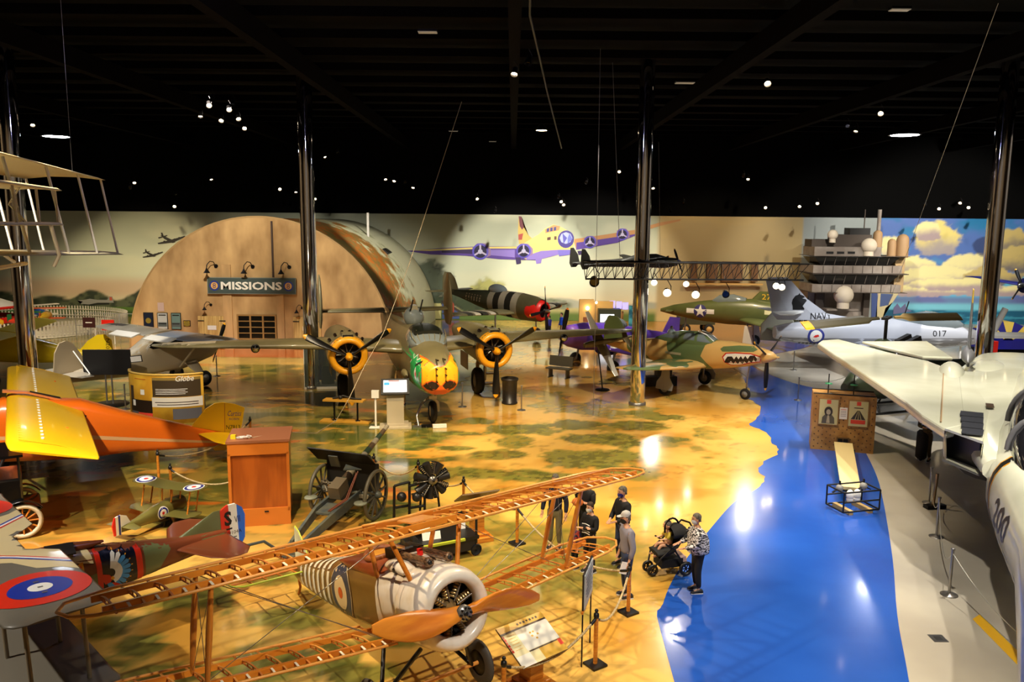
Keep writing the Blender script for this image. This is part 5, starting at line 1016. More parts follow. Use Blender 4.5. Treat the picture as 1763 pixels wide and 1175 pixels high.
# turtle deck camo on top
mb.decal(P2([(-2.35, -.5), (-2.35, .5), (-2.8, .5), (-2.75, .1), (-2.6, -.5)]), scr, (0, 0, 4), (1, 0, 0), (0, 1, 0), (0, 0, -1), bv, .006, .1)
mb.build('fuselage', s_)
mb = MB(); mb.loft([ring((x, 0, 1.96), (0, 1, 0), (0, 0, 1), w_, h_, 16) for x, w_, h_ in ((-1.5, .2, .05), (-1.9, .28, .18), (-2.5, .2, .14), (-3.1, .06, .02))], sbr)
mb.build('headrest', s_); mb = MB(); mb.poly([(-2.05, .05, 2.16), (-2.1, .42, 2.02), (-2.5, .42, 2.0), (-2.55, .05, 2.1)], black, .03, (0, 0, 1)); mb.build('cockpit_pad', s_)
def spad_wing(z, tipf, rm):
    mb = MB(); x0 = -.62; c = 1.5
    for sgn in (-1, 1):
        m2 = MB(); m2.surf([(x0, 0, z, c-(.45 if rm else 0), .09), (x0, sgn*.45, z, c-(.45 if rm else 0), .09), (x0, sgn*.95, z, c, .07), (x0, sgn*2.6, z, c, .07), (x0, sgn*3.45, z, c, .07), (x0-.02, sgn*3.75, z, c, .065), (x0-.12, sgn*3.88, z, c-.14, .05), (x0-.3, sgn*3.93, z, c-.38, .03)], sgy, np_=11); bw = m2.bvh()
        if rm:
            def tp(pts, m, off, h=.15): m2.decal(P2([(x, sgn*y) for x, y in pts]), m, (0, 0, 5), (1, 0, 0), (0, 1, 0), (0, 0, -1), bw, off, h)
            tp([(-.7, .0), (-2.1, .0), (-2.1, 2.2), (-1.9, 1.95), (-1.55, 1.75), (-1.3, 1.2), (-.9, .9), (-.7, .5)], scr, .004)
            tp([(-.7, .2), (-2.1, 1.72), (-2.1, 1.80), (-.7, .28)], rbl, .008, .1); tp([(-.7, .12), (-2.1, 1.64), (-2.1, 1.72), (-.7, .2)], whit, .008, .1); tp([(-.7, .06), (-2.1, 1.58), (-2.1, 1.64), (-.7, .12)], rrd, .008, .1)
            tp(circ(.74, (-1.38, 2.72)), rrd, .008); tp(circ(.46, (-1.38, 2.72)), rbl, .012); tp(circ(.18, (-1.38, 2.72)), whit, .016)
            for dx, dy in ((0, .27), (0, -.27), (0, 0)): tp([(-1.34+dx, 2.70+dy), (-1.42+dx, 2.70+dy), (-1.42+dx, 2.75+dy), (-1.34+dx, 2.75+dy)], steel, .02)
        mb.merge(m2)
    return mb
spad_wing(2.35, 1, True).build('upper_wing', s_); spad_wing(1.0, 1, False).build('lower_wing', s_)
for sgn in (-1, 1):
    for y in (1.9, 3.55):
        for x in (-.95, -1.75): MB().tube([(x, sgn*y, 2.32), (x, sgn*y, 1.04)], .035, mat('strut_grey', (130, 120, 100), .5), 8).build('interplane_strut', s_)
    for x in (-.9, -1.7): MB().tube([(x, sgn*.35, 1.8), (x, sgn*.45, 2.32)], .03, mat('strut_grey', (130, 120, 100), .5), 8).build('cabane_strut', s_)
    wheel(s_, (-1.1, sgn*.8, .36), .36, .1); MB().tube([(-.8, sgn*.35, .95), (-1.1, sgn*.72, .36), (-1.5, sgn*.35, .95)], .03, black).build('undercarriage_strut', s_)
    m2 = MB(); m2.surf([(-4.35, sgn*.1, 1.42, 1.25, .05), (-4.75, sgn*1.2, 1.42, .85, .05), (-5.0, sgn*1.5, 1.42, .4, .04)], sbr); m2.build('tailplane', s_)
m2 = MB(); m2.surf([(-4.35, 0, 1.5, 1.2, .04), (-5.35, 0, 1.95, .25, .05)], sgr, vert=True); m2.build('tail_fin', s_)
MB().lathe([(.3, .3), (.4, .25), (.44, 0)], steel, (-.2, 0, 1.32), (1, 0, 0), 24).build('radiator_ring', s_)
propeller(s_, (.15, 0, 1.32), (1, 0, 0), 1.22, 2, 0, hw, hw, steel, .2, hub=.08, spin=.1)
m2 = MB(); RO = [(-5.5, .92), (-5.5, 1.93), (-5.66, 2.02), (-5.85, 2.02), (-6.0, 1.9), (-6.06, 1.72), (-6.02, 1.2), (-5.9, 1.0), (-5.72, .92)]
def clip(P, a, b_):
    def c1(P, k, s__):
        o = []
        for i, p_ in enumerate(P):
            q_ = P[(i+1) % len(P)]; i1 = (p_[0]-k)*s__ >= 0; i2 = (q_[0]-k)*s__ >= 0
            if i1: o.append(p_)
            if i1 != i2: t = (k-p_[0])/(q_[0]-p_[0]); o.append((k, p_[1]+(q_[1]-p_[1])*t))
        return o
    return c1(c1(P, a, 1), b_, -1)
for a, b_, m_ in ((-5.69, -5.5, rrd), (-5.88, -5.69, whit), (-6.1, -5.88, mat('rudder_blue', (30, 100, 214), .35, coat=.2))): m2.poly([(x, 0, z) for x, z in clip(RO, a, b_)], m_, .05, (0, 1, 0))
flat(txt('S', .33, .17, bold=.04), black, (-5.66, .032, 1.72), (-1, 0, 0), (0, 0, 1), m2); flat(rect(-.08, -.02, .08, .02), black, (-5.66, .032, 1.48), (-1, 0, 0), (0, 0, 1), m2)
flat(txt('VII', .15, .13), black, (-5.87, .032, 1.66), (-1, 0, 0), (0, 0, 1), m2); flat(txt('N9104A', .08, .38), black, (-5.76, .034, 1.38), (-1, 0, 0), (0, 0, 1), m2)
for q in range(3): flat(rect(-.05, -.01, .05, .01), black, (-5.78, .034, 1.27-q*.06), (-1, 0, 0), (0, 0, 1), m2)
m2.build('rudder', s_)

# ================================================================ orange and yellow high-wing plane
org = mat('robin_orange', (242, 112, 22), .3, coat=.4); rye = mat('robin_yellow', (240, 186, 16), .35, coat=.2)
o_ = root('orange_high_wing_plane', 'orange monoplane with broad glossy yellow wing and yellow tail lettered N7913', 'airplane', (-14.40, 22.22, 0), 211.4, -5.7, s=1.022)
mb = MB(); st = [(1.5, 1.0, 1.7, .3, 2.4), (1.2, .8, 1.95, .45, 2.6), (.5, .72, 2.15, .52, 3), (.1, .68, 2.42, .54, 4), (-1.8, .68, 2.38, .54, 4), (-3.2, .82, 1.95, .42, 4), (-5.0, .84, 1.48, .22, 4), (-6.1, .9, 1.25, .07, 3)]
fus(mb, st, org, 28); bv = mb.bvh()
for sgn in (-1, 1): mb.decal(P2([(1.0, 1.48), (-1.8, 1.46), (-5.9, 1.02), (-5.9, .96), (-1.8, 1.34), (1.0, 1.38)]), mat('stripe_tan', (232, 176, 116), .4), (0, sgn*2, 0), (1, 0, 0), (0, 0, 1), (0, -sgn, 0), bv, .006, .2)
mb.decal(P2([(-1.75, 2.1), (-1.95, 2.0), (-1.8, 1.85)]), black, (0, 2, 0), (1, 0, 0), (0, 0, 1), (0, -1, 0), bv, .008, .2)
mb.build('fuselage', o_)
for sgn in (-1, 1):
    m2 = MB(); rings = []
    for x, y, z, c, t in [(0, .0, 2.42, 1.85, .14), (0, 3, 2.42, 1.85, .14), (0, 5.2, 2.42, 1.85, .13), (-.05, 5.62, 2.4, 1.8, .08), (-.1, 5.75, 2.38, 1.72, .03)]:
        rings.append((x, sgn*y, z, c, t))
    m2.surf(rings, rye, np_=13); m2.xform(Matrix(((1, 0, 0, 0), (0, 1, 0, 0), (.16, 0, 1, 0), (0, 0, 0, 1))))
    for q in range(22): y = sgn*(.35+q*.24); m2.tube([(-.25, y, 2.42+.10), (-1.0, y, 2.42-.05), (-1.8, y, 2.13)], .007, rye, 4)
    for q in range(14): y = sgn*(.5+q*.35); m2.box((-.72, y, 2.465), (.06, .1, .02), whit)
    m2.build('wing', o_)
    m2 = MB(); m2.tube([(-1.3, sgn*(3.0), 2.24), (-1.83, sgn*3.0, 2.13)], .012, ribm, 4); m2.build('aileron_gap', o_)
    for x in (-.3, -1.3): MB().tube([(x, sgn*.5, .85), (x, sgn*3.4, 2.3)], .04, org).build('wing_strut', o_)
    wheel(o_, (.2, sgn*1.1, .42), .38, .16); MB().tube([(.2, sgn*1.0, .42), (0, sgn*.5, .9)], .05, black).build('gear_leg', o_)
    m2 = MB(); m2.surf([(-5.0, sgn*.05, 1.3, 1.0, .06), (-5.3, sgn*1.3, 1.3, .75, .06), (-5.5, sgn*1.6, 1.3, .4, .05)], rye); m2.build('tailplane', o_)
m2 = MB(); m2.poly([(.1, -.13, 2.62), (.1, .13, 2.62), (-.5, .1, 2.58), (-1.0, .1, 2.45), (-1.9, .1, 2.22), (-1.9, -.1, 2.22), (-1.0, -.1, 2.45), (-.5, -.1, 2.58)], mat('spine_orange', (206, 120, 60), .4), .05, (0, 0, 1)); m2.poly([(-.55, -.03, 2.61), (-.55, .03, 2.61), (-1.3, .03, 2.43), (-1.3, -.03, 2.43)], black, .03, (0, 0, 1)); m2.build('wing_centre_strip', o_)
m2 = MB(); m2.poly([(x, 0, z) for x, z in [(-4.8, 1.42), (-5.25, 2.05), (-5.5, 2.22), (-5.75, 2.25), (-6.1, 2.2), (-6.42, 2.08), (-6.38, 1.6), (-6.25, .85), (-5.9, .72), (-5.6, .72), (-5.35, .95), (-5.6, 1.1), (-5.3, 1.3)]], rye, .06, (0, 1, 0)); 
m2.tube([(-5.8, .035, 2.24), (-5.86, .035, 1.2)], .01, ribm, 4)
flat(txt('Curtiss', .17, .42, shear=.3), mat('script_blue', (60, 50, 130), .5), (-6.12, .034, 1.9), (-1, 0, 0), (0, 0, 1), m2); flat(txt('ROBIN', .07, .3), mat('script_violet', (96, 70, 120), .5), (-6.12, .034, 1.72), (-1, 0, 0), (0, 0, 1), m2); flat(txt('N7913', .13, .42), black, (-6.1, .034, 1.46), (-1, 0, 0), (0, 0, 1), m2)
m2.build('tail_fin', o_)
MB().tube([(-5.1, .1, 1.32), (-5.85, .02, 1.15)], .02, org).build('tail_brace', o_)
propeller(o_, (1.65, 0, 1.35), (1, 0, 0), 1.2, 2, 1.2, hw, hw, steel, .2, hub=.1, spin=.2)

# ================================================================ silver high-wing liaison plane
sil_ = mat('doped_silver', (206, 198, 180), .3, .35, coat=.2, noise=((186, 176, 156), .9, .4, .6)); lgr = mat('fabric_tan', (176, 158, 126), .5)
l_ = root('silver_high_wing_plane', 'silver high-wing plane with dark star on the wing, behind the yellow curved display', 'airplane', (-15.0, 36.3, 0), 56.5, -1, s=1.04)
mb = MB(); fus(mb, [(1.9, 1.3, 1.75, .15, 2), (1.5, 1.05, 1.95, .38, 2.2), (.6, .85, 2.05, .42, 2.6), (0, .75, 2.4, .44, 3.4), (-1.4, .75, 2.4, .42, 3.4), (-2.3, .8, 1.85, .34, 3), (-4.6, .95, 1.4, .12, 3), (-5.2, 1.0, 1.25, .05, 3)], lgr, 24); bv = mb.bvh()
mb.decal(rect(-5.2, -.5, -1.45, .5), sil_, (0, 0, 5), (1, 0, 0), (0, 1, 0), (0, 0, -1), bv, .006, .2)
for sgn in (-1, 1): mb.decal(P2([(-.1, 1.85), (-.15, 2.3), (-1.2, 2.3), (-1.7, 1.95), (-1.5, 1.85)]), dkg, (0, sgn*2, 0), (1, 0, 0), (0, 0, 1), (0, -sgn, 0), bv, .008, .2)
mb.build('fuselage', l_)
for sgn in (-1, 1):
    m2 = MB(); m2.surf([(x, sgn*y, z, c, t) for x, y, z, c, t in [(.0, .2, 2.35, 1.5, .12), (.0, 2.9, 2.38, 1.5, .12), (-.1, 3.9, 2.4, 1.3, .11), (-.25, 4.4, 2.4, .95, .1), (-.5, 4.62, 2.4, .45, .08)]], sil_ if sgn > 0 else mat('silver_shaded', (150, 164, 182), .3, .35, coat=.2)); bw = m2.bvh()  # near wing: its bluish shade is put into the silver colour
    m2.decal(starp(.42, (-.62, sgn*3.6)), mat('star_dark', (60, 52, 40), .5), (0, 0, 6), (1, 0, 0), (0, 1, 0), (0, 0, -1), bw, .006, .2); m2.decal(rect(-.8, sgn*3.6-.7, -.44, sgn*3.6+.7), mat('star_dark', (60, 52, 40), .5), (0, 0, 6), (1, 0, 0), (0, 1, 0), (0, 0, -1), bw, .005, .2)
    m2.build('wing', l_)
    MB().box((-1.72, sgn*1.25, 2.38), (.42, 1.7, .05), mat('flap_white', (226, 220, 204), .35, .2), ry=-.3).build('flap', l_)
    MB().tube([(-.3, sgn*.4, .9), (-.4, sgn*2.4, 2.5)], .045, lgr).build('wing_strut', l_)
    wheel(l_, (.45, sgn*1.0, .34), .34, .2); MB().loft([ring((x, sgn*y, z), (1, 0, 0), (0, 1, 0), w_, .05, 10) for x, y, z, w_ in ((.2, .38, 1.1, .35), (.45, .92, .42, .14))], lgr).build('gear_leg', l_)
    m2 = MB(); m2.surf([(-4.3, sgn*.1, 1.35, 1.0, .06), (-4.6, sgn*1.4, 1.35, .5, .06)], sil_); m2.build('tailplane', l_)
    MB().tube([(-4.5, sgn*.9, 1.36), (-4.6, 0, 2.2)], .025, whit).build('tail_brace', l_)
m2 = MB(); m2.poly([(x, 0, z) for x, z in [(-3.9, 1.3), (-4.35, 2.1), (-4.6, 2.5), (-4.85, 2.62), (-5.1, 2.55), (-5.3, 2.2), (-5.4, 1.5), (-5.3, 1.0), (-4.9, .95)]], lgr, .07, (0, 1, 0)); m2.build('tail_fin', l_)
propeller(l_, (2.0, 0, 1.6), (1, 0, 0), 1.08, 2, .5, propb, yel, steel, .18, hub=.1, spin=.25)

# ================================================================ yellow plane at the far left edge
yy = mat('cub_yellow', (240, 206, 24), .35, coat=.3)
y_ = root('yellow_high_wing_plane', 'bright yellow plane at the left edge, its rounded lettered fin behind the silver fin', 'airplane', (-24.6, 37.6, 0), 190, -4)
mb = MB(); fus(mb, [(.9, 1.1, 1.7, .3, 2.4), (0, .8, 2.1, .4, 3), (-1.6, .8, 2.1, .4, 3), (-4.8, 1.0, 1.35, .12, 3), (-5.3, 1.05, 1.25, .05, 3)], yy, 20); mb.build('fuselage', y_)
m2 = MB(); m2.poly([(x, 0, z) for x, z in [(-3.7, 1.2), (-4.3, 2.0), (-4.7, 2.3), (-5.05, 2.35), (-5.35, 2.1), (-5.45, 1.5), (-5.3, .9), (-4.8, .9)]], yy, .06, (0, 1, 0)); flat(mv(txt('N2070', .17, .8), a=-PI/2), black, (-5.2, .035, 1.75), (-1, 0, 0), (0, 0, 1), m2); m2.build('tail_fin', y_)
for sgn in (-1, 1):
    m2 = MB(); m2.surf([(0, sgn*.1, 2.15, 1.5, .12), (0, sgn*4.2, 2.25, 1.5, .12), (-.2, sgn*4.8, 2.25, 1.0, .1), (-.4, sgn*5.0, 2.25, .5, .08)], yy); m2.build('wing', y_)
    m2 = MB(); m2.surf([(-4.3, sgn*.1, 1.3, .9, .06), (-4.6, sgn*1.4, 1.3, .5, .06)], yy); m2.build('tailplane', y_)
    wheel(y_, (.2, sgn*.9, .3), .3, .18); MB().tube([(.2, sgn*.85, .3), (0, sgn*.4, .9)], .04, black).build('gear_leg', y_)
propeller(y_, (1.0, 0, 1.4), (1, 0, 0), .95, 2, .9, hw, hw, steel, .16, hub=.08, spin=.15)

# ================================================================ small model biplane
mo = mat('model_olive', (100, 94, 44), .3, coat=.4); mbl = mat('model_blue', (34, 40, 120), .35); 
t_ = root('model_biplane', 'small olive model biplane marked 4, with roundels on its shiny upper wing', 'model airplane', (-8.38, 19.62, 0), 67.3, 0, s=.478)
mb = MB(); fus(mb, [(.3, .5, 1.25, .38, 2.2), (-.4, .42, 1.3, .4, 3), (-1.4, .42, 1.2, .36, 3.6), (-2.6, .5, .95, .2, 3.6), (-3.6, .55, .85, .05, 3)], mo, 20); bv = mb.bvh()
sgn = -1
for sgn in (-1, 1):
    for r_q, m_, o__ in ((.33, whit, .008), (.29, mbl, .012), (.2, whit, .016), (.08, red, .02)): mb.decal(mv(P2(circ(r_q)), sgn*-1*-1.35*-1, .82) if 0 else mv(P2(circ(r_q)), -1.3, .82), m_, (0, sgn*2, 0), (1, 0, 0), (0, 0, 1), (0, -sgn, 0), bv, o__, .1)
    mb.decal(mv(txt('4', .38, .3, bold=.05), sgn*-2.1, .76), whit, (0, sgn*2, 0), (-sgn, 0, 0), (0, 0, 1), (0, -sgn, 0), bv, .012, .1)
mb.build('fuselage', t_)
for nm, x0, z, tip in (('upper_wing', .15, 1.98, 2.25), ('lower_wing', -.25, .68, 2.15)):
    m2 = MB(); m2.surf([(x0-.3, -tip, z+.12, .5, .05), (x0, -tip+.25, z+.1, 1.15, .07), (x0, 0, z, 1.15, .08), (x0, tip-.25, z+.1, 1.15, .07), (x0-.3, tip, z+.12, .5, .05)], mo)
    if nm == 'upper_wing':
        bw = m2.bvh()
        for s2 in (-1, 1):
            for r_q, m_, o__ in ((.52, whit, .008), (.47, mbl, .012), (.34, whit, .016), (.12, red, .02)): m2.decal(mv(P2(circ(r_q)), x0-.58, s2*(tip-.62)), m_, (0, 0, 5), (1, 0, 0), (0, 1, 0), (0, 0, -1), bw, o__, .2)
    m2.build(nm, t_)
for s2 in (-1, 1):
    for x in (0, -.6): MB().tube([(x, s2*1.55, 2.05), (x-.3, s2*1.55, .75)], .04, hw, 6).build('interplane_strut', t_); MB().tube([(x, s2*.35, 2.0), (x-.1, s2*.3, 1.2)], .04, hw, 6).build('cabane_strut', t_)
    wheel(t_, (-.2, s2*.5, .3), .3, .1); MB().tube([(-.2, s2*.45, .3), (-.2, s2*.3, .6)], .03, hw).build('undercarriage_strut', t_)
    m2 = MB(); m2.surf([(-2.9, s2*.05, .82, .7, .05), (-3.2, s2*.95, .82, .4, .05)], mo); m2.build('tailplane', t_)
m2 = MB(); FN = [(-3.0, .85), (-3.25, 1.3), (-3.6, 1.45), (-3.95, 1.4), (-4.1, 1.0), (-4.0, .5), (-3.6, .45), (-3.55, .8)]
for a, b_, m_ in ((-3.62, -3.0, whit), (-3.74, -3.62, mbl), (-3.9, -3.74, whit), (-4.2, -3.9, red)): m2.poly([(x, 0, z) for x, z in clip(FN, a, b_)], m_, .06, (0, 1, 0))
m2.build('tail_fin', t_)
# ================================================================ wooden box cabinet with cord on top
cab = mat('cabinet_wood', (170, 84, 22), .35, coat=.35, noise=((150, 70, 16), 1.2, .4, .6, (5, 5, .6))); cab2 = mat('cabinet_edge', (200, 112, 36), .35, coat=.3); cab3 = mat('cabinet_top', (150, 92, 60), .5)
r = root('wooden_cabinet', 'tall orange-brown wooden cabinet with one recessed front panel and cord on top', 'cabinet', (-6.3, 19.85, 0), 12)
MB().box((0, 0, 1.06), (1.38, 1.2, 2.1), cab).build('body', r)
mb = MB(); mb.box((0, -.615, 1.96), (1.44, .06, .3), cab2); mb.box((0, -.615, .22), (1.44, .06, .44), cab2); mb.box((-.69, -.615, 1.1), (.07, .06, 1.5), cab2); mb.box((.69, -.615, 1.1), (.07, .06, 1.5), cab2); mb.build('front_frame', r)
MB().box((0, 0, 2.14), (1.5, 1.32, .06), cab3).build('top', r); MB().box((.15, -.655, .36), (.1, .02, .03), black).build('latch', r)
cr_ = root('cord_reel', 'yellow plug with coiled white cord lying on the wooden cabinet', 'cord', (-6.8, 19.35, 2.17)); MB().box((0, 0, .05), (.12, .09, .1), mat('plug_yellow', (236, 200, 30), .4)).build('plug', cr_)
MB().tube([V((.12+.12*math.cos(t)+.03*t/2, .02+.07*math.sin(t), .02+.003*t)) for t in [i*.5 for i in range(30)]], .012, white, 6).build('coil', cr_)
tag(MB().tube([(-6.45, 19.4, 2.18), (-5.75, 20.2, 2.12), (-5.3, 21.5, 1.75), (-5.2, 23.5, 1.6), (-5.2, 25.5, 1.85), (-5.0, 27.2, 2.6), (-4.5, 28.2, 3.6), (-3.7, 29.3, 6.0), (-2.9, 30.5, 8.8), (-2.0, 32.0, 12.0)], .012, mat('rope_pale', (176, 160, 130), .6), 5).build('hanging_cable'), 'thin pale cable sagging from the ceiling past the bomber nose to cabinet', 'cable')

# ================================================================ field gun
gg = mat('gun_grey_green', (92, 92, 76), .5, noise=((70, 76, 74), 2.5, .45, .55)); gdk = mat('gun_black', (30, 28, 24), .5); gw = mat('wheel_wood_grey', (96, 90, 72), .5)
r = root('field_gun', 'old camouflaged field gun with spoked wooden wheels and dark shield', 'cannon', (-4.13, 19.95, 0), 73, s=.95)
for sg_ in (-1, 1):
    w0 = root('wheel', None, None); w0.parent = r; y = sg_*.8
    MB().lathe([(.60, -.04), (.66, -.045), (.68, 0), (.66, .045), (.60, .04), (.6, -.04)], gw, (0, y, .68), (0, 1, 0), 40).build('rim', w0)
    MB().lathe([(.01, -.16), (.07, -.15), (.1, -.06), (.1, .06), (.06, .15), (.01, .16)], gg, (0, y, .68), (0, 1, 0), 18).build('hub', w0)
    for i in range(12): a = i*PI/6+.1; MB().tube([(.08*math.cos(a), y, .68+.08*math.sin(a)), (.61*math.cos(a), y, .68+.61*math.sin(a))], [.032, .026], gw, 7).build('spoke', w0)
MB().tube([(0, -.8, .68), (0, .8, .68)], .05, gg).build('axle', r)
b_ = root('barrel', None, None); b_.parent = r
mb = MB(); dB = V((.95, 0, .31)).normalized(); cam_ = [mat('barrel_green', (44, 62, 44), .45), mat('barrel_pale', (150, 140, 118), .45), mat('barrel_brown', (84, 66, 46), .45)]
for i in range(12): a = i/12; b2 = (i+1)/12; mb.tube([V((-.45, 0, .98))+dB*3.0*a, V((-.45, 0, .98))+dB*3.0*b2], [.12-.06*a, .12-.06*b2], cam_[(i*2) % 3], 14)
mb.build('tube', b_); MB().box((-.55, 0, .95), (.5, .32, .34), mat('breech_tan', (112, 98, 74), .5), ry=-.3).build('breech', b_)
mb = MB(); mb.tube([V((-.2, .0, .82)), V((-.2, 0, .82))+dB*1.5], .09, gg, 12); mb.build('recoil_cradle', b_)
mb = MB(); mb.poly([(.25, -.78, .75), (.25, .78, .75), (.25, .78, 1.45), (.25, -.78, 1.45)], gdk, .03, (1, 0, 0)); mb.poly([(.24, -.7, 1.43), (.24, 1.05, 1.43), (-.12, 1.15, 1.83), (-.1, -.62, 1.78)], gdk, .03, (.7, 0, .6)); mb.poly([(.25, -.66, .32), (.25, .66, .32), (.25, .72, .75), (.25, -.72, .75)], gdk, .03, (1, 0, 0)); mb.build('shield', r)
mb = MB(); mb.poly([(-.3, .15, 1.72), (-.3, .42, 1.72), (-.15, .42, 1.4), (-.15, .15, 1.4)], gg, .03, (.5, 0, .3)); mb.poly([(-.45, -.1, 1.42), (-.2, -.5, 1.4), (-.12, 0, 1.46)], gg, .03, (0, 0, 1)); mb.build('sight_flap', r)
for sg_ in (-1, 1):
    mb = MB(); R = [[V((x, y-.04, z-h)), V((x, y+.04, z-h)), V((x, y+.04, z+h)), V((x, y-.04, z+h))] for x, y, z, h in ((.1, sg_*.32, .62, .12), (-1.2, sg_*.3, .5, .13), (-2.6, sg_*.14, .2, .09))]; mb.loft(R, gg, False); mb.build('trail', r)
    mb = MB(); mb.lathe([(.01, .02), (.16, .02), (.18, -.02), (.01, -.03)], mat('seat_pale', (130, 132, 110), .5), (-.72, sg_*.72, .68), (0, 0, 1), 18); mb.tube([(-.72, sg_*.72, .66), (-.4, sg_*.55, .6)], .025, gdk); mb.build('seat', r)
mb = MB(); mb.poly([(-.7, -.25, .56), (-.7, .25, .56), (-1.3, .25, .5), (-1.3, -.25, .5)], gg, .05, (0, 0, 1)); mb.build('trail_plate', r)
mb = MB(); mb.poly([(-2.4, -.26, .22), (-2.4, .26, .22), (-3.05, .2, .08), (-3.05, -.2, .08)], gg, .06, (0, 0, 1)); mb.box((-2.95, 0, .12), (.12, .5, .22), gg); mb.build('trail_spade', r)
mb = MB(); mb.tube([(-3.0, .1, .12), (-3.4, .35, .55), (-3.9, .55, .6)], .035, gg); mb.build('handspike', r)
for d_ in (0, .05): MB().tube([(-.25, -.42+d_, 1.35-d_), (-.8, -.4+d_, .78), (-1.35, -.2+d_, .62)], .02, mat('rammer_brown', (112, 56, 30), .5), 6).build('rammer', r)
mb = MB()
for i in range(16):
    t = i*2.1; mb.tube([(-.2-.3*random.random(), .2+.35*math.sin(t), .8+.3*random.random()), (-.35-.2*random.random(), .35+.2*math.sin(t+1), .75+.4*random.random())], .018, cam_[1] if i % 3 else mat('breech_tan', (112, 98, 74), .5), 5)
mb.lathe([(.12, -.02), (.14, 0), (.12, .02)], gdk, (-.45, .42, .9), (1, .3, 0), 18); mb.build('elevating_gear', r)
for i in range(5): MB().tube([(-.1, -.34-.06*i, .62), (.05, -.34-.06*i, .62)], .05, cam_[1], 10).build('spring', r)

# ================================================================ rotary engine on stand, table with cards
r = root('display_engine', 'black radial engine standing behind the biplane wing beside the field gun', 'engine', (-1.94, 19.2, 0), -60)
em = mat('engine_black', (58, 56, 54), .35, .5)
radial(r, (0, 0, 1.22), (1, 0, .15), .5, 7, em)
mb = MB()
for i in range(7): a = 2*PI*i/7+.1; mb.tube([(0, .16*math.cos(a), 1.22+.16*math.sin(a)), (0, .46*math.cos(a), 1.22+.46*math.sin(a))], [.085, .1], em, 12)
mb.build('cylinders', r); mb = MB(); mb.lathe([(.001, .14), (.1, .13), (.12, 0)], steel, (.0, 0, 1.22), (1, 0, .15), 16); mb.build('nose_case', r)
mb = MB(); mb.tube([(-.1, -.3, 0), (-.15, -.2, 1.1)], .03, black); mb.tube([(-.1, .3, 0), (-.15, .2, 1.1)], .03, black); mb.tube([(-.2, -.3, .04), (.2, -.3, .04)], .04, black); mb.tube([(-.2, .3, .04), (.2, .3, .04)], .04, black); mb.build('stand', r)
for i, (x, lb) in enumerate(((-2.65, 'open black engine exhibit bracket nearer the field gun'), (-2.28, 'open black display frame touching the radial engine'))):
    r = root('engine_exhibit', lb, 'exhibit', (x, 19.0, 0), 25, group=None); mb = MB()
    for a, b2 in (((-.2, 0, 0), (-.18, 0, 1.15)), ((.2, 0, 0), (.2, 0, 1.2)), ((-.18, 0, 1.15), (.2, 0, 1.2)), ((-.2, 0, .6), (.2, 0, .6))): mb.tube([a, b2], .035, black, 4)
    mb.build('frame', r); MB().sphere((0, 0, .85), .12, em, 12).build('component', r)
r = root('black_trolley', 'low black trolley with white cards behind the pale engine cowl', 'trolley', (-1.75, 17.45, 0), 28)
mb = MB(); mb.box((0, 0, .45), (1.9, .9, .08), black); mb.box((0, 0, .3), (1.8, .8, .3), mat('trolley_dark', (26, 18, 14), .6)); mb.build('body', r)
mb = MB(); mb.box((-.2, -.55, .5), (1.5, .06, .05), lime); mb.build('edge_bar', r)
for x in (-.9, .9):
    for y in (-.4, .4): MB().lathe([(.12, -.03), (.14, 0), (.12, .03), (.01, .03), (.01, -.03)], rub, (x, y, .14), (0, 1, 0), 14).build('wheel', r)
for x in (-.9, .9): MB().tube([(x, -.4, .3), (x, -.4, .95)], .03, black).build('upright', r)
for x, y, z, a, lb in ((-.25, .1, .78, 0, 'white card lying flat on the black trolley'), (-.1, -.2, .62, 1.2, 'grey-white fringed card standing on the trolley front'), (.75, .1, .7, 1.4, 'narrow white card at the right end of the black trolley')):
    q = r.matrix_world @ V((x, y, z-.12)); tag(MB().box(q, (.42 if x < .5 else .2, .32, .02), whit, rz=.4, rx=a).build('display_card'), lb, 'card')

# ================================================================ information panels
def lectern(nm, lb, base, yaw, pw, ph, z, tilt, prt, cat='information panel', postw=.28):
    r = root(nm, lb, cat, base, yaw)
    MB().box((0, 0, .06), (.62, .62, .12), woodm).box((0, 0, .15), (.46, .46, .08), woodm).build('base', r, bevel=.01); MB().box((0, 0, z/2), (postw, postw, z), woodm).build('post', r, bevel=.01)
    R = Euler((tilt, 0, 0)).to_matrix(); u = V((1, 0, 0)); w2 = R @ V((0, 1, 0)); n2 = R @ V((0, 0, 1)); c = V((0, 0, z+.12))
    mb = MB(); mb.poly([c+u*(sx_*pw/2)+w2*(sy*ph/2) for sx_, sy in ((-1, -1), (1, -1), (1, 1), (-1, 1))], mat('panel_back', (120, 96, 60), .5), .03, n2)
    prt(mb, c+n2*.018, u, w2, pw, ph); mb.build('panel', r); return r
def fr_(mb, c, u, w2, a, b2, x, y, m, o=0.):
    n = u.cross(w2); mb.add([c+n*o+u*p+w2*q for p, q in ((a, b2), (x, b2), (x, y), (a, y))], [(0, 1, 2, 3)], m)
pcr = mat('print_cream', (240, 228, 176), .35, coat=.4); pwh = mat('print_white', (246, 242, 228), .35, coat=.4); pyl = mat('print_yellow', (226, 178, 70), .35, coat=.4); pdk = mat('print_dark', (70, 52, 44), .4); prd = mat('print_red', (220, 70, 50), .4)
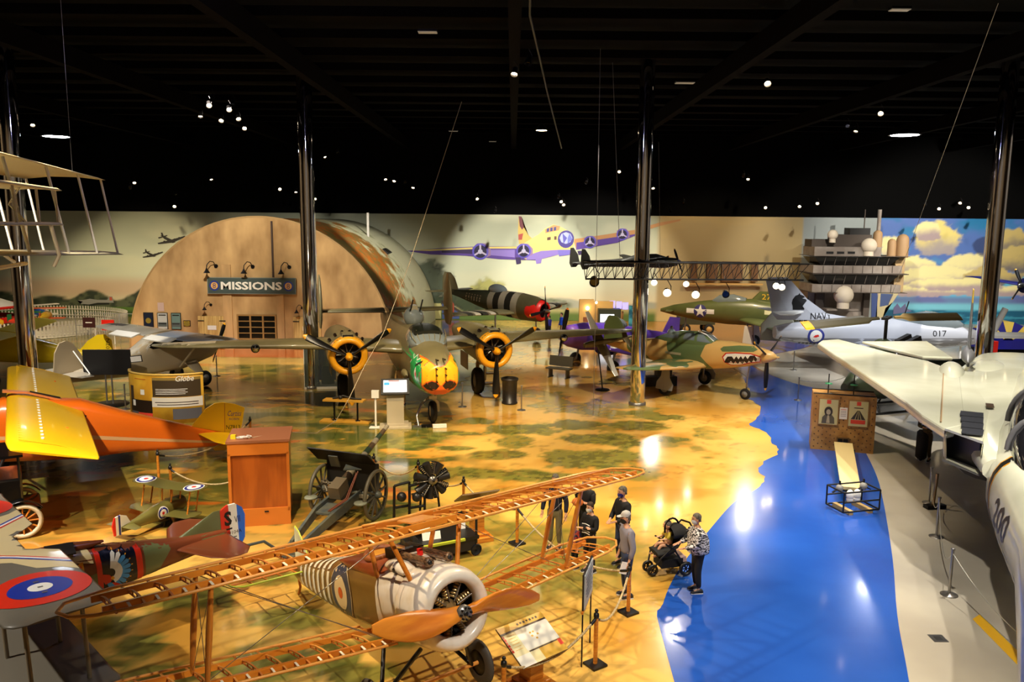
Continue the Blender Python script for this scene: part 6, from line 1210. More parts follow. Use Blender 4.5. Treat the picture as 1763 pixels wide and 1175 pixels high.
def pr1(mb, c, u, w2, W_, H_):
    fr_(mb, c, u, w2, -W_/2, -H_/2, W_/2, H_/2, pcr); fr_(mb, c, u, w2, -W_/2, H_*.33, W_/2, H_/2, pyl, .002); fr_(mb, c, u, w2, -W_/2, H_*.3, W_/2, H_*.34, pdk, .004)
    for i in range(7): fr_(mb, c, u, w2, W_*(-.1+.07*i), H_*(.39+.01*(i % 2)), W_*(-.06+.07*i), H_*.44, pdk, .005)
    fr_(mb, c, u, w2, -W_*.22, -H_*.2, W_/2, H_*.3, pwh, .003); fr_(mb, c, u, w2, -W_*.2, -H_*.24, W_/2, -H_*.21, pdk, .004); fr_(mb, c, u, w2, 0, -H_/2, W_/2, -H_*.24, pyl, .003); fr_(mb, c, u, w2, -W_/2, -H_/2, -W_*.2, -H_*.24, pwh, .003)
    for i in range(6): fr_(mb, c, u, w2, -W_*.5, H_*(.22-.07*i), -W_*(.47-.01*(i % 2)), H_*(.28-.07*i), prd, .004); fr_(mb, c, u, w2, -W_*.42, H_*(.24-.07*i), -W_*.26, H_*(.25-.07*i), pyl, .004)
    for i in range(5): fr_(mb, c, u, w2, W_*(.02+.06*(i % 3)), H_*(.12-.08*(i//2)), W_*(.06+.06*(i % 3)), H_*(.16-.08*(i//2)), pyl, .005)
    fr_(mb, c, u, w2, W_*.42, -H_*.36, W_/2, -H_*.22, prd, .005)
lectern('information_panel', 'slanted cream and yellow reading panel on a wooden post beside the propeller', (.36, 12.25, 0), 40, .95, .78, .72, .5, pr1)
def pr2(mb, c, u, w2, W_, H_): fr_(mb, c, u, w2, -W_/2, -H_/2, W_/2, H_/2, pyl); fr_(mb, c, u, w2, -W_*.4, -H_*.3, W_*.4, H_*.3, pdk, .004)
lectern('information_panel', 'reading panel on a square wooden post seen from behind, beyond the upper wing', (-.8, 18.5, 0), 205, .95, .62, .95, .55, pr2)
r = root('framed_sign', 'upright framed grey text sign on a thin pole before the visitors', 'sign', (1.34, 13.3, 0), 75)
MB().tube([(-.42, 0, 0), (-.42, 0, 1.0)], .014, black).build('pole', r); MB().tube([(.42, 0, 0), (.42, 0, 1.0)], .014, black).build('pole', r)
mb = MB(); mb.box((0, 0, 1.32), (.86, .03, .66), fr); mb.box((0, -.02, 1.32), (.8, .02, .6), mat('sign_paper', (176, 182, 184), .4)); mb.box((0, 0, .99), (.95, .04, .04), woodm)
for i in range(6): mb.box((0, -.036, 1.52-.07*i), (.6-.08*(i % 3), .004, .018), mat('sign_ink', (70, 72, 80), .5))
mb.build('board', r)
# ---- wooden stanchions with ropes
ropem = mat('rope', (214, 190, 140), .7, noise=((150, 126, 86), 60, .4, .6)); 
def stanchion(p, lb, h=1.0, s=1.):
    r = root('wooden_stanchion', lb, 'stanchion', p, group='wooden rope stanchions')
    MB().box((0, 0, .02), (.3, .3, .04), black, rz=.6).build('base', r); MB().tube([(0, 0, .04), (0, 0, h-.1)], .038, woodm, 12).build('post', r)
    MB().lathe([(.04, -.06), (.05, -.03), (.045, .02), (.03, .03), (.022, .05), (.034, .07), (.02, .1), (.001, .11)], black, (0, 0, h-.08), n=12).build('finial', r); return r
SP_ = [((-.08, 11.41, 0), 'wooden rope post nearest the biplane wheel, at the bottom edge'), ((1.47, 12.95, 0), 'wooden rope post at the right of the cream reading panel'), ((2.30, 14.85, 0), 'wooden rope post at the heel of the man in the grey cap'),
       ((.16, 18.22, 0), 'wooden rope post between the two outer wing struts and rear panel'), ((-1.21, 20.12, 0), 'wooden rope post just beyond the middle of the upper wing'), ((-2.54, 21.56, 0), 'wooden rope post behind the black radial engine'),
       ((-3.85, 22.1, 0), 'wooden rope post beside the muzzle of the field gun'), ((-8.67, 26.3, 0), 'wooden rope post behind the wooden cabinet, beside yellow fin'), ((-10.01, 22.3, 0), 'taller wooden rope post under the orange tail'), ((-9.11, 21.0, 0), 'wooden rope post beyond the model biplane')]
for p, lb in SP_: stanchion(p, lb)
def rope(a, b2, sag, lb, m=None, r_=.022, h=.86, ends=True):
    a = V((a[0], a[1], h)); b2 = V((b2[0], b2[1], h)); pts = [a.lerp(b2, t)-V((0, 0, sag*4*t*(1-t))) for t in [i/16 for i in range(17)]]
    r = root('barrier_rope', lb, 'rope', (0, 0, 0), group='ropes between the wooden posts'); MB().tube(pts, r_, m or ropem, 8).build('cord', r)
    if ends:
        for k in (0, -2): MB().tube([pts[k] if k == 0 else pts[-1], pts[1] if k == 0 else pts[-2]], .028, black, 8).build('end_cap', r)
P_ = [p for p, _ in SP_]
rope(P_[0], P_[1], .3, 'pale rope sagging under the cream reading panel'); rope(P_[1], P_[2], .38, 'pale rope hanging beside the man in the grey cap'); rope(P_[2], P_[3], .42, 'long pale rope sagging behind the tips of the biplane wings')
rope(P_[3], P_[4], .25, 'pale rope passing behind the upper wing strut'); rope(P_[4], P_[5], .3, 'pale rope sagging beyond the black radial engine'); rope(P_[5], P_[6], .35, 'pale rope at the field gun muzzle'); rope(P_[7], P_[8], .4, 'pale rope sagging under the yellow lettered fin'); rope(P_[9], (-6.95, 20.4), .3, 'pale rope running to the side of the wooden cabinet')
# ---- metal stanchions
def mst(x, y, lb, h=.98):
    r = root('metal_stanchion', lb, 'stanchion', (x, y, 0), group='chrome stanchions'); MB().lathe([(.001, .03), (.16, .02), (.17, 0)], steel, n=24).lathe([(.17, 0), (.17, .015), (.06, .03), (.03, .05)], steel, n=24).build('base', r)
    MB().tube([(0, 0, .03), (0, 0, h)], .027, steel, 12).lathe([(.04, 0), (.045, .02), (.03, .03), (.001, .035)], steel, (0, 0, h), n=12).build('post', r)
MS = [(9.0, 15.74, 'chrome post nearest the jet nose number'), (10.35, 18.87, 'chrome post second from the jet nose number'), (11.4, 21.3, 'chrome post in the shade under the jet intake'), (12.3, 34.2, 'chrome post in front of the shark-mouth fighter nose wheel'), (14.6, 41.5, 'chrome post beyond the blue river behind the fighter spinner'), (17.0, 38.2, 'chrome post on the grey floor before the navy jet'),
      (-2.0, 32.4, 'small chrome post right of the bomber nose wheel'), (.4, 31.9, 'small chrome post beside the black bin'), (-15.3, 31.5, 'chrome post left of the yellow curved display'), (-11.5, 29.8, 'chrome post right of the yellow curved display'), (-14.2, 38.5, 'chrome post left of the hangar window reflection'), (-10.2, 28.0, 'chrome post behind the yellow lettered fin')]
for x, y, lb in MS: mst(x, y, lb)
chn = mat('chain_pale', (190, 186, 170), .4, .5)
rope((9.0, 15.74), (9.05, 11.0), .55, 'thin chain looping from the chrome post towards the bottom right', chn, .01, .9, False); rope((9.0, 15.74), (10.35, 18.87), .6, 'thin chain between the two nearest chrome posts', chn, .01, .9, False); rope((10.35, 18.87), (11.4, 21.3), .5, 'thin chain leading under the jet intake', chn, .01, .9, False)
rope((12.3, 34.2), (17.0, 38.2), .4, 'thin chain before the navy jet', chn, .012, .9, False)
r = root('floor_light_stand', 'small dark floor lamp stand with tall glass tube in front of jet intake', 'stand', (11.35, 20.9, 0), 10); MB().box((0, 0, .05), (.55, .2, .1), blackm).build('base', r); MB().tube([(-.05, 0, .1), (0, 0, .95)], .04, mat('tube_glass', (160, 130, 90), .1, .6), 10).build('tube', r)

# ================================================================ rocket-cart display
bx = mat('crate_tan', (176, 132, 70), .5, noise=((150, 106, 50), 3, .4, .6)); r = root('poster_cabinet', 'tan studded display box with two portrait posters on the blue river', 'display', (11.15, 26.75, 0), -17, s=.93)
MB().box((0, 0, 1.02), (2.1, 1.0, 2.04), bx).build('body', r)
mb = MB(); hole = mat('stud_dark', (92, 62, 34), .5)
for i in range(15):
    for j in range(17):
        if (i+j) % 2: continue
        x = -.95+i*.135; z = .12+j*.115
        if z > .95 and (-.85 < x < -.18 or .12 < x < .82): continue
        if abs(x-.02) < .24 and z < .6: continue
        mb.lathe([(.001, .012), (.022, .008), (.026, 0)], hole, (x, -.5, z), (0, -1, 0), 6)
mb.build('studs', r, kind='stuff')
pg = mat('poster_green_cream', (196, 190, 140), .3, coat=.4)
for sx_, nm in ((-.52, 'a'), (.47, 'b')):
    mb = MB(); mb.box((sx_, -.515, 1.42), (.70, .03, .98), mat('poster_rim', (150, 110, 60), .4)); mb.box((sx_, -.533, 1.42), (.62, .01, .9), pg)
    u = V((1, 0, 0)); w2 = V((0, 0, 1)); c = V((sx_, -.54, 1.42))
    fr_(mb, c, u, w2, -.07, .30, .07, .44, prd)
    if nm == 'a':
        for pts, m_, o_ in (([(-.22, -.42), (.22, -.42), (.2, -.2), (.1, -.08), (-.1, -.08), (-.2, -.2)], mat('ink_grey', (90, 86, 74), .5), .002), (circ(.14, (0, .02), 16, .18), mat('ink_dark', (56, 50, 44), .5), .004), (circ(.075, (0, .0), 14, .1), mat('ink_face', (176, 166, 140), .5), .006), ([(-.06, -.4), (.06, -.4), (.03, -.12), (-.03, -.12)], mat('ink_face', (176, 166, 140), .5), .006)): flat(P2(pts), m_, c, u, w2, mb, o_)
    else:
        flat(P2([(-.24, -.2), (.24, -.2), (.04, .12), (-.04, .12)]), mat('ink_dark', (56, 50, 44), .5), c, u, w2, mb, .002); fr_(mb, c, u, w2, -.24, -.36, .24, -.22, prd, .004); fr_(mb, c, u, w2, -.15, .2, .15, .23, pdk, .004)
        for k in (-1, 0, 1): flat(P2([(k*.1-.01, -.2), (k*.1+.01, -.2), (k*.02+.004, .1), (k*.02-.004, .1)]), pg, c, u, w2, mb, .004)
    mb.build('poster', r)
mb = MB(); mb.box((-.02, -.51, 1.4), (.26, .02, .42), pwh)
for k in range(5): mb.box((-.02, -.522, 1.54-.06*k), (.18, .004, .015), prd if k == 0 else greyp)
mb.build('notice', r)
mb = MB(); mb.box((.02, -.51, .28), (.42, .04, .5), mat('hatch_frame', (110, 80, 44), .5)); mb.box((-.07, -.535, .33), (.15, .02, .3), black); mb.box((.11, -.535, .33), (.15, .02, .3), black); mb.build('hatch', r)
for x in (-.55, .3): MB().tube([(x, -.2, 2.0), (x, -.2, 2.75)], .02, black).lathe([(.001, .05), (.12, .03), (.13, 0)], mat('lamp_green', (40, 130, 84), .4), (x, -.2, 2.38)).build('lamp', r)
mb = MB(); mb.tube([(-1.05, -.45, 2.06), (1.05, -.45, 2.06)], .025, black); mb.tube([(-1.05, .45, 2.06), (1.05, .45, 2.06)], .025, black); mb.build('top_rail', r)
r = root('ramp_plank', 'long cream plank leading from the tan box down the river', 'plank', (0, 0, 0))
A = V((10.95, 26.05, .34)); B = V((9.2, 21.2, .42)); d = (B-A); sdv = V((0, 0, 1)).cross(d).normalized()*.28
mb = MB(); mb.poly([A-sdv, A+sdv, B+sdv*.9, B-sdv*.9], mat('plank_cream', (226, 206, 148), .4), .08, (0, 0, 1)); mb.build('board', r)
mb = MB(); mb.box((10.9, 25.5, .15), (.4, .1, .3), black); mb.box((9.6, 22.3, .18), (.4, .1, .36), black); mb.build('support', r)
r = root('rail_cart', 'small black framed cart with two white gloves and grey fans at plank end', 'cart', (9.05, 20.75, 0), 15)
mb = MB()
for y in (-.4, .3):
    for a, b2 in (((-.55, y, .1), (.55, y, .1)), ((-.55, y, .62), (.55, y, .62)), ((-.55, y, .1), (-.55, y, .62)), ((.55, y, .1), (.55, y, .62)), ((-.55, y, .36), (.55, y, .36))): mb.tube([a, b2], .022, black, 6)
for x in (-.55, .55):
    for z in (.1, .62): mb.tube([(x, -.4, z), (x, .3, z)], .022, black, 6)
mb.build('frame', r)
for x in (-.1, .12): m2 = MB(); m2.sphere((x, -.05, .42), .1, whit, 12, (1, 1, 1.5)); m2.sphere((x, -.05, .3), .09, whit, 12); m2.build('glove', r)
for x in (-.36, .38):
    m2 = MB(); m2.sphere((x, .05, .6), .1, greyp, 12)
    for k in range(3): a = 1.57+k*2.1; m2.tube([(x, .05, .6), (x+.24*math.cos(a), .05, .6+.2*math.sin(a))], [.03, .045], blackm, 6, flat=.4)
    m2.build('fan', r)
for x in (-.3, .3): MB().box((x, -.05, .06), (.12, .7, .12), mat('cart_wood', (190, 160, 100), .5)).build('runner', r)

# ================================================================ kiosk, sign post, work bench, display case, bin, benches
r = root('touch_screen_kiosk', 'pale grey kiosk with tilted lit touch screen in front of bomber', 'kiosk', (-4.25, 29.1, 0), 8)
kg = mat('kiosk_grey', (176, 164, 138), .4); MB().box((0, 0, .03), (1.15, .75, .06), kg).box((.1, .05, .1), (.75, .5, .1), kg).build('base', r); mb = MB(); mb.box((.0, 0, .75), (.62, .3, 1.3), kg)
for k in range(4): mb.box((0, -.155, 1.02+.06*k), (.56, .01, .015), greyp)
mb.build('cabinet', r)
mb = MB(); mb.box((0, -.05, 1.5), (1.02, .08, .66), black, rx=-.75); mb.build('screen_housing', r)
Rk = Euler((-.75, 0, 0)).to_matrix(); mb = MB(); mb.box(V((0, -.05, 1.5))+Rk @ V((0, -.045, 0)), (.84, .01, .5), mat('screen_lit', (236, 240, 246), .3, emit=1.6), rx=-.75); 
mb.box(V((-.3, -.05, 1.5))+Rk @ V((0, -.052, .1)), (.2, .004, .12), mat('screen_blue', (60, 140, 220), .3, emit=1.), rx=-.75); mb.box(V((-.05, -.05, 1.5))+Rk @ V((0, -.052, .22)), (.4, .004, .04), mat('screen_red', (220, 70, 50), .3, emit=1.), rx=-.75); mb.build('screen', r)
r = root('label_post', 'thin white post with a small white box, left of the kiosk', 'post', (-4.95, 28.95, 0)); MB().box((0, 0, .01), (.45, .3, .02), white).build('base', r); MB().box((0, 0, .6), (.06, .04, 1.15), white).build('post', r); MB().box((0, -.02, 1.25), (.26, .12, .28), white).build('box', r)
r = root('pedal_table', 'yellow wooden low table with black pipe legs and matching ground board', 'table', (-6.2, 29.75, 0), -7); byw = mat('board_yellow', (204, 150, 52), .4, coat=.3)
MB().box((0, 0, .03), (1.9, .5, .05), byw).build('ground_board', r); MB().box((-.05, 0, .83), (1.55, .42, .06), byw).build('tabletop', r)
for x in (-.45, .45): MB().tube([(x, 0, .05), (x, 0, .8)], .035, blackm).lathe([(.1, 0), (.1, .02), (.03, .03)], blackm, (x, 0, .05)).build('leg', r)
mb = MB(); mb.tube([(-.5, 0, .88), (-.1, .05, .98), (.3, 0, .9), (.6, .02, .88)], .04, gdk); mb.sphere((-.2, 0, .93), .08, gdk); mb.tube([(0, 0, .8), (.05, -.05, .55)], .04, byw); mb.build('machine_part', r)
r = root('glass_case', 'tall glass display case with royal blue panel and pale draped cloth', 'display case', (-8.6, 36.3, 0), 8)
MB().box((0, 0, .05), (1.5, 1.2, .1), white).build('base', r); mb = MB()
for x in (-.73, .73):
    for y in (-.58, .58): mb.box((x, y, 1.1), (.03, .03, 2.1), white)
mb.box((0, 0, 2.17), (1.5, 1.2, .03), glass); mb.build('case_frame', r)
mb = MB(); mb.box((0, -.59, 1.1), (1.44, .012, 2.08), glass); mb.box((-.735, 0, 1.1), (.012, 1.15, 2.08), glass); mb.box((.735, 0, 1.1), (.012, 1.15, 2.08), glass); mb.build('glazing', r)
MB().box((.1, .35, 1.2), (.95, .05, 1.95), mat('panel_royal', (20, 26, 130), .4)).build('back_panel', r)
mb = MB(); mb.loft([[V((.28+.22*math.cos(t)*k+.02*math.sin(5*t), 0+.14*math.sin(t)*k+.015*math.cos(7*t), z)) for t in [i*PI/12 for i in range(24)]] for z, k in ((2.05, .5), (1.7, .75), (1.2, .85), (.9, 1.05))], mat('drape_pale', (196, 180, 140), .8), True); mb.loft([[V((.25+.26*math.cos(t)*k, 0+.16*math.sin(t)*k, z)) for t in [i*PI/12 for i in range(24)]] for z, k in ((.95, 1.0), (.5, 1.1), (.12, 1.1))], black, True); mb.build('draped_cloth', r)
r = root('waste_bin', 'black ribbed cylindrical waste bin on the floor right of the bomber propeller', 'bin', (-.08, 33.1, 0)); MB().lathe([(.3, 0), (.33, .02), (.33, .08), (.29, .1), (.31, .95), (.36, 1.0), (.36, 1.08), (.3, 1.1), (.28, 1.0), (.01, .95)], mat('bin_black', (32, 28, 24), .4), n=28, caps=False).build('body', r)
def bench(x, y, yaw, lb, c=(96, 92, 80)):
    m = mat('bench_grey', c, .5); r = root('bench', lb, 'bench', (x, y, 0), yaw); MB().box((0, 0, .45), (1.25, .45, .06), m).build('seat', r); MB().box((0, .25, .78), (1.25, .05, .5), m, rx=-.2).build('backrest', r)
    for k in (-.45, .45): MB().box((k, 0, .22), (.06, .36, .44), m).box((k, 0, .02), (.08, .5, .04), m).build('leg', r)
bench(2.3, 38.9, -28, 'small grey slatted bench between the purple plane and bomber wing')
r = root('wooden_trestle', 'pale wooden trestle standing behind the bomber main wheel', 'trestle', (-1.1, 35.6, 0), 10); 
for x in (-.5, .5):
    for y in (-.25, .25): MB().tube([(x, y*1.6, 0), (x*.8, y*.6, 1.5)], .05, byw, 4).build('leg', r)
for z in (.35, .8, 1.25): MB().box((0, 0, z), (1.0, .4-.1*z, .05), byw).build('rung', r)
r = root('black_crate', 'black box stack on the floor under the shark-mouth fighter wing', 'box', (6.9, 37.2, 0), 10); MB().box((0, 0, .22), (1.5, .5, .44), black).build('lower_box', r); MB().box((.15, 0, .6), (.7, .45, .3), gdk).build('upper_box', r)
# ---- television on stand
r = root('television', 'black flat television on twin poles with an oval floor plate', 'television', (-16.3, 32.3, 0), 4); MB().lathe([(.001, .04), (.7, .03), (.72, 0)], gdk, n=28).build('base_plate', r)
for x in (-.12, .12): MB().tube([(x, 0, .03), (x, 0, 1.4)], .035, steel).build('pole', r)
mb = MB(); mb.box((0, -.05, 1.75), (1.85, .08, 1.02), black); mb.build('screen', r); tag(MB().box((-15.1, 32.2, 1.9), (.42, .03, .22), white, ry=-.12).box((-15.1, 32.21, 1.9), (.48, .02, .28), black, ry=-.12).build('small_label'), 'small white label plate in black frame at the television edge', 'label')
# ---- yellow curved display
r = root('curved_display', 'yellow curved display wall with black photographs beside the television', 'display', (-12.72, 29.6, 0)); cyl = mat('display_yellow', (220, 170, 50), .4, coat=.2, noise=((196, 140, 34), 1.2, .4, .6))
R_ = 1.7; H_ = 1.82
def cp(a, z, r0=R_): return V((-.1+r0*1.0*math.cos(a), .9+r0*math.sin(a)*.75, z))
mb = MB(); a0, a1 = math.radians(188), math.radians(322); AN = [a0+(a1-a0)*i/32 for i in range(33)]
mb.loft([[cp(a, 0), cp(a, H_), cp(a, H_, R_-.06), cp(a, 0, R_-.06)] for a in AN], cyl, True)
def cd_(x0, x1, z0, z1, m, o): A_ = [a0+(a1-a0)*(x0+(x1-x0)*i/12) for i in range(13)]; mb.add([cp(a, z, R_+o) for a in A_ for z in (z0, z1)], [(2*i, 2*i+2, 2*i+3, 2*i+1) for i in range(12)], m, True)
cd_(.52, .97, 1.0, 1.72, mat('photo_dark', (70, 56, 36), .4), .006); cd_(.52, .97, 1.62, 1.72, mat('photo_sky', (150, 124, 60), .4), .008); cd_(.51, .985, .62, .98, mat('text_white', (226, 218, 200), .4), .008); cd_(.7, .97, .15, .55, mat('photo_grey', (90, 88, 92), .4), .006)
cd_(.2, .51, .1, .85, mat('photo_black', (40, 28, 18), .4), .006); cd_(.34, .51, .12, .38, prd, .009); cd_(.22, .34, .1, .4, mat('photo_grey', (90, 88, 92), .4), .009); cd_(.2, .27, .85, 1.35, pdk, .006); cd_(.25, .3, .6, .82, pwh, .012); cd_(.38, .43, 1.05, 1.25, pwh, .006); cd_(.3, .45, 1.62, 1.65, mat('poster_orange', (200, 110, 40), .4), .006); cd_(.07, .12, 1.2, 1.6, pdk, .006)
for k in range(4): cd_(.55, .84-.02*(k % 2), 1.28-.06*k, 1.3-.06*k, pwh, .010)
for k in range(2): cd_(.54+.02*k, .94, .78-.09*k, .81-.09*k, pdk, .012)
def ctext(t, x, z, h, m, o):
    s_ = txt(t, h, None, .3, .01); mb.add([cp(a0+(a1-a0)*x+u_/R_, z+v_, R_+o) for u_, v_ in s_[0]], s_[1], m, True)
ctext('Globe', .82, 1.68, .2, pwh, .014); mb.build('panel', r)
MB().loft([[cp(a, H_-.02, R_+.02), cp(a, H_+.04, R_+.02), cp(a, H_+.04, R_-.08), cp(a, H_-.02, R_-.08)] for a in AN], mat('rim_pale', (232, 190, 90), .4), True).build('top_rim', r)

# ================================================================ black vintage car (left edge)
r = root('vintage_car', 'black vintage car with wooden spoked whitewall wheels at the left edge', 'car', (-12.85, 18.25, 0), 212); cb = mat('car_black', (12, 11, 11), .2, coat=.8)
mb = MB(); mb.box((-.3, 0, 1.05), (1.9, 1.3, .8), cb); mb.box((1.1, 0, 1.0), (1.0, .8, .55), cb); mb.box((-.3, 0, .62), (2.6, 1.2, .12), cb); mb.build('body', r, bevel=.05); mb = MB(); mb.box((-.3, 0, 2.0), (2.0, 1.45, .06), cb)
for x in (-1.2, .6):
    for y in (-.62, .62): mb.tube([(x, y, 1.4), (x, y, 2.0)], .03, cb)
mb.build('roof', r)
wt = mat('whitewall', (206, 190, 156), .6)
def carwheel(x, y):
    w0 = root('wheel', None, None); w0.parent = r; MB().lathe([(.32, -.05), (.38, -.06), (.42, 0), (.38, .06), (.32, .05), (.32, -.05)], wt, (x, y, .42), (0, 1, 0), 32).build('tyre', w0); MB().lathe([(.01, -.09), (.07, -.08), (.08, .08), (.01, .09)], black, (x, y, .42), (0, 1, 0), 14).build('hub', w0)
    for i in range(12): a = i*PI/6; MB().tube([(x+.06*math.cos(a), y, .42+.06*math.sin(a)), (x+.33*math.cos(a), y, .42+.33*math.sin(a))], .02, hw, 6).build('spoke', w0)
    MB().tube([V((x+.5*math.cos(a), y, .42+.5*math.sin(a))) for a in [.3+i*.25 for i in range(10)]], .09, cb, 6, flat=.2).build('mudguard', r)
for x in (-1.2, 1.3):
    for y in (-.72, .72): carwheel(x, y)
# ================================================================ picket-fenced children's ride
pk = mat('picket_white', (206, 198, 180), .6); r = root('picket_fence', 'long curved white picket fence around the fairground ride', 'fence', (-33.2, 54.8, 0)); mb = MB(); N = 190
for i in range(N):
    a = 2*PI*i/N; x, y = 6.6*math.cos(a), 5.6*math.sin(a)
    mb.box((x, y, .5), (.13, .03, 1.0), pk, rz=a+PI/2, top=.75)
mb.build('picket', r, kind='stuff')
for z in (.3, .75): MB().tube([(6.55*math.cos(a), 5.55*math.sin(a), z) for a in [2*PI*i/60 for i in range(60)]], .035, pk, 6, True).build('rail', r)
MB().lathe([(6.3, .02), (6.3, .06), (.01, .07)], mat('ride_deck', (214, 206, 180), .5), n=60).build('deck', r)
r = root('fairground_ride', 'fairground ride tower with checkered cone, red rim and hanging toy planes', 'ride', (-36.2, 54.5, 0)); cw_, ck = mat('check_white', (226, 220, 200), .5), mat('check_black', (24, 22, 22), .5)
mb = MB(); mb.lathe([(.5, 0), (.5, 1.6)], mat('ride_blue', (30, 60, 170), .4), n=20); mb.lathe([(2.6, .5), (2.6, .8), (2.4, .85)], red, n=36); mb.build('base', r)
mb = MB(); mb.lathe([(2.8, 1.45), (2.85, 1.55), (2.8, 1.62)], red, n=36); mb.lathe([(2.7, 1.5), (1.0, 2.2)], whit, n=36); mb.lathe([(1.0, 2.2), (1.0, 2.5)], cw_, n=30); mb.lathe([(1.02, 2.5), (1.02, 2.6)], red, n=30)
for i in range(5):
    for j in range(16):
        a, b2 = 2*PI*j/16, 2*PI*(j+1)/16; r1, r2 = .95-.14*i, .95-.14*(i+1); z1_, z2_ = 2.6+.26*i, 2.6+.26*(i+1)
        mb.add([(r1*math.cos(a), r1*math.sin(a), z1_), (r1*math.cos(b2), r1*math.sin(b2), z1_), (r2*math.cos(b2), r2*math.sin(b2), z2_), (r2*math.cos(a), r2*math.sin(a), z2_)], [(0, 1, 2, 3)], cw_ if (i+j) % 2 else ck)
mb.lathe([(.25, 3.9), (.5, 4.3), (.3, 4.5), (.05, 4.7)], mat('lantern_gold', (180, 140, 70), .4), n=6); mb.tube([(0, 0, 4.7), (0, 0, 5.6)], .03, red)
mb.build('tower', r)
for k, (a, c1, c2) in enumerate(((-.9, (226, 170, 30), (210, 40, 30)), (-.35, (220, 60, 30), (30, 110, 60)), (.25, (236, 190, 40), (214, 90, 40)), (.9, (30, 90, 180), (230, 220, 200)), (-1.6, (40, 70, 190), (230, 220, 200)), (2.6, (214, 50, 36), (230, 190, 50)))):
    t0 = root('toy_plane', ('yellow toy plane with red wings on the fairground ride', 'orange toy plane with green wings on the fairground ride', 'bright yellow toy plane with orange wings on the ride', 'blue toy plane with white wings on the ride', 'dark blue toy plane in front of the ride tower', 'red toy plane behind the ride tower')[k], 'toy plane', (-36.2+4.3*math.cos(a), 54.5+3.6*math.sin(a), .1), math.degrees(a)+90)
    m1, m2_ = mat('toy_%d%d%d' % c1, c1, .4), mat('toy_%d%d%d' % c2, c2, .4)
    mb = MB(); fus(mb, [(.8, .5, .8, .15, 2), (.5, .4, 1.0, .32, 2), (-.5, .45, .95, .28, 2), (-1.2, .65, .8, .08, 2)], m1, 14); mb.build('fuselage', t0); MB().box((.1, 0, 1.25), (.5, 2.6, .05), m2_).build('upper_wing', t0); MB().box((.1, 0, .55), (.5, 2.4, .05), m2_).build('lower_wing', t0); MB().box((-1.1, 0, .95), (.3, .04, .45), m2_).build('tail_fin', t0); MB().tube([(0, 0, .0), (0, 0, .45)], .06, greyp).build('support', t0)
for x, y, c, lb in ((-24.2, 48.3, red, 'red sign board on a thin post below the silver wing tip'), (-25.9, 49.4, mat('sign_maroon', (60, 20, 22), .5), 'dark maroon sign board beside the red one')):
    r = root('post_sign', lb, 'sign', (x, y, 0)); MB().tube([(.35, 0, 0), (.35, 0, 1.2)], .03, white).build('post', r); MB().box((0, -.03, 1.15), (.75, .04, .62), c).box((0, -.06, 1.15), (.4, .01, .06), white).build('board', r)
r = root('railing', 'thin grey tube railing between the picket fence and hangar', 'railing', (-25.5, 50.5, 0), -8); mb = MB()
for k in range(6): MB().tube([(k*1.0-2, 0, 0), (k*1.0-2, 0, 1.6)], .025, greyp).build('post', r)
for z in (.8, 1.6): MB().tube([(-2, 0, z), (3, 0, z)], .02, greyp).build('rail', r)
# ================================================================ hanging white glider (top left)
r = root('hanging_glider', 'white early double-wing flyer hanging from the ceiling at the left edge', 'airplane', (0, 0, 0)); mus = mat('muslin', (222, 206, 160), .6); wst = mat('strut_white', (206, 200, 184), .4)
sd_ = V((.28, -.96, 0)); cdv = V((-.96, -.28, 0)); T0 = V((-10.2, 20.7, 0))
def wingg(zt, zr, L, c, A0, nm, th=.04):
    R = []
    for i in range(9):
        t = i/8; p = A0+sd_*L*t; z = zt+(zr-zt)*t; k = c*(1 if 0 < i else .93)
        R.append([p+cdv*k*q+V((0, 0, z+.09*math.sin(PI*q)**.8*c/1.9+e)) for q, e in ((0, 0), (.1, .03), (.35, .02), (.7, .01), (1, 0), (.7, -.01), (.35, -.02), (.1, -.02))])
    mb = MB(); mb.loft(R, mus, True); return mb.build(nm, r)
wingg(8.43, 8.5, 12, 1.9, T0, 'upper_wing'); wingg(6.58, 7.05, 12, 1.9, T0+V((.35, 0, 0)), 'lower_wing')
C0 = V((-7.65, 14.0, 0)); wingg(7.95, 7.95, 4.6, .75, C0, 'front_elevator'); wingg(7.37, 7.40, 4.6, .75, C0, 'front_elevator')
for L in (0.1, 2.6, 5.2, 7.8):
    for c in (.1, 1.75):
        a = T0+sd_*L+cdv*c; zt = 8.45; zb = 6.6+.04*L; MB().tube([a+V((0, 0, zt)), a+V((.32, 0, zb))], .028, wst, 8).build('strut', r)
for L in (.05, 1.2, 2.4, 3.6):
    a = C0+sd_*L+cdv*.1; MB().tube([a+V((0, 0, 7.97)), a+V((.02, 0, 7.38))], .02, wst, 6).build('strut', r)
for L in (.9, 2.6): a = C0+sd_*L+cdv*.4; MB().tube([a+V((0, 0, 7.97)), a+V((-.25, .1, 7.7)), a+V((.1, 0, 7.38))], .018, wst, 6).build('elevator_brace', r)
a = C0+sd_*.9; MB().tube([a+V((0, 0, 7.38)), a+V((.1, 0, 6.9)), a+V((0, 0, 6.72))], .03, wst, 6).build('skid_strut', r); MB().tube([C0+V((-.65, -.1, 6.72)), C0+V((-.7, -.1, 6.72))+sd_*6], .035, wst, 6).build('skid', r); MB().tube([C0+V((-.72, -.3, 6.75)), C0+V((-2.0, .4, 7.3)), C0+V((-3.5, 2, 7.6))], .028, wst, 6).build('skid_brace', r)
MB().tube([T0+V((-3, -2, 8.5)), T0+V((-3, -2, 13.3))], .006, steel, 4).build('hanging_wire', r); MB().tube([T0+V((-.5, -.6, 8.5)), T0+V((-.5, -.6, 13.3))], .006, steel, 4).build('hanging_wire', r)
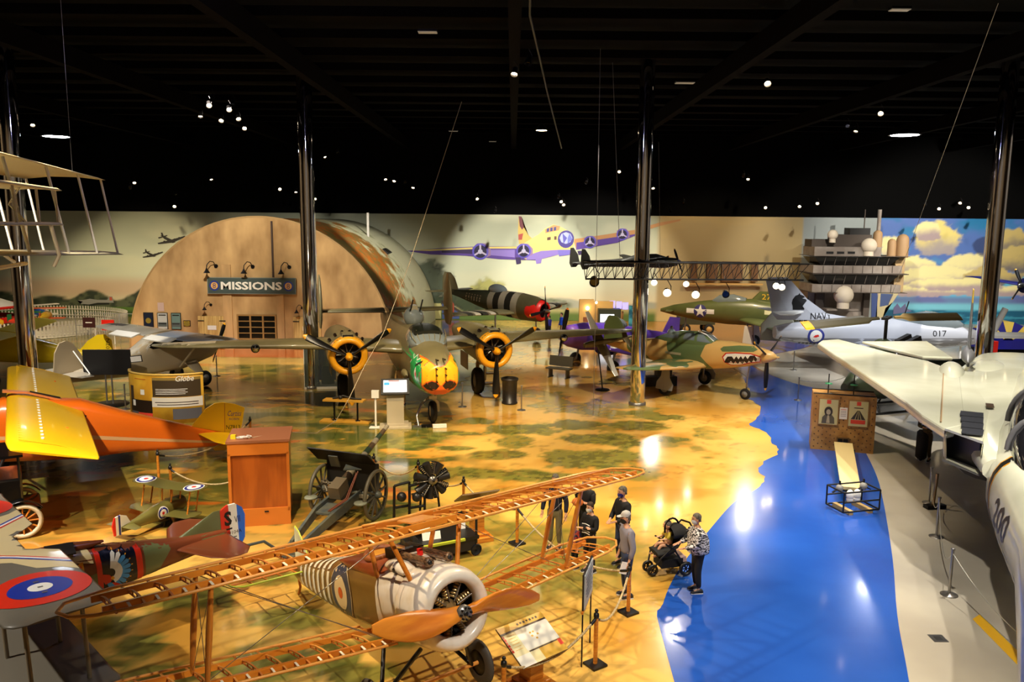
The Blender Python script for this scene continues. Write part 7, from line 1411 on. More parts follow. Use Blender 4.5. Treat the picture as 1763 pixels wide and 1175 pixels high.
# ================================================================ hanging planes
r = root('hanging_twin_boom_plane', 'dark twin-boom plane hanging above the lighting truss before the mural', 'airplane', (7.3, 42.5, 5.5), 12, -3, s=.88); hd = mat('hang_dark', (54, 54, 48), .4); hp = mat('hang_pale', (196, 196, 180), .4)
mb = MB(); fus(mb, [(.8, -.2, .25, .1, 2), (.2, -.35, .45, .3, 2), (-1, -.25, .5, .3, 2), (-2.2, 0, .1, .05, 2)], hd, 16); mb.build('pod', r)
for sg_ in (-1, 1):
    mb = MB(); fus(mb, [(1.0, -.25, .2, .18, 2, sg_*1.15), (.3, -.35, .3, .26, 2, sg_*1.15), (-2.0, -.15, .2, .16, 2, sg_*1.15), (-4.6, 0, .15, .07, 2, sg_*1.15)], hd, 14); mb.build('boom', r)
    m2 = MB(); m2.surf([(-4.4, 0, -.15, .3, .08), (-4.15, 0, .1, .65, .08), (-4.25, 0, .6, .5, .08), (-4.5, 0, 1.0, .2, .08)], hd, vert=True); m2.xform(Matrix.Translation((0, sg_*1.15, 0))); m2.build('tail_fin', r)
    m2 = MB(); m2.surf([(.2, sg_*.2, 0, 1.3, .12), (.0, sg_*2.4, .1, .95, .12), (-.25, sg_*4.2, .25, .4, .1)], hp if sg_ < 0 else hd); m2.build('wing', r)
    MB().lathe([(.18, 0), (.1, .2), (.01, .3)], mat('spinner_blue', (50, 60, 150), .4), (1.0, sg_*1.15, -.02), (1, 0, 0), 14).build('spinner', r); propeller(r, (1.12, sg_*1.15, -.02), (1, 0, 0), .95, 2, .3+sg_, propb, yel, hd, .16, hub=.05, spin=.05)
m2 = MB(); m2.surf([(-4.0, -1.9, .1, .5, .08), (-4.0, 1.9, .1, .5, .08)], hd); m2.build('tailplane', r)
for x, y in ((0, 1.15), (0, -1.15), (-3.5, 0)): MB().tube([(x, y, .2), (x*.9, y, 6.8)], .008, steel, 4).build('hanging_wire', r)
r = root('hanging_blue_plane', 'dark blue plane hanging before the clouds at the right edge', 'airplane', (23.8, 36.5, 4.9), 200); hb = mat('hang_navy', (30, 32, 84), .3, coat=.3)
mb = MB(); fus(mb, [(1.2, -.35, .3, .3, 2), (.4, -.5, .5, .45, 2), (-1.5, -.35, .45, .4, 2), (-4.2, 0, .25, .08, 2)], hb, 18); mb.build('fuselage', r)
for sg_ in (-1, 1): m2 = MB(); m2.surf([(.4, sg_*.2, -.15, 1.5, .12), (.1, sg_*3.6, .1, .8, .1), (0, sg_*4.1, .1, .3, .1)], hb); m2.build('wing', r)
m2 = MB(); m2.surf([(-3.4, 0, .2, .9, .08), (-3.8, 0, 1.0, .5, .08)], hb, vert=True); m2.build('tail_fin', r); propeller(r, (1.3, 0, 0), (1, 0, 0), .8, 3, .5, propb, yel, steel, .15, hub=.1, spin=.2); wheel(r, (.2, .8, -.9), .2, .1); MB().tube([(.2, .8, -.9), (.2, .7, -.1)], .03, steel).build('gear_leg', r)
MB().tube([(0, 0, .4), (0, 0, 8.2)], .008, steel, 4).build('hanging_wire', r)
# ---- model fighter on a pole
r = root('model_fighter_on_pole', 'olive model fighter banked on a thin black pole with round foot', 'model airplane', (4.1, 36.0, 0)); MB().lathe([(.001, .06), (.3, .05), (.34, 0)], black, n=24).build('foot', r); MB().tube([(0, 0, .05), (-.25, 0, 2.0)], .03, black).build('pole', r)
mf = root('model_body', None, None); mf.parent = r; mf.matrix_world = Matrix.Translation((3.9, 36.0, 2.15)) @ Matrix(((-.99, .14, 0, 0), (.14, .99, 0, 0), (0, 0, 1, 0), (0, 0, 0, 1))) @ Matrix.Rotation(math.radians(76), 4, 'X')
mf.parent = r; mf.matrix_parent_inverse = r.matrix_world.inverted(); mol = mat('model_drab', (104, 88, 50), .4, coat=.2); msl = mat('model_silver', (206, 200, 184), .3, .3)
yv = V((-.35, .53, .77)).normalized(); xv = V((-.9, -.42, -.12)); xv = (xv-yv*xv.dot(yv)).normalized(); zv = xv.cross(yv); MM = Matrix((xv, yv, zv)).transposed().to_4x4(); MM.translation = V((3.62, 36.0, 2.1)); mf.matrix_world = MM
mb = MB(); fus(mb, [(.45, -.12, .1, .1, 2), (.1, -.17, .17, .15, 2), (-.6, -.13, .2, .14, 2), (-1.5, -.02, .12, .05, 2), (-2.1, .02, .07, .02, 2)], mol, 16); mb.build('fuselage', mf)
for sg_ in (-1, 1):
    m2 = MB(); m2.surf([(-.05, 0, -.05, .55, .14), (-.2, sg_*.7, 0, .42, .12)], mol); m2.surf([(-.2, sg_*.7, 0, .42, .12), (-.38, sg_*1.72, .08, .2, .1)], msl); m2.build('wing', mf)
    m2 = MB(); m2.surf([(-1.6, 0, .05, .3, .08), (-1.75, sg_*.55, .05, .2, .08)], mol); m2.build('tailplane', mf)
m2 = MB(); m2.surf([(-1.6, 0, .1, .35, .08), (-1.85, 0, .5, .2, .08)], mol, vert=True); m2.build('tail_fin', mf); MB().sphere((-.35, 0, .17), .1, glz, 10, (1.8, 1, 1)).build('canopy', mf)

# ================================================================ far exhibits
r = root('exhibit_booth', 'tan exhibit booth wall with bright lamp and large dark screen cabinet', 'booth', (5.2, 53, 0)); tb = mat('booth_tan', (214, 170, 96), .6)
MB().box((-.35, 0, 1.25), (.95, .3, 2.5), tb).build('panel', r); MB().box((.75, .4, 1.2), (1.4, .2, 2.3), tb).build('panel', r); MB().box((1.15, 0, .95), (1.45, .8, 1.9), mat('booth_dark', (44, 52, 34), .5)).build('screen_cabinet', r)
MB().box((.98, -.42, 1.32), (.9, .03, .52), mat('screen_sky', (226, 232, 246), .3, emit=1.6)).build('screen', r); MB().box((-.35, -.17, 1.2), (.42, .03, .3), mat('booth_picture', (130, 76, 50), .5)).build('picture', r); MB().sphere((-.3, -.3, 1.95), .12, mat('booth_lamp', (255, 240, 200), .5, emit=12)).build('lamp', r); MB().sphere((.28, -.1, 2.3), .08, mat('booth_lamp', (255, 240, 200), .5, emit=12)).build('lamp', r)
r = root('monitor_pair', 'three bright lilac monitors on a pole beside the blue wave poster', 'monitor', (7.1, 53.9, 0)); MB().tube([(.15, 0, 0), (.15, 0, 2.1)], .04, tb).build('pole', r)
for k, x in enumerate((-.45, 0, .42)): MB().box((x, -.05, 2.1-.05*k), (.36, .05, .46), mat('screen_lilac', (150, 140, 250), .3, emit=1.8)).build('monitor', r)
MB().box((-.1, .3, .8), (.9, .1, 1.6), mat('booth_brown', (150, 104, 50), .6)).build('back_panel', r)
tag(MB().box((8.0, 53.2, 1.05), (.66, .08, 2.1), mat('wave_poster', (70, 160, 176), .5, noise=((16, 90, 116), 2.2, .4, .6))).build('wave_poster'), 'tall turquoise wave poster left of the chrome column', 'poster')
jg = mat('jeep_olive', (70, 68, 42), .5)
r = root('military_truck', 'dark olive vehicle in the background under the rear-propeller plane', 'truck', (12.6, 55.5, 0), 180); MB().box((0, 0, .9), (2.4, 1.2, .5), jg).box((-.3, 0, 1.3), (1.2, 1.1, .5), jg, top=.8).build('body', r)
for x in (-.8, .8):
    for y in (-.6, .6): wheel(r, (x, y, .36), .36, .2, hm=tb)
r = root('tan_frame_set', 'tan wooden frames and brown panels high on the ochre wall', 'display', (15.3, 61.6, 3.3)); mb = MB()
for x, w_ in ((-1.6, .5), (-.2, .8), (1.3, 1.6), (3.0, .5)): MB().box((x, 0, .6), (w_, .1, 1.5), mat('frame_brown', (120, 84, 48), .6)).build('panel', r)
MB().box((.6, -.1, -.35), (6.0, .3, .12), tb).build('shelf', r)
r = root('striped_ride_pod', 'blue and yellow striped rounded pod behind the right chrome column', 'pod', (28.2, 46.6, 0)); pb, py = mat('pod_blue', (34, 34, 140), .3, coat=.3), mat('pod_yellow', (236, 206, 90), .4)
mb = MB()
for k in range(7): a, b2 = PI*k/7*.95, PI*(k+1)/7*.95; mb.loft([ring((0, 0, 1.3), (0, 1, 0), (math.cos(t), 0, math.sin(t)), .9, .01, 6) if 0 else [V((1.5*math.cos(t)*q, s2*(.9*(1-.4*q)), 1.0+1.1*math.sin(t)*q)) for q, s2 in ((1, -1), (1, 1), (.2, 1), (.2, -1))] for t in (a, b2)], py if k % 2 else pb, False)
mb.box((0, 0, .8), (3.0, 1.9, .5), pb); mb.build('pod_shell', r); MB().box((0, 0, .3), (2.4, 1.4, .6), blackm).build('base', r)
r = root('grey_fuselage_mast', 'slanting grey post beside the striped pod', 'post', (26.3, 44.5, 0)); MB().tube([(0, 0, .0), (.1, 0, 1.4), (.8, 0, 3.0)], [.2, .2, .16], greyp, 10).build('shaft', r)
tag(MB().box((24.9, 41.6, .8), (.3, .3, 1.6), red).build('red_post'), 'bright red square post between the jet and the far platform', 'post')
r = root('far_platform', 'long grey platform on dark blue legs behind the white jet', 'platform', (27.6, 42.9, 0), -4); MB().box((2.5, 0, 1.72), (10, 1.6, .14), greyp).build('deck', r)
for x in (-2, 0, 2, 4, 6): MB().box((x, 0, .82), (.16, .16, 1.65), pb).build('leg', r)
r = root('flight_monitor', 'black monitor on a dark desk at the right edge', 'monitor', (30.9, 47.6, 0)); MB().box((0, 0, 2.0), (1.1, .1, .7), black).build('screen', r); MB().box((0, .1, .8), (1.6, .7, 1.6), pb).build('desk', r)
tag(MB().box((25.0, 50.6, 1.2), (1.4, 1, .5), white).box((25.0, 50.6, .5), (1.3, .9, 1.), pb).build('white_topped_counter'), 'small blue counter with white top left of the right column', 'counter')
# ================================================================ ceiling lamps
lampm = mat('ceiling_glow', (240, 244, 255), .5, emit=60.); lampw = mat('ceiling_glow_warm', (255, 226, 180), .5, emit=25.); lampd = mat('panel_dim', (150, 140, 120), .5, emit=.35)
def clamp_(px, py, s, m, lb, z=12.6, nm='ceiling_lamp', grp=None, sh='r'):
    d = (z-7.5)*1400/(384+(px-881)*.0087-py); x = (px-881.5)*d/1400; d2 = d
    r = root(nm, lb, 'ceiling lamp', (x, d2*1.0, z), group=grp)
    if sh == 'r': MB().lathe([(.02, .3), (.12*s, .28), (.3*s, .0)], blackm, n=16).build('reflector', r); MB().lathe([(.001, 0), (.26*s, 0)], m, n=16).build('bulb', r)
    else: MB().box((0, 0, .03), (.62*s, .3*s, .06), blackm).build('housing', r); MB().box((0, 0, -.01), (.6*s, .28*s, .02), m).build('diffuser', r)
for px, py, s, m, lb in ((113, 243, 1.5, lampm, 'glaring white ceiling lamp above the hanging flyer'), (1537, 241, 1.5, lampm, 'glaring white ceiling lamp above the cloud mural'), (1330, 316, 1.4, lampm, 'small white ceiling lamp over the lighting truss'), (895, 343, 1.4, lampm, 'white ceiling lamp over the painted bomber tail'), (928, 233, .6, lampw, 'warm round lamp on the cable above the painted bomber')):
    clamp_(px, py, s*1.7, m, lb, 11.9)
for px, py, s, lb in ((738, 75, .9, 'dim rectangular ceiling panel above the bomber'), (780, 234, .9, 'dim rectangular ceiling panel left of the hanging cable'), (846, 251, .8, 'small dim ceiling panel beside the warm round lamp'), (1165, 156, 1.2, 'dim wide ceiling panel above the middle'), (1513, 40, .8, 'dim ceiling panel at the top right')):
    clamp_(px, py, s, lampd, lb, 12.9, 'ceiling_panel', None, 'b')
track = mat('track_black', (16, 15, 15), .5)
SPX = [(357, 207), (372, 190), (378, 180), (392, 215), (405, 197), (412, 188), (420, 212), (430, 228), (476, 329), (486, 329), (513, 333), (309, 338), (306, 358), (370, 312), (232, 327), (240, 318), (563, 275), (585, 268), (665, 312), (680, 315), (698, 318), (712, 326), (882, 138), (905, 120), (963, 350), (967, 355), (958, 342), (1112, 318), (1118, 327), (1148, 366), (1368, 358), (1398, 353), (1440, 225), (1455, 232), (1494, 204), (1580, 356), (1605, 362), (1700, 320), (1708, 332), (1716, 345), (1302, 155), (1270, 307), (1278, 312)]
SPX += [(20, 235), (36, 240), (75, 222), (530, 318), (541, 326), (536, 338), (545, 345), (851, 366), (820, 345), (1310, 360), (1170, 352), (1640, 352), (1655, 360), (1005, 318), (1060, 300)]
for i, (px, py) in enumerate(SPX):
    z = 12.0; d = (z-7.5)*1400/(384+(px-881)*.0087-py); d = min(d, 56); z = 7.5+(384+(px-881)*.0087-py)*d/1400; x = (px-881.5)*d/1400
    far = random.random(); tx, ty = x*.7+random.uniform(-3, 3), max(12, d-random.uniform(4, 16))
    r = spot_fixture((x, d, z), (tx, ty, 1), 'small round track spotlight glinting among many under the black ceiling', .75, i % 3 != 2, 'ceiling track spotlights', 'track_spotlight', lampw)
for a, b2, lb in (((.0, 8, 13.0), (.6, 20, 12.3), 'x'), ): pass
tag(MB().tube([(0.0, 9.5, 12.9), (.25, 14, 12.4), (.35, 20, 12.3), (1.2, 30, 12.0), (2.3, 40, 11)], .03, track, 5).build('ceiling_cable'), 'dark looping cable running along the ceiling over the painted bomber', 'cable')
for a, b2, lb in (((2.9, 28.6, 13.3), (2.95, 28.6, .6), 'thin vertical wire left of the chrome column'), ((3.6, 31, 13.3), (4.1, 31.2, 6.1), 'thin wire holding the left part of the truss'), ((11.2, 19.8, 12.6), (14.0, 30.2, 4.5), 'slanting wire at the upper right crossing to the control tower')):
    tag(MB().tube([a, b2], .008, steel, 4).build('hanging_wire'), lb, 'wire')
# ================================================================ people
skin_ = mat('skin', (214, 160, 124), .5); hairg = mat('hair_grey', (120, 112, 98), .8, noise=((84, 78, 66), 30, .4, .6)); hairb = mat('hair_brown', (58, 40, 26), .7); hairbl = mat('hair_fair', (176, 146, 100), .7); msk = mat('mask_white', (216, 220, 222), .7); mskb = mat('mask_blue', (24, 32, 120), .7, noise=((150, 160, 220), 26, .55, .6)); mskk = mat('mask_black', (20, 20, 22), .7)
jean = mat('denim', (44, 58, 92), .8); kbl = mat('cloth_black', (18, 18, 20), .8); knv = mat('cloth_navy', (22, 24, 40), .8); khk = mat('cloth_khaki', (112, 100, 66), .8); gsw = mat('cloth_grey', (132, 128, 138), .85); shoe = mat('shoe_dark', (30, 30, 34), .6); sole = mat('sole_white', (226, 222, 214), .6)
def skinmesh(name, V_, E_, R_, m, parent, root_i=0, sub=1, flat_=None):
    me = bpy.data.meshes.new(name); me.from_pydata([tuple(v) for v in V_], E_, []); ob = bpy.data.objects.new(name, me); COL.objects.link(ob)
    md = ob.modifiers.new('s', 'SKIN'); md.use_smooth_shade = True
    for i, l in enumerate(me.skin_vertices[0].data):
        r = R_[i]; l.radius = r if isinstance(r, tuple) else (r, r); l.use_root = (i == root_i)
    sb = ob.modifiers.new('d', 'SUBSURF'); sb.levels = sub; sb.render_levels = sub
    dg = bpy.context.evaluated_depsgraph_get(); m2 = bpy.data.meshes.new_from_object(ob.evaluated_get(dg)); bpy.data.objects.remove(ob)
    m2.materials.clear(); m2.materials.append(m); o = bpy.data.objects.new(name, m2); COL.objects.link(o); o.parent = parent
    m2.polygons.foreach_set('use_smooth', [True]*len(m2.polygons)); m2.polygons.foreach_set('material_index', [0]*len(m2.polygons))
    return o
def person(loc, yaw, h, label, top, trous, hair, mask=None, arms=None, legs=None, stout=1., sleeve=True, hairlen=0, cap=None, cat='person', group=None, topr=None, lean=0., look=(0, 0), shoes=None, hem=.90):
    """figure faces local +x; arms = ((elbow, wrist) left, (elbow, wrist) right) for a 1.75 m body"""
    r = root('person', label, cat, loc, yaw, s=h/1.75, group=group); lx = lean
    arms = arms or (((.0, .27, 1.12), (.10, .28, .88)), ((.0, -.27, 1.12), (.10, -.28, .88)))
    legs = legs or (((.03, .10, .50), (-.01, .11, .09)), ((.03, -.10, .50), (-.01, -.11, .09)))
    Vt = [(0, 0, .96), (lx*.4, 0, 1.12), (lx*.8, 0, 1.32), (lx, 0, 1.43), (lx+.01, 0, 1.50), (lx+.02, 0, 1.56)]; E_ = [(i, i+1) for i in range(5)]; R_ = [(.11, .10), (.10, .09), (.10, .10), (.06, .06), .05, .05]
    for s_, (el, wr) in zip((1, -1), arms):
        b = len(Vt); Vt += [(lx, s_*.17, 1.39), el, wr]; R_ += [.045, .036, .026]; E_ += [(3, b), (b, b+1), (b+1, b+2)]
        d = (V(wr)-V(el)).normalized(); sd = d.cross(V((0, 0, 1))); sd = sd.normalized() if sd.length > .1 else V((0, 1, 0)); pm = V(wr)+d*.06; b2 = len(Vt); Vt.append(tuple(pm)); R_.append((.03, .018)); E_.append((b+2, b2))
        for k, (o_, L) in enumerate(((-.028, .075), (-.010, .085), (.009, .08), (.026, .062))):
            q = len(Vt); Vt += [tuple(pm+sd*o_+d*.02), tuple(pm+sd*o_*1.15+d*(.02+L*.5)+V((.006, 0, -.006))), tuple(pm+sd*o_*1.15+d*L+V((.02, 0, -.012)))]; R_ += [.009, .0085, .007]; E_ += [(b2, q), (q, q+1), (q+1, q+2)]
        q = len(Vt); Vt += [tuple(V(wr)+d*.03-sd*.035), tuple(V(wr)+d*.07-sd*.055)]; R_ += [.010, .008]; E_ += [(b+2, q), (q, q+1)]
    for s_, (kn, an) in zip((1, -1), legs):
        b = len(Vt); Vt += [(0, s_*.09, .90), kn, an, (an[0]+.12, an[1], an[2]-.05)]; R_ += [.075, .05, .035, .03]; E_ += [(0, b), (b, b+1), (b+1, b+2), (b+2, b+3)]
    body = skinmesh('body', Vt, E_, R_, skin_, r)
    # head with face, joined to the body mesh object as its own shaped shell
    hx, hz = lx+.035, 1.645; mb = MB(); rings = []
    for z, w_, d_, ox in ((-.125, .035, .04, .02), (-.105, .05, .062, .015), (-.07, .06, .078, .008), (-.03, .068, .088, .0), (.01, .073, .094, -.004), (.05, .073, .096, -.008), (.085, .062, .082, -.01), (.108, .04, .054, -.01), (.12, .012, .016, -.01)): rings.append(ring((hx+ox, 0, hz+z), (1, 0, 0), (0, 1, 0), d_, w_, 18, 2.1))
    mb.loft(rings, skin_); mb.loft([[V((hx+.085+a, y, hz+z)) for a, y, z in ((0, 0, .03), (0, -.012, .0), (.0, -.016, -.03), (.026, 0, -.024), (0, .016, -.03), (0, .012, 0))][:1]*3+[V((hx+.085, -.016, hz-.03)), V((hx+.113, 0, hz-.026)), V((hx+.085, .016, hz-.03))]][:1]*2, skin_, False, False) if 0 else None
    mb.add([(hx+.088, 0, hz+.03), (hx+.084, -.016, hz-.032), (hx+.114, 0, hz-.026), (hx+.084, .016, hz-.032)], [(0, 1, 2), (0, 2, 3), (1, 3, 2)], skin_, True)
    for s_ in (-1, 1): mb.sphere((hx-.01, s_*.074, hz-.01), .022, skin_, 8, (.8, .35, 1.3), 6); mb.sphere((hx+.083, s_*.029, hz+.012), .010, mat('eye', (30, 24, 22), .3), 8, k=6); mb.box((hx+.088, s_*.03, hz+.032), (.008, .03, .005), hair)
    mb.box((hx+.086, 0, hz-.062), (.008, .04, .008), mat('lips', (170, 96, 84), .5)); mb.build('head', r)
    mb = MB(); R2 = []
    for z, w_, d_, ox in ((-.05-hairlen*.9, .06+.02*hairlen, .035, -.075), (-.02-hairlen*.3, .078, .07, -.035), (.03, .08, .088, -.022), (.07, .078, .095, -.014), (.10, .064, .08, -.012), (.125, .04, .05, -.012), (.133, .01, .012, -.012)): R2.append(ring((hx+ox, 0, hz+z), (1, 0, 0), (0, 1, 0), d_, w_, 18, 2.1))
    mb.loft(R2, hair); mb.build('hair', r)
    if mask: mb = MB(); mb.loft([ring((hx+.028, 0, hz+z), (1, 0, 0), (0, 1, 0), d_, w_, 16, 2.2) for z, d_, w_ in ((-.118, .045, .04), (-.09, .07, .06), (-.045, .082, .066), (-.012, .072, .06))], mask, True, False); mb.build('face_mask', r)
    if cap: mb = MB(); mb.loft([ring((hx+ox, 0, hz+z), (1, 0, 0), (0, 1, 0), d_, w_, 18) for z, d_, w_, ox in ((.035, .1, .082, -.006), (.08, .1, .082, -.006), (.12, .075, .062, -.008), (.142, .03, .025, -.008))], cap); mb.poly([(hx+.075, -.06, hz+.045), (hx+.16, -.05, hz+.03), (hx+.185, 0, hz+.028), (hx+.16, .05, hz+.03), (hx+.075, .06, hz+.045)], cap, .01, (0, 0, 1)); mb.build('cap', r)
    k = stout; Vc = [(0, 0, hem), (0, 0, 1.02), (lx*.5, 0, 1.18), (lx*.9, 0, 1.34), (lx, 0, 1.45), (lx+.01, 0, 1.50)]; Rc = [(.16*k, .16*k), (.15*k, .155*k), (.15*k, .15*k), (.15*k, .16), (.10, .10), (.062, .062)]; Ec = [(i, i+1) for i in range(5)]
    for s_, (el, wr) in zip((1, -1), arms):
        b = len(Vc); w2 = tuple(V(el).lerp(V(wr), .92 if sleeve else .25)); Vc += [(lx, s_*.185, 1.385), el, w2]; Rc += [.085, .066, .05]; Ec += [(3, b), (b, b+1), (b+1, b+2)]
    skinmesh('top', Vc, Ec, Rc, top, r)
    Vp = [(0, 0, 1.0), (0, 0, .92)]; Rp = [(.12*k, .13*k), (.13*k, .14*k)]; Ep = [(0, 1)]
    for s_, (kn, an) in zip((1, -1), legs):
        b = len(Vp); Vp += [(0, s_*.10, .84), kn, (an[0], an[1], an[2]+.03)]; Rp += [.095*min(k, 1.15), .072*min(k, 1.2), .058]; Ep += [(1, b), (b, b+1), (b+1, b+2)]
    skinmesh('trousers', Vp, Ep, Rp, trous, r)
    for s_, (kn, an) in zip((1, -1), legs):
        x, y, z = an; mb = MB(); mb.loft([ring((x+dx, y, z+zz), (0, 1, 0), (0, 0, 1), w_, h_, 12) for dx, zz, w_, h_ in ((-.09, -.045, .03, .03), (-.06, -.03, .042, .05), (0, -.025, .046, .055), (.08, -.045, .05, .035), (.15, -.055, .045, .025), (.18, -.06, .02, .015))], shoes or shoe); mb.box((x+.045, y, z-.08), (.26, .085, .018), sole); mb.build('shoe', r)
    return r
up2 = (((.1, .24, 1.14), (.28, .08, 1.16)), ((.1, -.24, 1.14), (.28, -.06, 1.14)))
cross_ = (((.06, .25, 1.14), (.24, -.08, 1.16)), ((.06, -.25, 1.14), (.22, .10, 1.2)))
zeb = mat('zebra_print', (226, 222, 222), .8, noise=((22, 20, 24), 19, .48, .52, (1, 1, 2.4)))
person((3.84, 15.8, 0), 186, 1.66, 'woman in a black and white zebra-print blouse pushing a stroller', zeb, kbl, hairg, msk, (((.12, .25, 1.12), (.38, .16, 1.06)), ((.12, -.25, 1.12), (.38, -.16, 1.06))), stout=1.8, lean=.04, shoes=shoe, hem=.84)
person((2.36, 15.55, 0), 192, 1.78, 'man in a grey sweater and pale cap with folded paper at his side', gsw, jean, hairg, mskk, (((-.02, .27, 1.1), (.06, .26, .86)), ((-.02, -.27, 1.1), (.08, -.26, .86))), cap=mat('cap_pale', (190, 186, 180), .7), lean=.03, stout=1.05, shoes=shoe)
person((2.46, 17.05, 0), 205, 1.8, 'grey-haired man in a black zip jacket with a blue patterned mask', kbl, jean, hairg, mskb, (((.05, .27, 1.13), (.26, .12, 1.06)), ((.05, -.27, 1.13), (.26, -.1, 1.04))), stout=1.1)
person((1.72, 16.7, 0), 222, 1.56, 'teenage boy in a black shirt with a white skeleton rib print', kbl, kbl, hairb, msk, cross_)
person((1.75, 18.0, 0), 225, 1.72, 'long-haired woman in a black hoodie with an orange pouch, behind the boy', kbl, kbl, hairbl, msk, cross_, hairlen=.22, stout=1.2)
person((1.03, 18.0, 0), 250, 1.76, 'man in a navy jacket and khaki trousers between the biplane wing struts', knv, khk, hairg, msk, stout=1.15)
person((1.42, 16.9, 0), 215, 1.05, 'small fair-haired child standing in front of the teenage boy', mat('child_top', (190, 70, 50), .8, noise=((40, 50, 90), 9, .45, .55)), kbl, hairbl, None)
person((3.2, 52.0, 0), 200, 1.7, 'distant visitor in a bright blue shirt beyond the red-cowled fighter', mat('shirt_blue', (24, 80, 220), .7), khk, hairb, None)
person((2.45, 52.6, 0), 160, 1.45, 'distant short visitor in a dark blue top beside the propeller blades', mat('shirt_indigo', (50, 50, 150), .7), kbl, hairb, None)
tan = mat('uniform_tan', (176, 140, 84), .7)
person((-4.5, 32.6, 0), 265, 1.75, 'mannequin in a tan flying suit standing behind the kiosk', tan, tan, mat('cap_brown', (90, 64, 34), .7), None, (((.0, .24, 1.12), (.12, .12, .98)), ((.0, -.24, 1.12), (.12, -.12, .98))), cat='mannequin')
person((13.3, 25.3, 0), 230, 1.75, 'mannequin in olive camouflage clothing standing by the jet wheel', mat('uniform_olive', (96, 76, 44), .7, noise=((60, 50, 30), 8, .45, .55)), mat('uniform_olive2', (84, 68, 42), .7), hairb, None, up2, cat='mannequin')
# details held or printed on clothing
mb = MB()
for i in range(5):
    z = 1.27-.055*i; mb.tube([V((.165-.02*abs(t), t*.12, z-.03*abs(t))) for t in [-1, -.6, -.2, .2, .6, 1]], .012, whit, 5)
q = root('rib_print', None, None); ob = [o for o in bpy.data.objects if o.get('label', '').startswith('teenage boy')][0]; q.parent = ob
mb.xform(Matrix.Translation((.015, 0, 0))); mb.build('shirt_print', q)
ob = [o for o in bpy.data.objects if o.get('label', '').startswith('long-haired')][0]
tag(MB().sphere(ob.matrix_world @ V((.3, -.02, 1.2)), .13, mat('pouch_orange', (206, 110, 40), .6), 14, (1, 1.3, .7)).build('orange_pouch'), 'orange rounded pouch held by the woman in the black hoodie', 'bag')
ob = [o for o in bpy.data.objects if o.get('label', '').startswith('man in a grey')][0]
tag(MB().box(ob.matrix_world @ V((.16, .26, .72)), (.16, .02, .24), whit, rz=.3, ry=.3).build('folded_paper'), 'folded white paper in the hand of the man in the cap', 'paper')
# ---- stroller and child
r = root('stroller', 'black three-wheeled stroller with round handle and pale seat liner', 'stroller', (3.42, 16.72, 0), 196)
def whl(c, R, w_): m2 = MB(); m2.lathe([(R*.6, -w_), (R*.9, -w_), (R, 0), (R*.9, w_), (R*.6, w_), (R*.6, -w_)], black, c, (0, 1, 0), 24); [m2.tube([c, (c[0]+R*.7*math.cos(a), c[1], c[2]+R*.7*math.sin(a))], .012, blackm, 5) for a in [i*PI/3 for i in range(6)]]; m2.build('wheel', r)
whl((.42, .12, .14), .13, .03); whl((.42, -.12, .14), .13, .03); whl((-.28, .28, .17), .16, .04); whl((-.28, -.28, .17), .16, .04)
m2 = MB()
for y in (-.26, .26): m2.tube([(.42, y*.5, .16), (.3, y, .45), (-.1, y, .78), (-.42, y, 1.05)], .02, black, 7); m2.tube([(-.28, y, .2), (.0, y, .62), (.2, y, .75)], .02, black, 7)
m2.tube([(-.42, -.26, 1.05), (-.48, 0, 1.08), (-.42, .26, 1.05)], .022, blackm, 8); m2.build('frame', r)
m2 = MB(); m2.loft([ring((x, 0, z), (0, 1, 0), (nx, 0, nz), .24, h_, 16, 2.6) for x, z, nx, nz, h_ in ((.35, .5, .2, 1, .05), (.15, .5, .1, 1, .1), (-.08, .6, -.6, .8, .14), (-.25, .88, -.7, .6, .1), (-.3, 1.0, -.7, .6, .04))], kbl); m2.build('seat', r)
m2 = MB(); m2.loft([[V((-.12-.3*math.cos(a)*.9+.06, .25*math.cos(b2), .86+.32*math.sin(a)*(1)+.0)) if 0 else V((-.16+.26*math.cos(a)*math.cos(b2*0), .25*math.sin(b2), .84+.26*math.sin(a)*math.cos(b2))) for b2 in [-1.5+i*.3 for i in range(11)]] for a in [.9+i*.25 for i in range(8)]], kbl, True, False); m2.build('canopy', r)
MB().tube([V((.12+.0*t, .2*math.cos(t), .98+.2*math.sin(t))) for t in [i*PI/10 for i in range(11)]] if 0 else [V((-.06+.17*math.cos(t), 0.0, .98+.24*math.sin(t))) for t in [-.3+i*.38 for i in range(11)]], .022, blackm, 8).build('carry_handle', r)
MB().box((0, 0, .28), (.5, .4, .18), kbl).build('basket', r); MB().box((-.2, 0, .3), (.3, .34, .14), mat('bag_pink', (206, 170, 160), .7), ry=.2).build('parcel_bag', r)
r = root('person', 'small child with fair hair in a yellow top sitting in stroller', 'person', (3.47, 16.77, .04), 196)
Vt = [(.02, 0, .6), (.05, 0, .78), (.07, 0, .88), (.08, 0, .93)]; E_ = [(0, 1), (1, 2), (2, 3)]; R_ = [.08, .085, .045, .035]
for s_ in (1, -1):
    b = len(Vt); Vt += [(.07, s_*.08, .84), (.15, s_*.12, .74), (.25, s_*.08, .74)]; R_ += [.032, .026, .02]; E_ += [(2, b), (b, b+1), (b+1, b+2)]
    for k in range(5): q = len(Vt); Vt += [(.28, s_*.08+(k-2)*.012, .74), (.31, s_*.08+(k-2)*.014, .735)]; R_ += [.006, .005]; E_ += [(b+2, q), (q, q+1)]
    b = len(Vt); Vt += [(.06, s_*.06, .58), (.28, s_*.08, .6), (.38, s_*.08, .38), (.46, s_*.08, .38)]; R_ += [.05, .04, .03, .025]; E_ += [(0, b), (b, b+1), (b+1, b+2), (b+2, b+3)]
skinmesh('body', Vt, E_, R_, skin_, r)
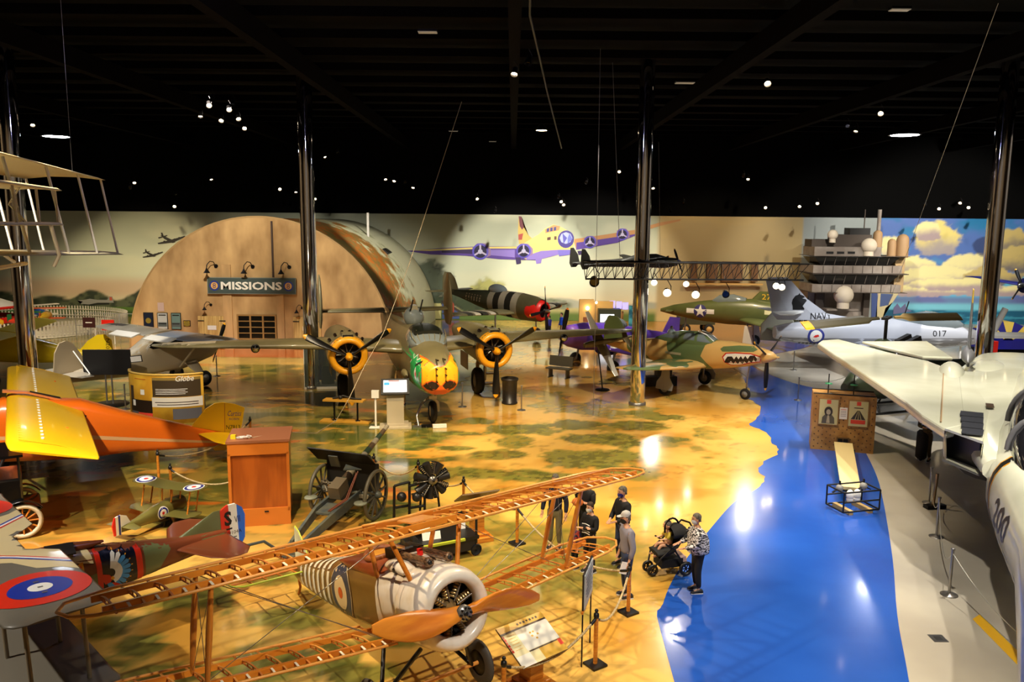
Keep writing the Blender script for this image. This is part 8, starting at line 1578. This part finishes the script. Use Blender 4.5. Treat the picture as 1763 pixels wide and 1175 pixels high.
skinmesh('top', [(.02, 0, .62), (.05, 0, .78), (.07, 0, .88), (.07, .1, .84), (.15, .125, .74), (.07, -.1, .84), (.15, -.125, .74)], [(0, 1), (1, 2), (2, 3), (3, 4), (2, 5), (5, 6)], [.1, .1, .06, .045, .036, .045, .036], mat('top_yellow', (196, 170, 50), .7), r)
mb = MB(); mb.sphere((.1, 0, 1.02), .085, skin_, 14, (1, .9, 1.1)); mb.sphere((.19, 0, 1.0), .012, skin_, 8)
for s_ in (-1, 1): mb.sphere((.175, s_*.03, 1.03), .009, mat('eye', (30, 24, 22), .3), 6, k=5); mb.sphere((.1, s_*.08, 1.01), .018, skin_, 6, k=5)
mb.build('head', r); MB().sphere((.085, 0, 1.045), .088, hairg, 14, (1, .95, 1)).build('hair', r)
# ---------------------------------------------------------------- light: ceiling spots, with added uplight, wall and glint lamps
WARM = (1., .80, .52); NEU = (1., .92, .80); COOL = (.92, .95, 1.)
KL = 2.0
def spot(p, t, e, ang=40, col=WARM, rad=.12, blend=.5):
    l = bpy.data.lights.new('ceiling_or_added_spot', 'SPOT'); l.energy = e*KL; l.color = col; l.spot_size = math.radians(ang); l.spot_blend = blend; l.shadow_soft_size = rad
    o = bpy.data.objects.new('ceiling_or_added_spot', l); COL.objects.link(o); p = V(p); o.location = p
    o.rotation_euler = (V(t)-p).to_track_quat('-Z', 'Y').to_euler()
for p, t, e, ang, col in [
    ((2.5, 4.5, 11.5), (-.8, 11.5, 1.5), 2400, 44, NEU), ((-10, 13, 12.5), (-.5, 13.5, 0), 3800, 44, WARM), ((5, 19, 12.5), (2, 15.5, 0), 2200, 60, WARM),
    ((6, 12, 12.5), (5.5, 17, 0), 1900, 60, NEU), ((4, 24, 12.5), (4, 25, 0), 3000, 80, WARM), ((-1, 20, 12.5), (1, 26, 0), 2600, 65, WARM),
    ((9, 26, 12.5), (10, 33, 1), 3200, 60, NEU), ((0, 20, 12.5), (-3, 30, 2), 4600, 46, WARM), ((-10, 26, 12.5), (-8, 30, 1), 1800, 60, WARM),
    ((-14, 8, 12.5), (-9.5, 14, 1), 3200, 55, NEU), ((-12, 12.5, 12.8), (-13, 21.5, 1), 5600, 62, NEU), ((-20, 28, 12.5), (-16, 36, 1), 4200, 50, NEU), ((-5, 14, 12.5), (-5, 20, 0), 2800, 55, WARM), ((-9, 15, 12.5), (-8, 20, 0), 1800, 40, NEU),
    ((12, 10, 12.5), (12, 19, 3), 1100, 55, NEU), ((14, 26, 12.8), (13.2, 26, 2), 3400, 70, NEU), ((11.5, 17.5, 12.8), (11.5, 19, 2), 2200, 60, NEU), ((15, 33, 12.8), (13.5, 31.5, 3), 1500, 40, NEU), ((10, 9, 12.), (8.3, 14, 0), 1800, 46, NEU),
    ((-12, 32, 12.8), (-14, 47, 2.2), 6200, 60, NEU), ((-3, 44, 12.5), (-8.5, 54, 4.5), 3600, 40, NEU), ((0, 46, 12.5), (.5, 62, 3.4), 7000, 40, NEU), ((6, 50, 12.5), (6, 62, 2.4), 3600, 60, NEU),
    ((32, 46, 12.5), (32, 62, 4), 5200, 70, NEU), ((20, 46, 12.5), (24, 58, 4), 2600, 70, NEU), ((-27, 50, 12.5), (-28, 62, 1.0), 1500, 56, WARM), ((15, 50, 12.5), (15, 62, 1), 1600, 70, WARM),
    ((4, 40, 12.5), (3, 47, 1), 3600, 60, NEU), ((11, 42, 12.5), (11, 50, 1), 3400, 60, WARM), ((20, 34, 12.5), (20, 42, 1), 4600, 60, COOL), ((30, 36, 12.5), (28, 46, 0), 3000, 80, NEU),
    ((-28, 40, 12.5), (-28, 52, 0), 4200, 70, WARM), ((7, 21, 12.5), (7, 23, 0), 1500, 50, NEU), ((-2, 34, 12.5), (0, 40, 0), 1800, 60, WARM), ((16.3, 54.4, 12.5), (6.1, 20.4, 0), 450, 12, NEU), ((8.1, 37.8, 12.5), (3.0, 14.2, 0), 220, 14, NEU), ((10.1, 57, 9), (4.6, 26, 0), 280, 10, NEU), ((-5.4, 52, 12.5), (-3.0, 28.5, 0), 700, 10, NEU),  # narrow beams: lamps added to lay highlights on the glossy floor
    ((-6, 2, 4.5), (-10, 17, 8), 900, 40, WARM), ((0, 8, 12), (0, -6, 6), 3000, 110, COOL), ((-20, 8, 12), (-20, -6, 6), 2000, 110, WARM), ((20, 8, 12), (20, -6, 6), 2000, 110, WARM), ((-34, 30, 12), (-45, 30, 5), 2500, 120, WARM), ((34, 30, 12), (45, 30, 5), 2500, 120, COOL)]:  # added: uplight for the hanging flyer, wall washers to brighten the column reflections
    spot(p, t, e, ang, col, .3 if ang < 15 else .12)
l = bpy.data.lights.new('roof_lamp', 'POINT'); l.energy = 300; l.color = (.62, .6, 1.); l.shadow_soft_size = .25
o = bpy.data.objects.new('roof_lamp', l); COL.objects.link(o); o.location = (-5.6, 18, 12.3)
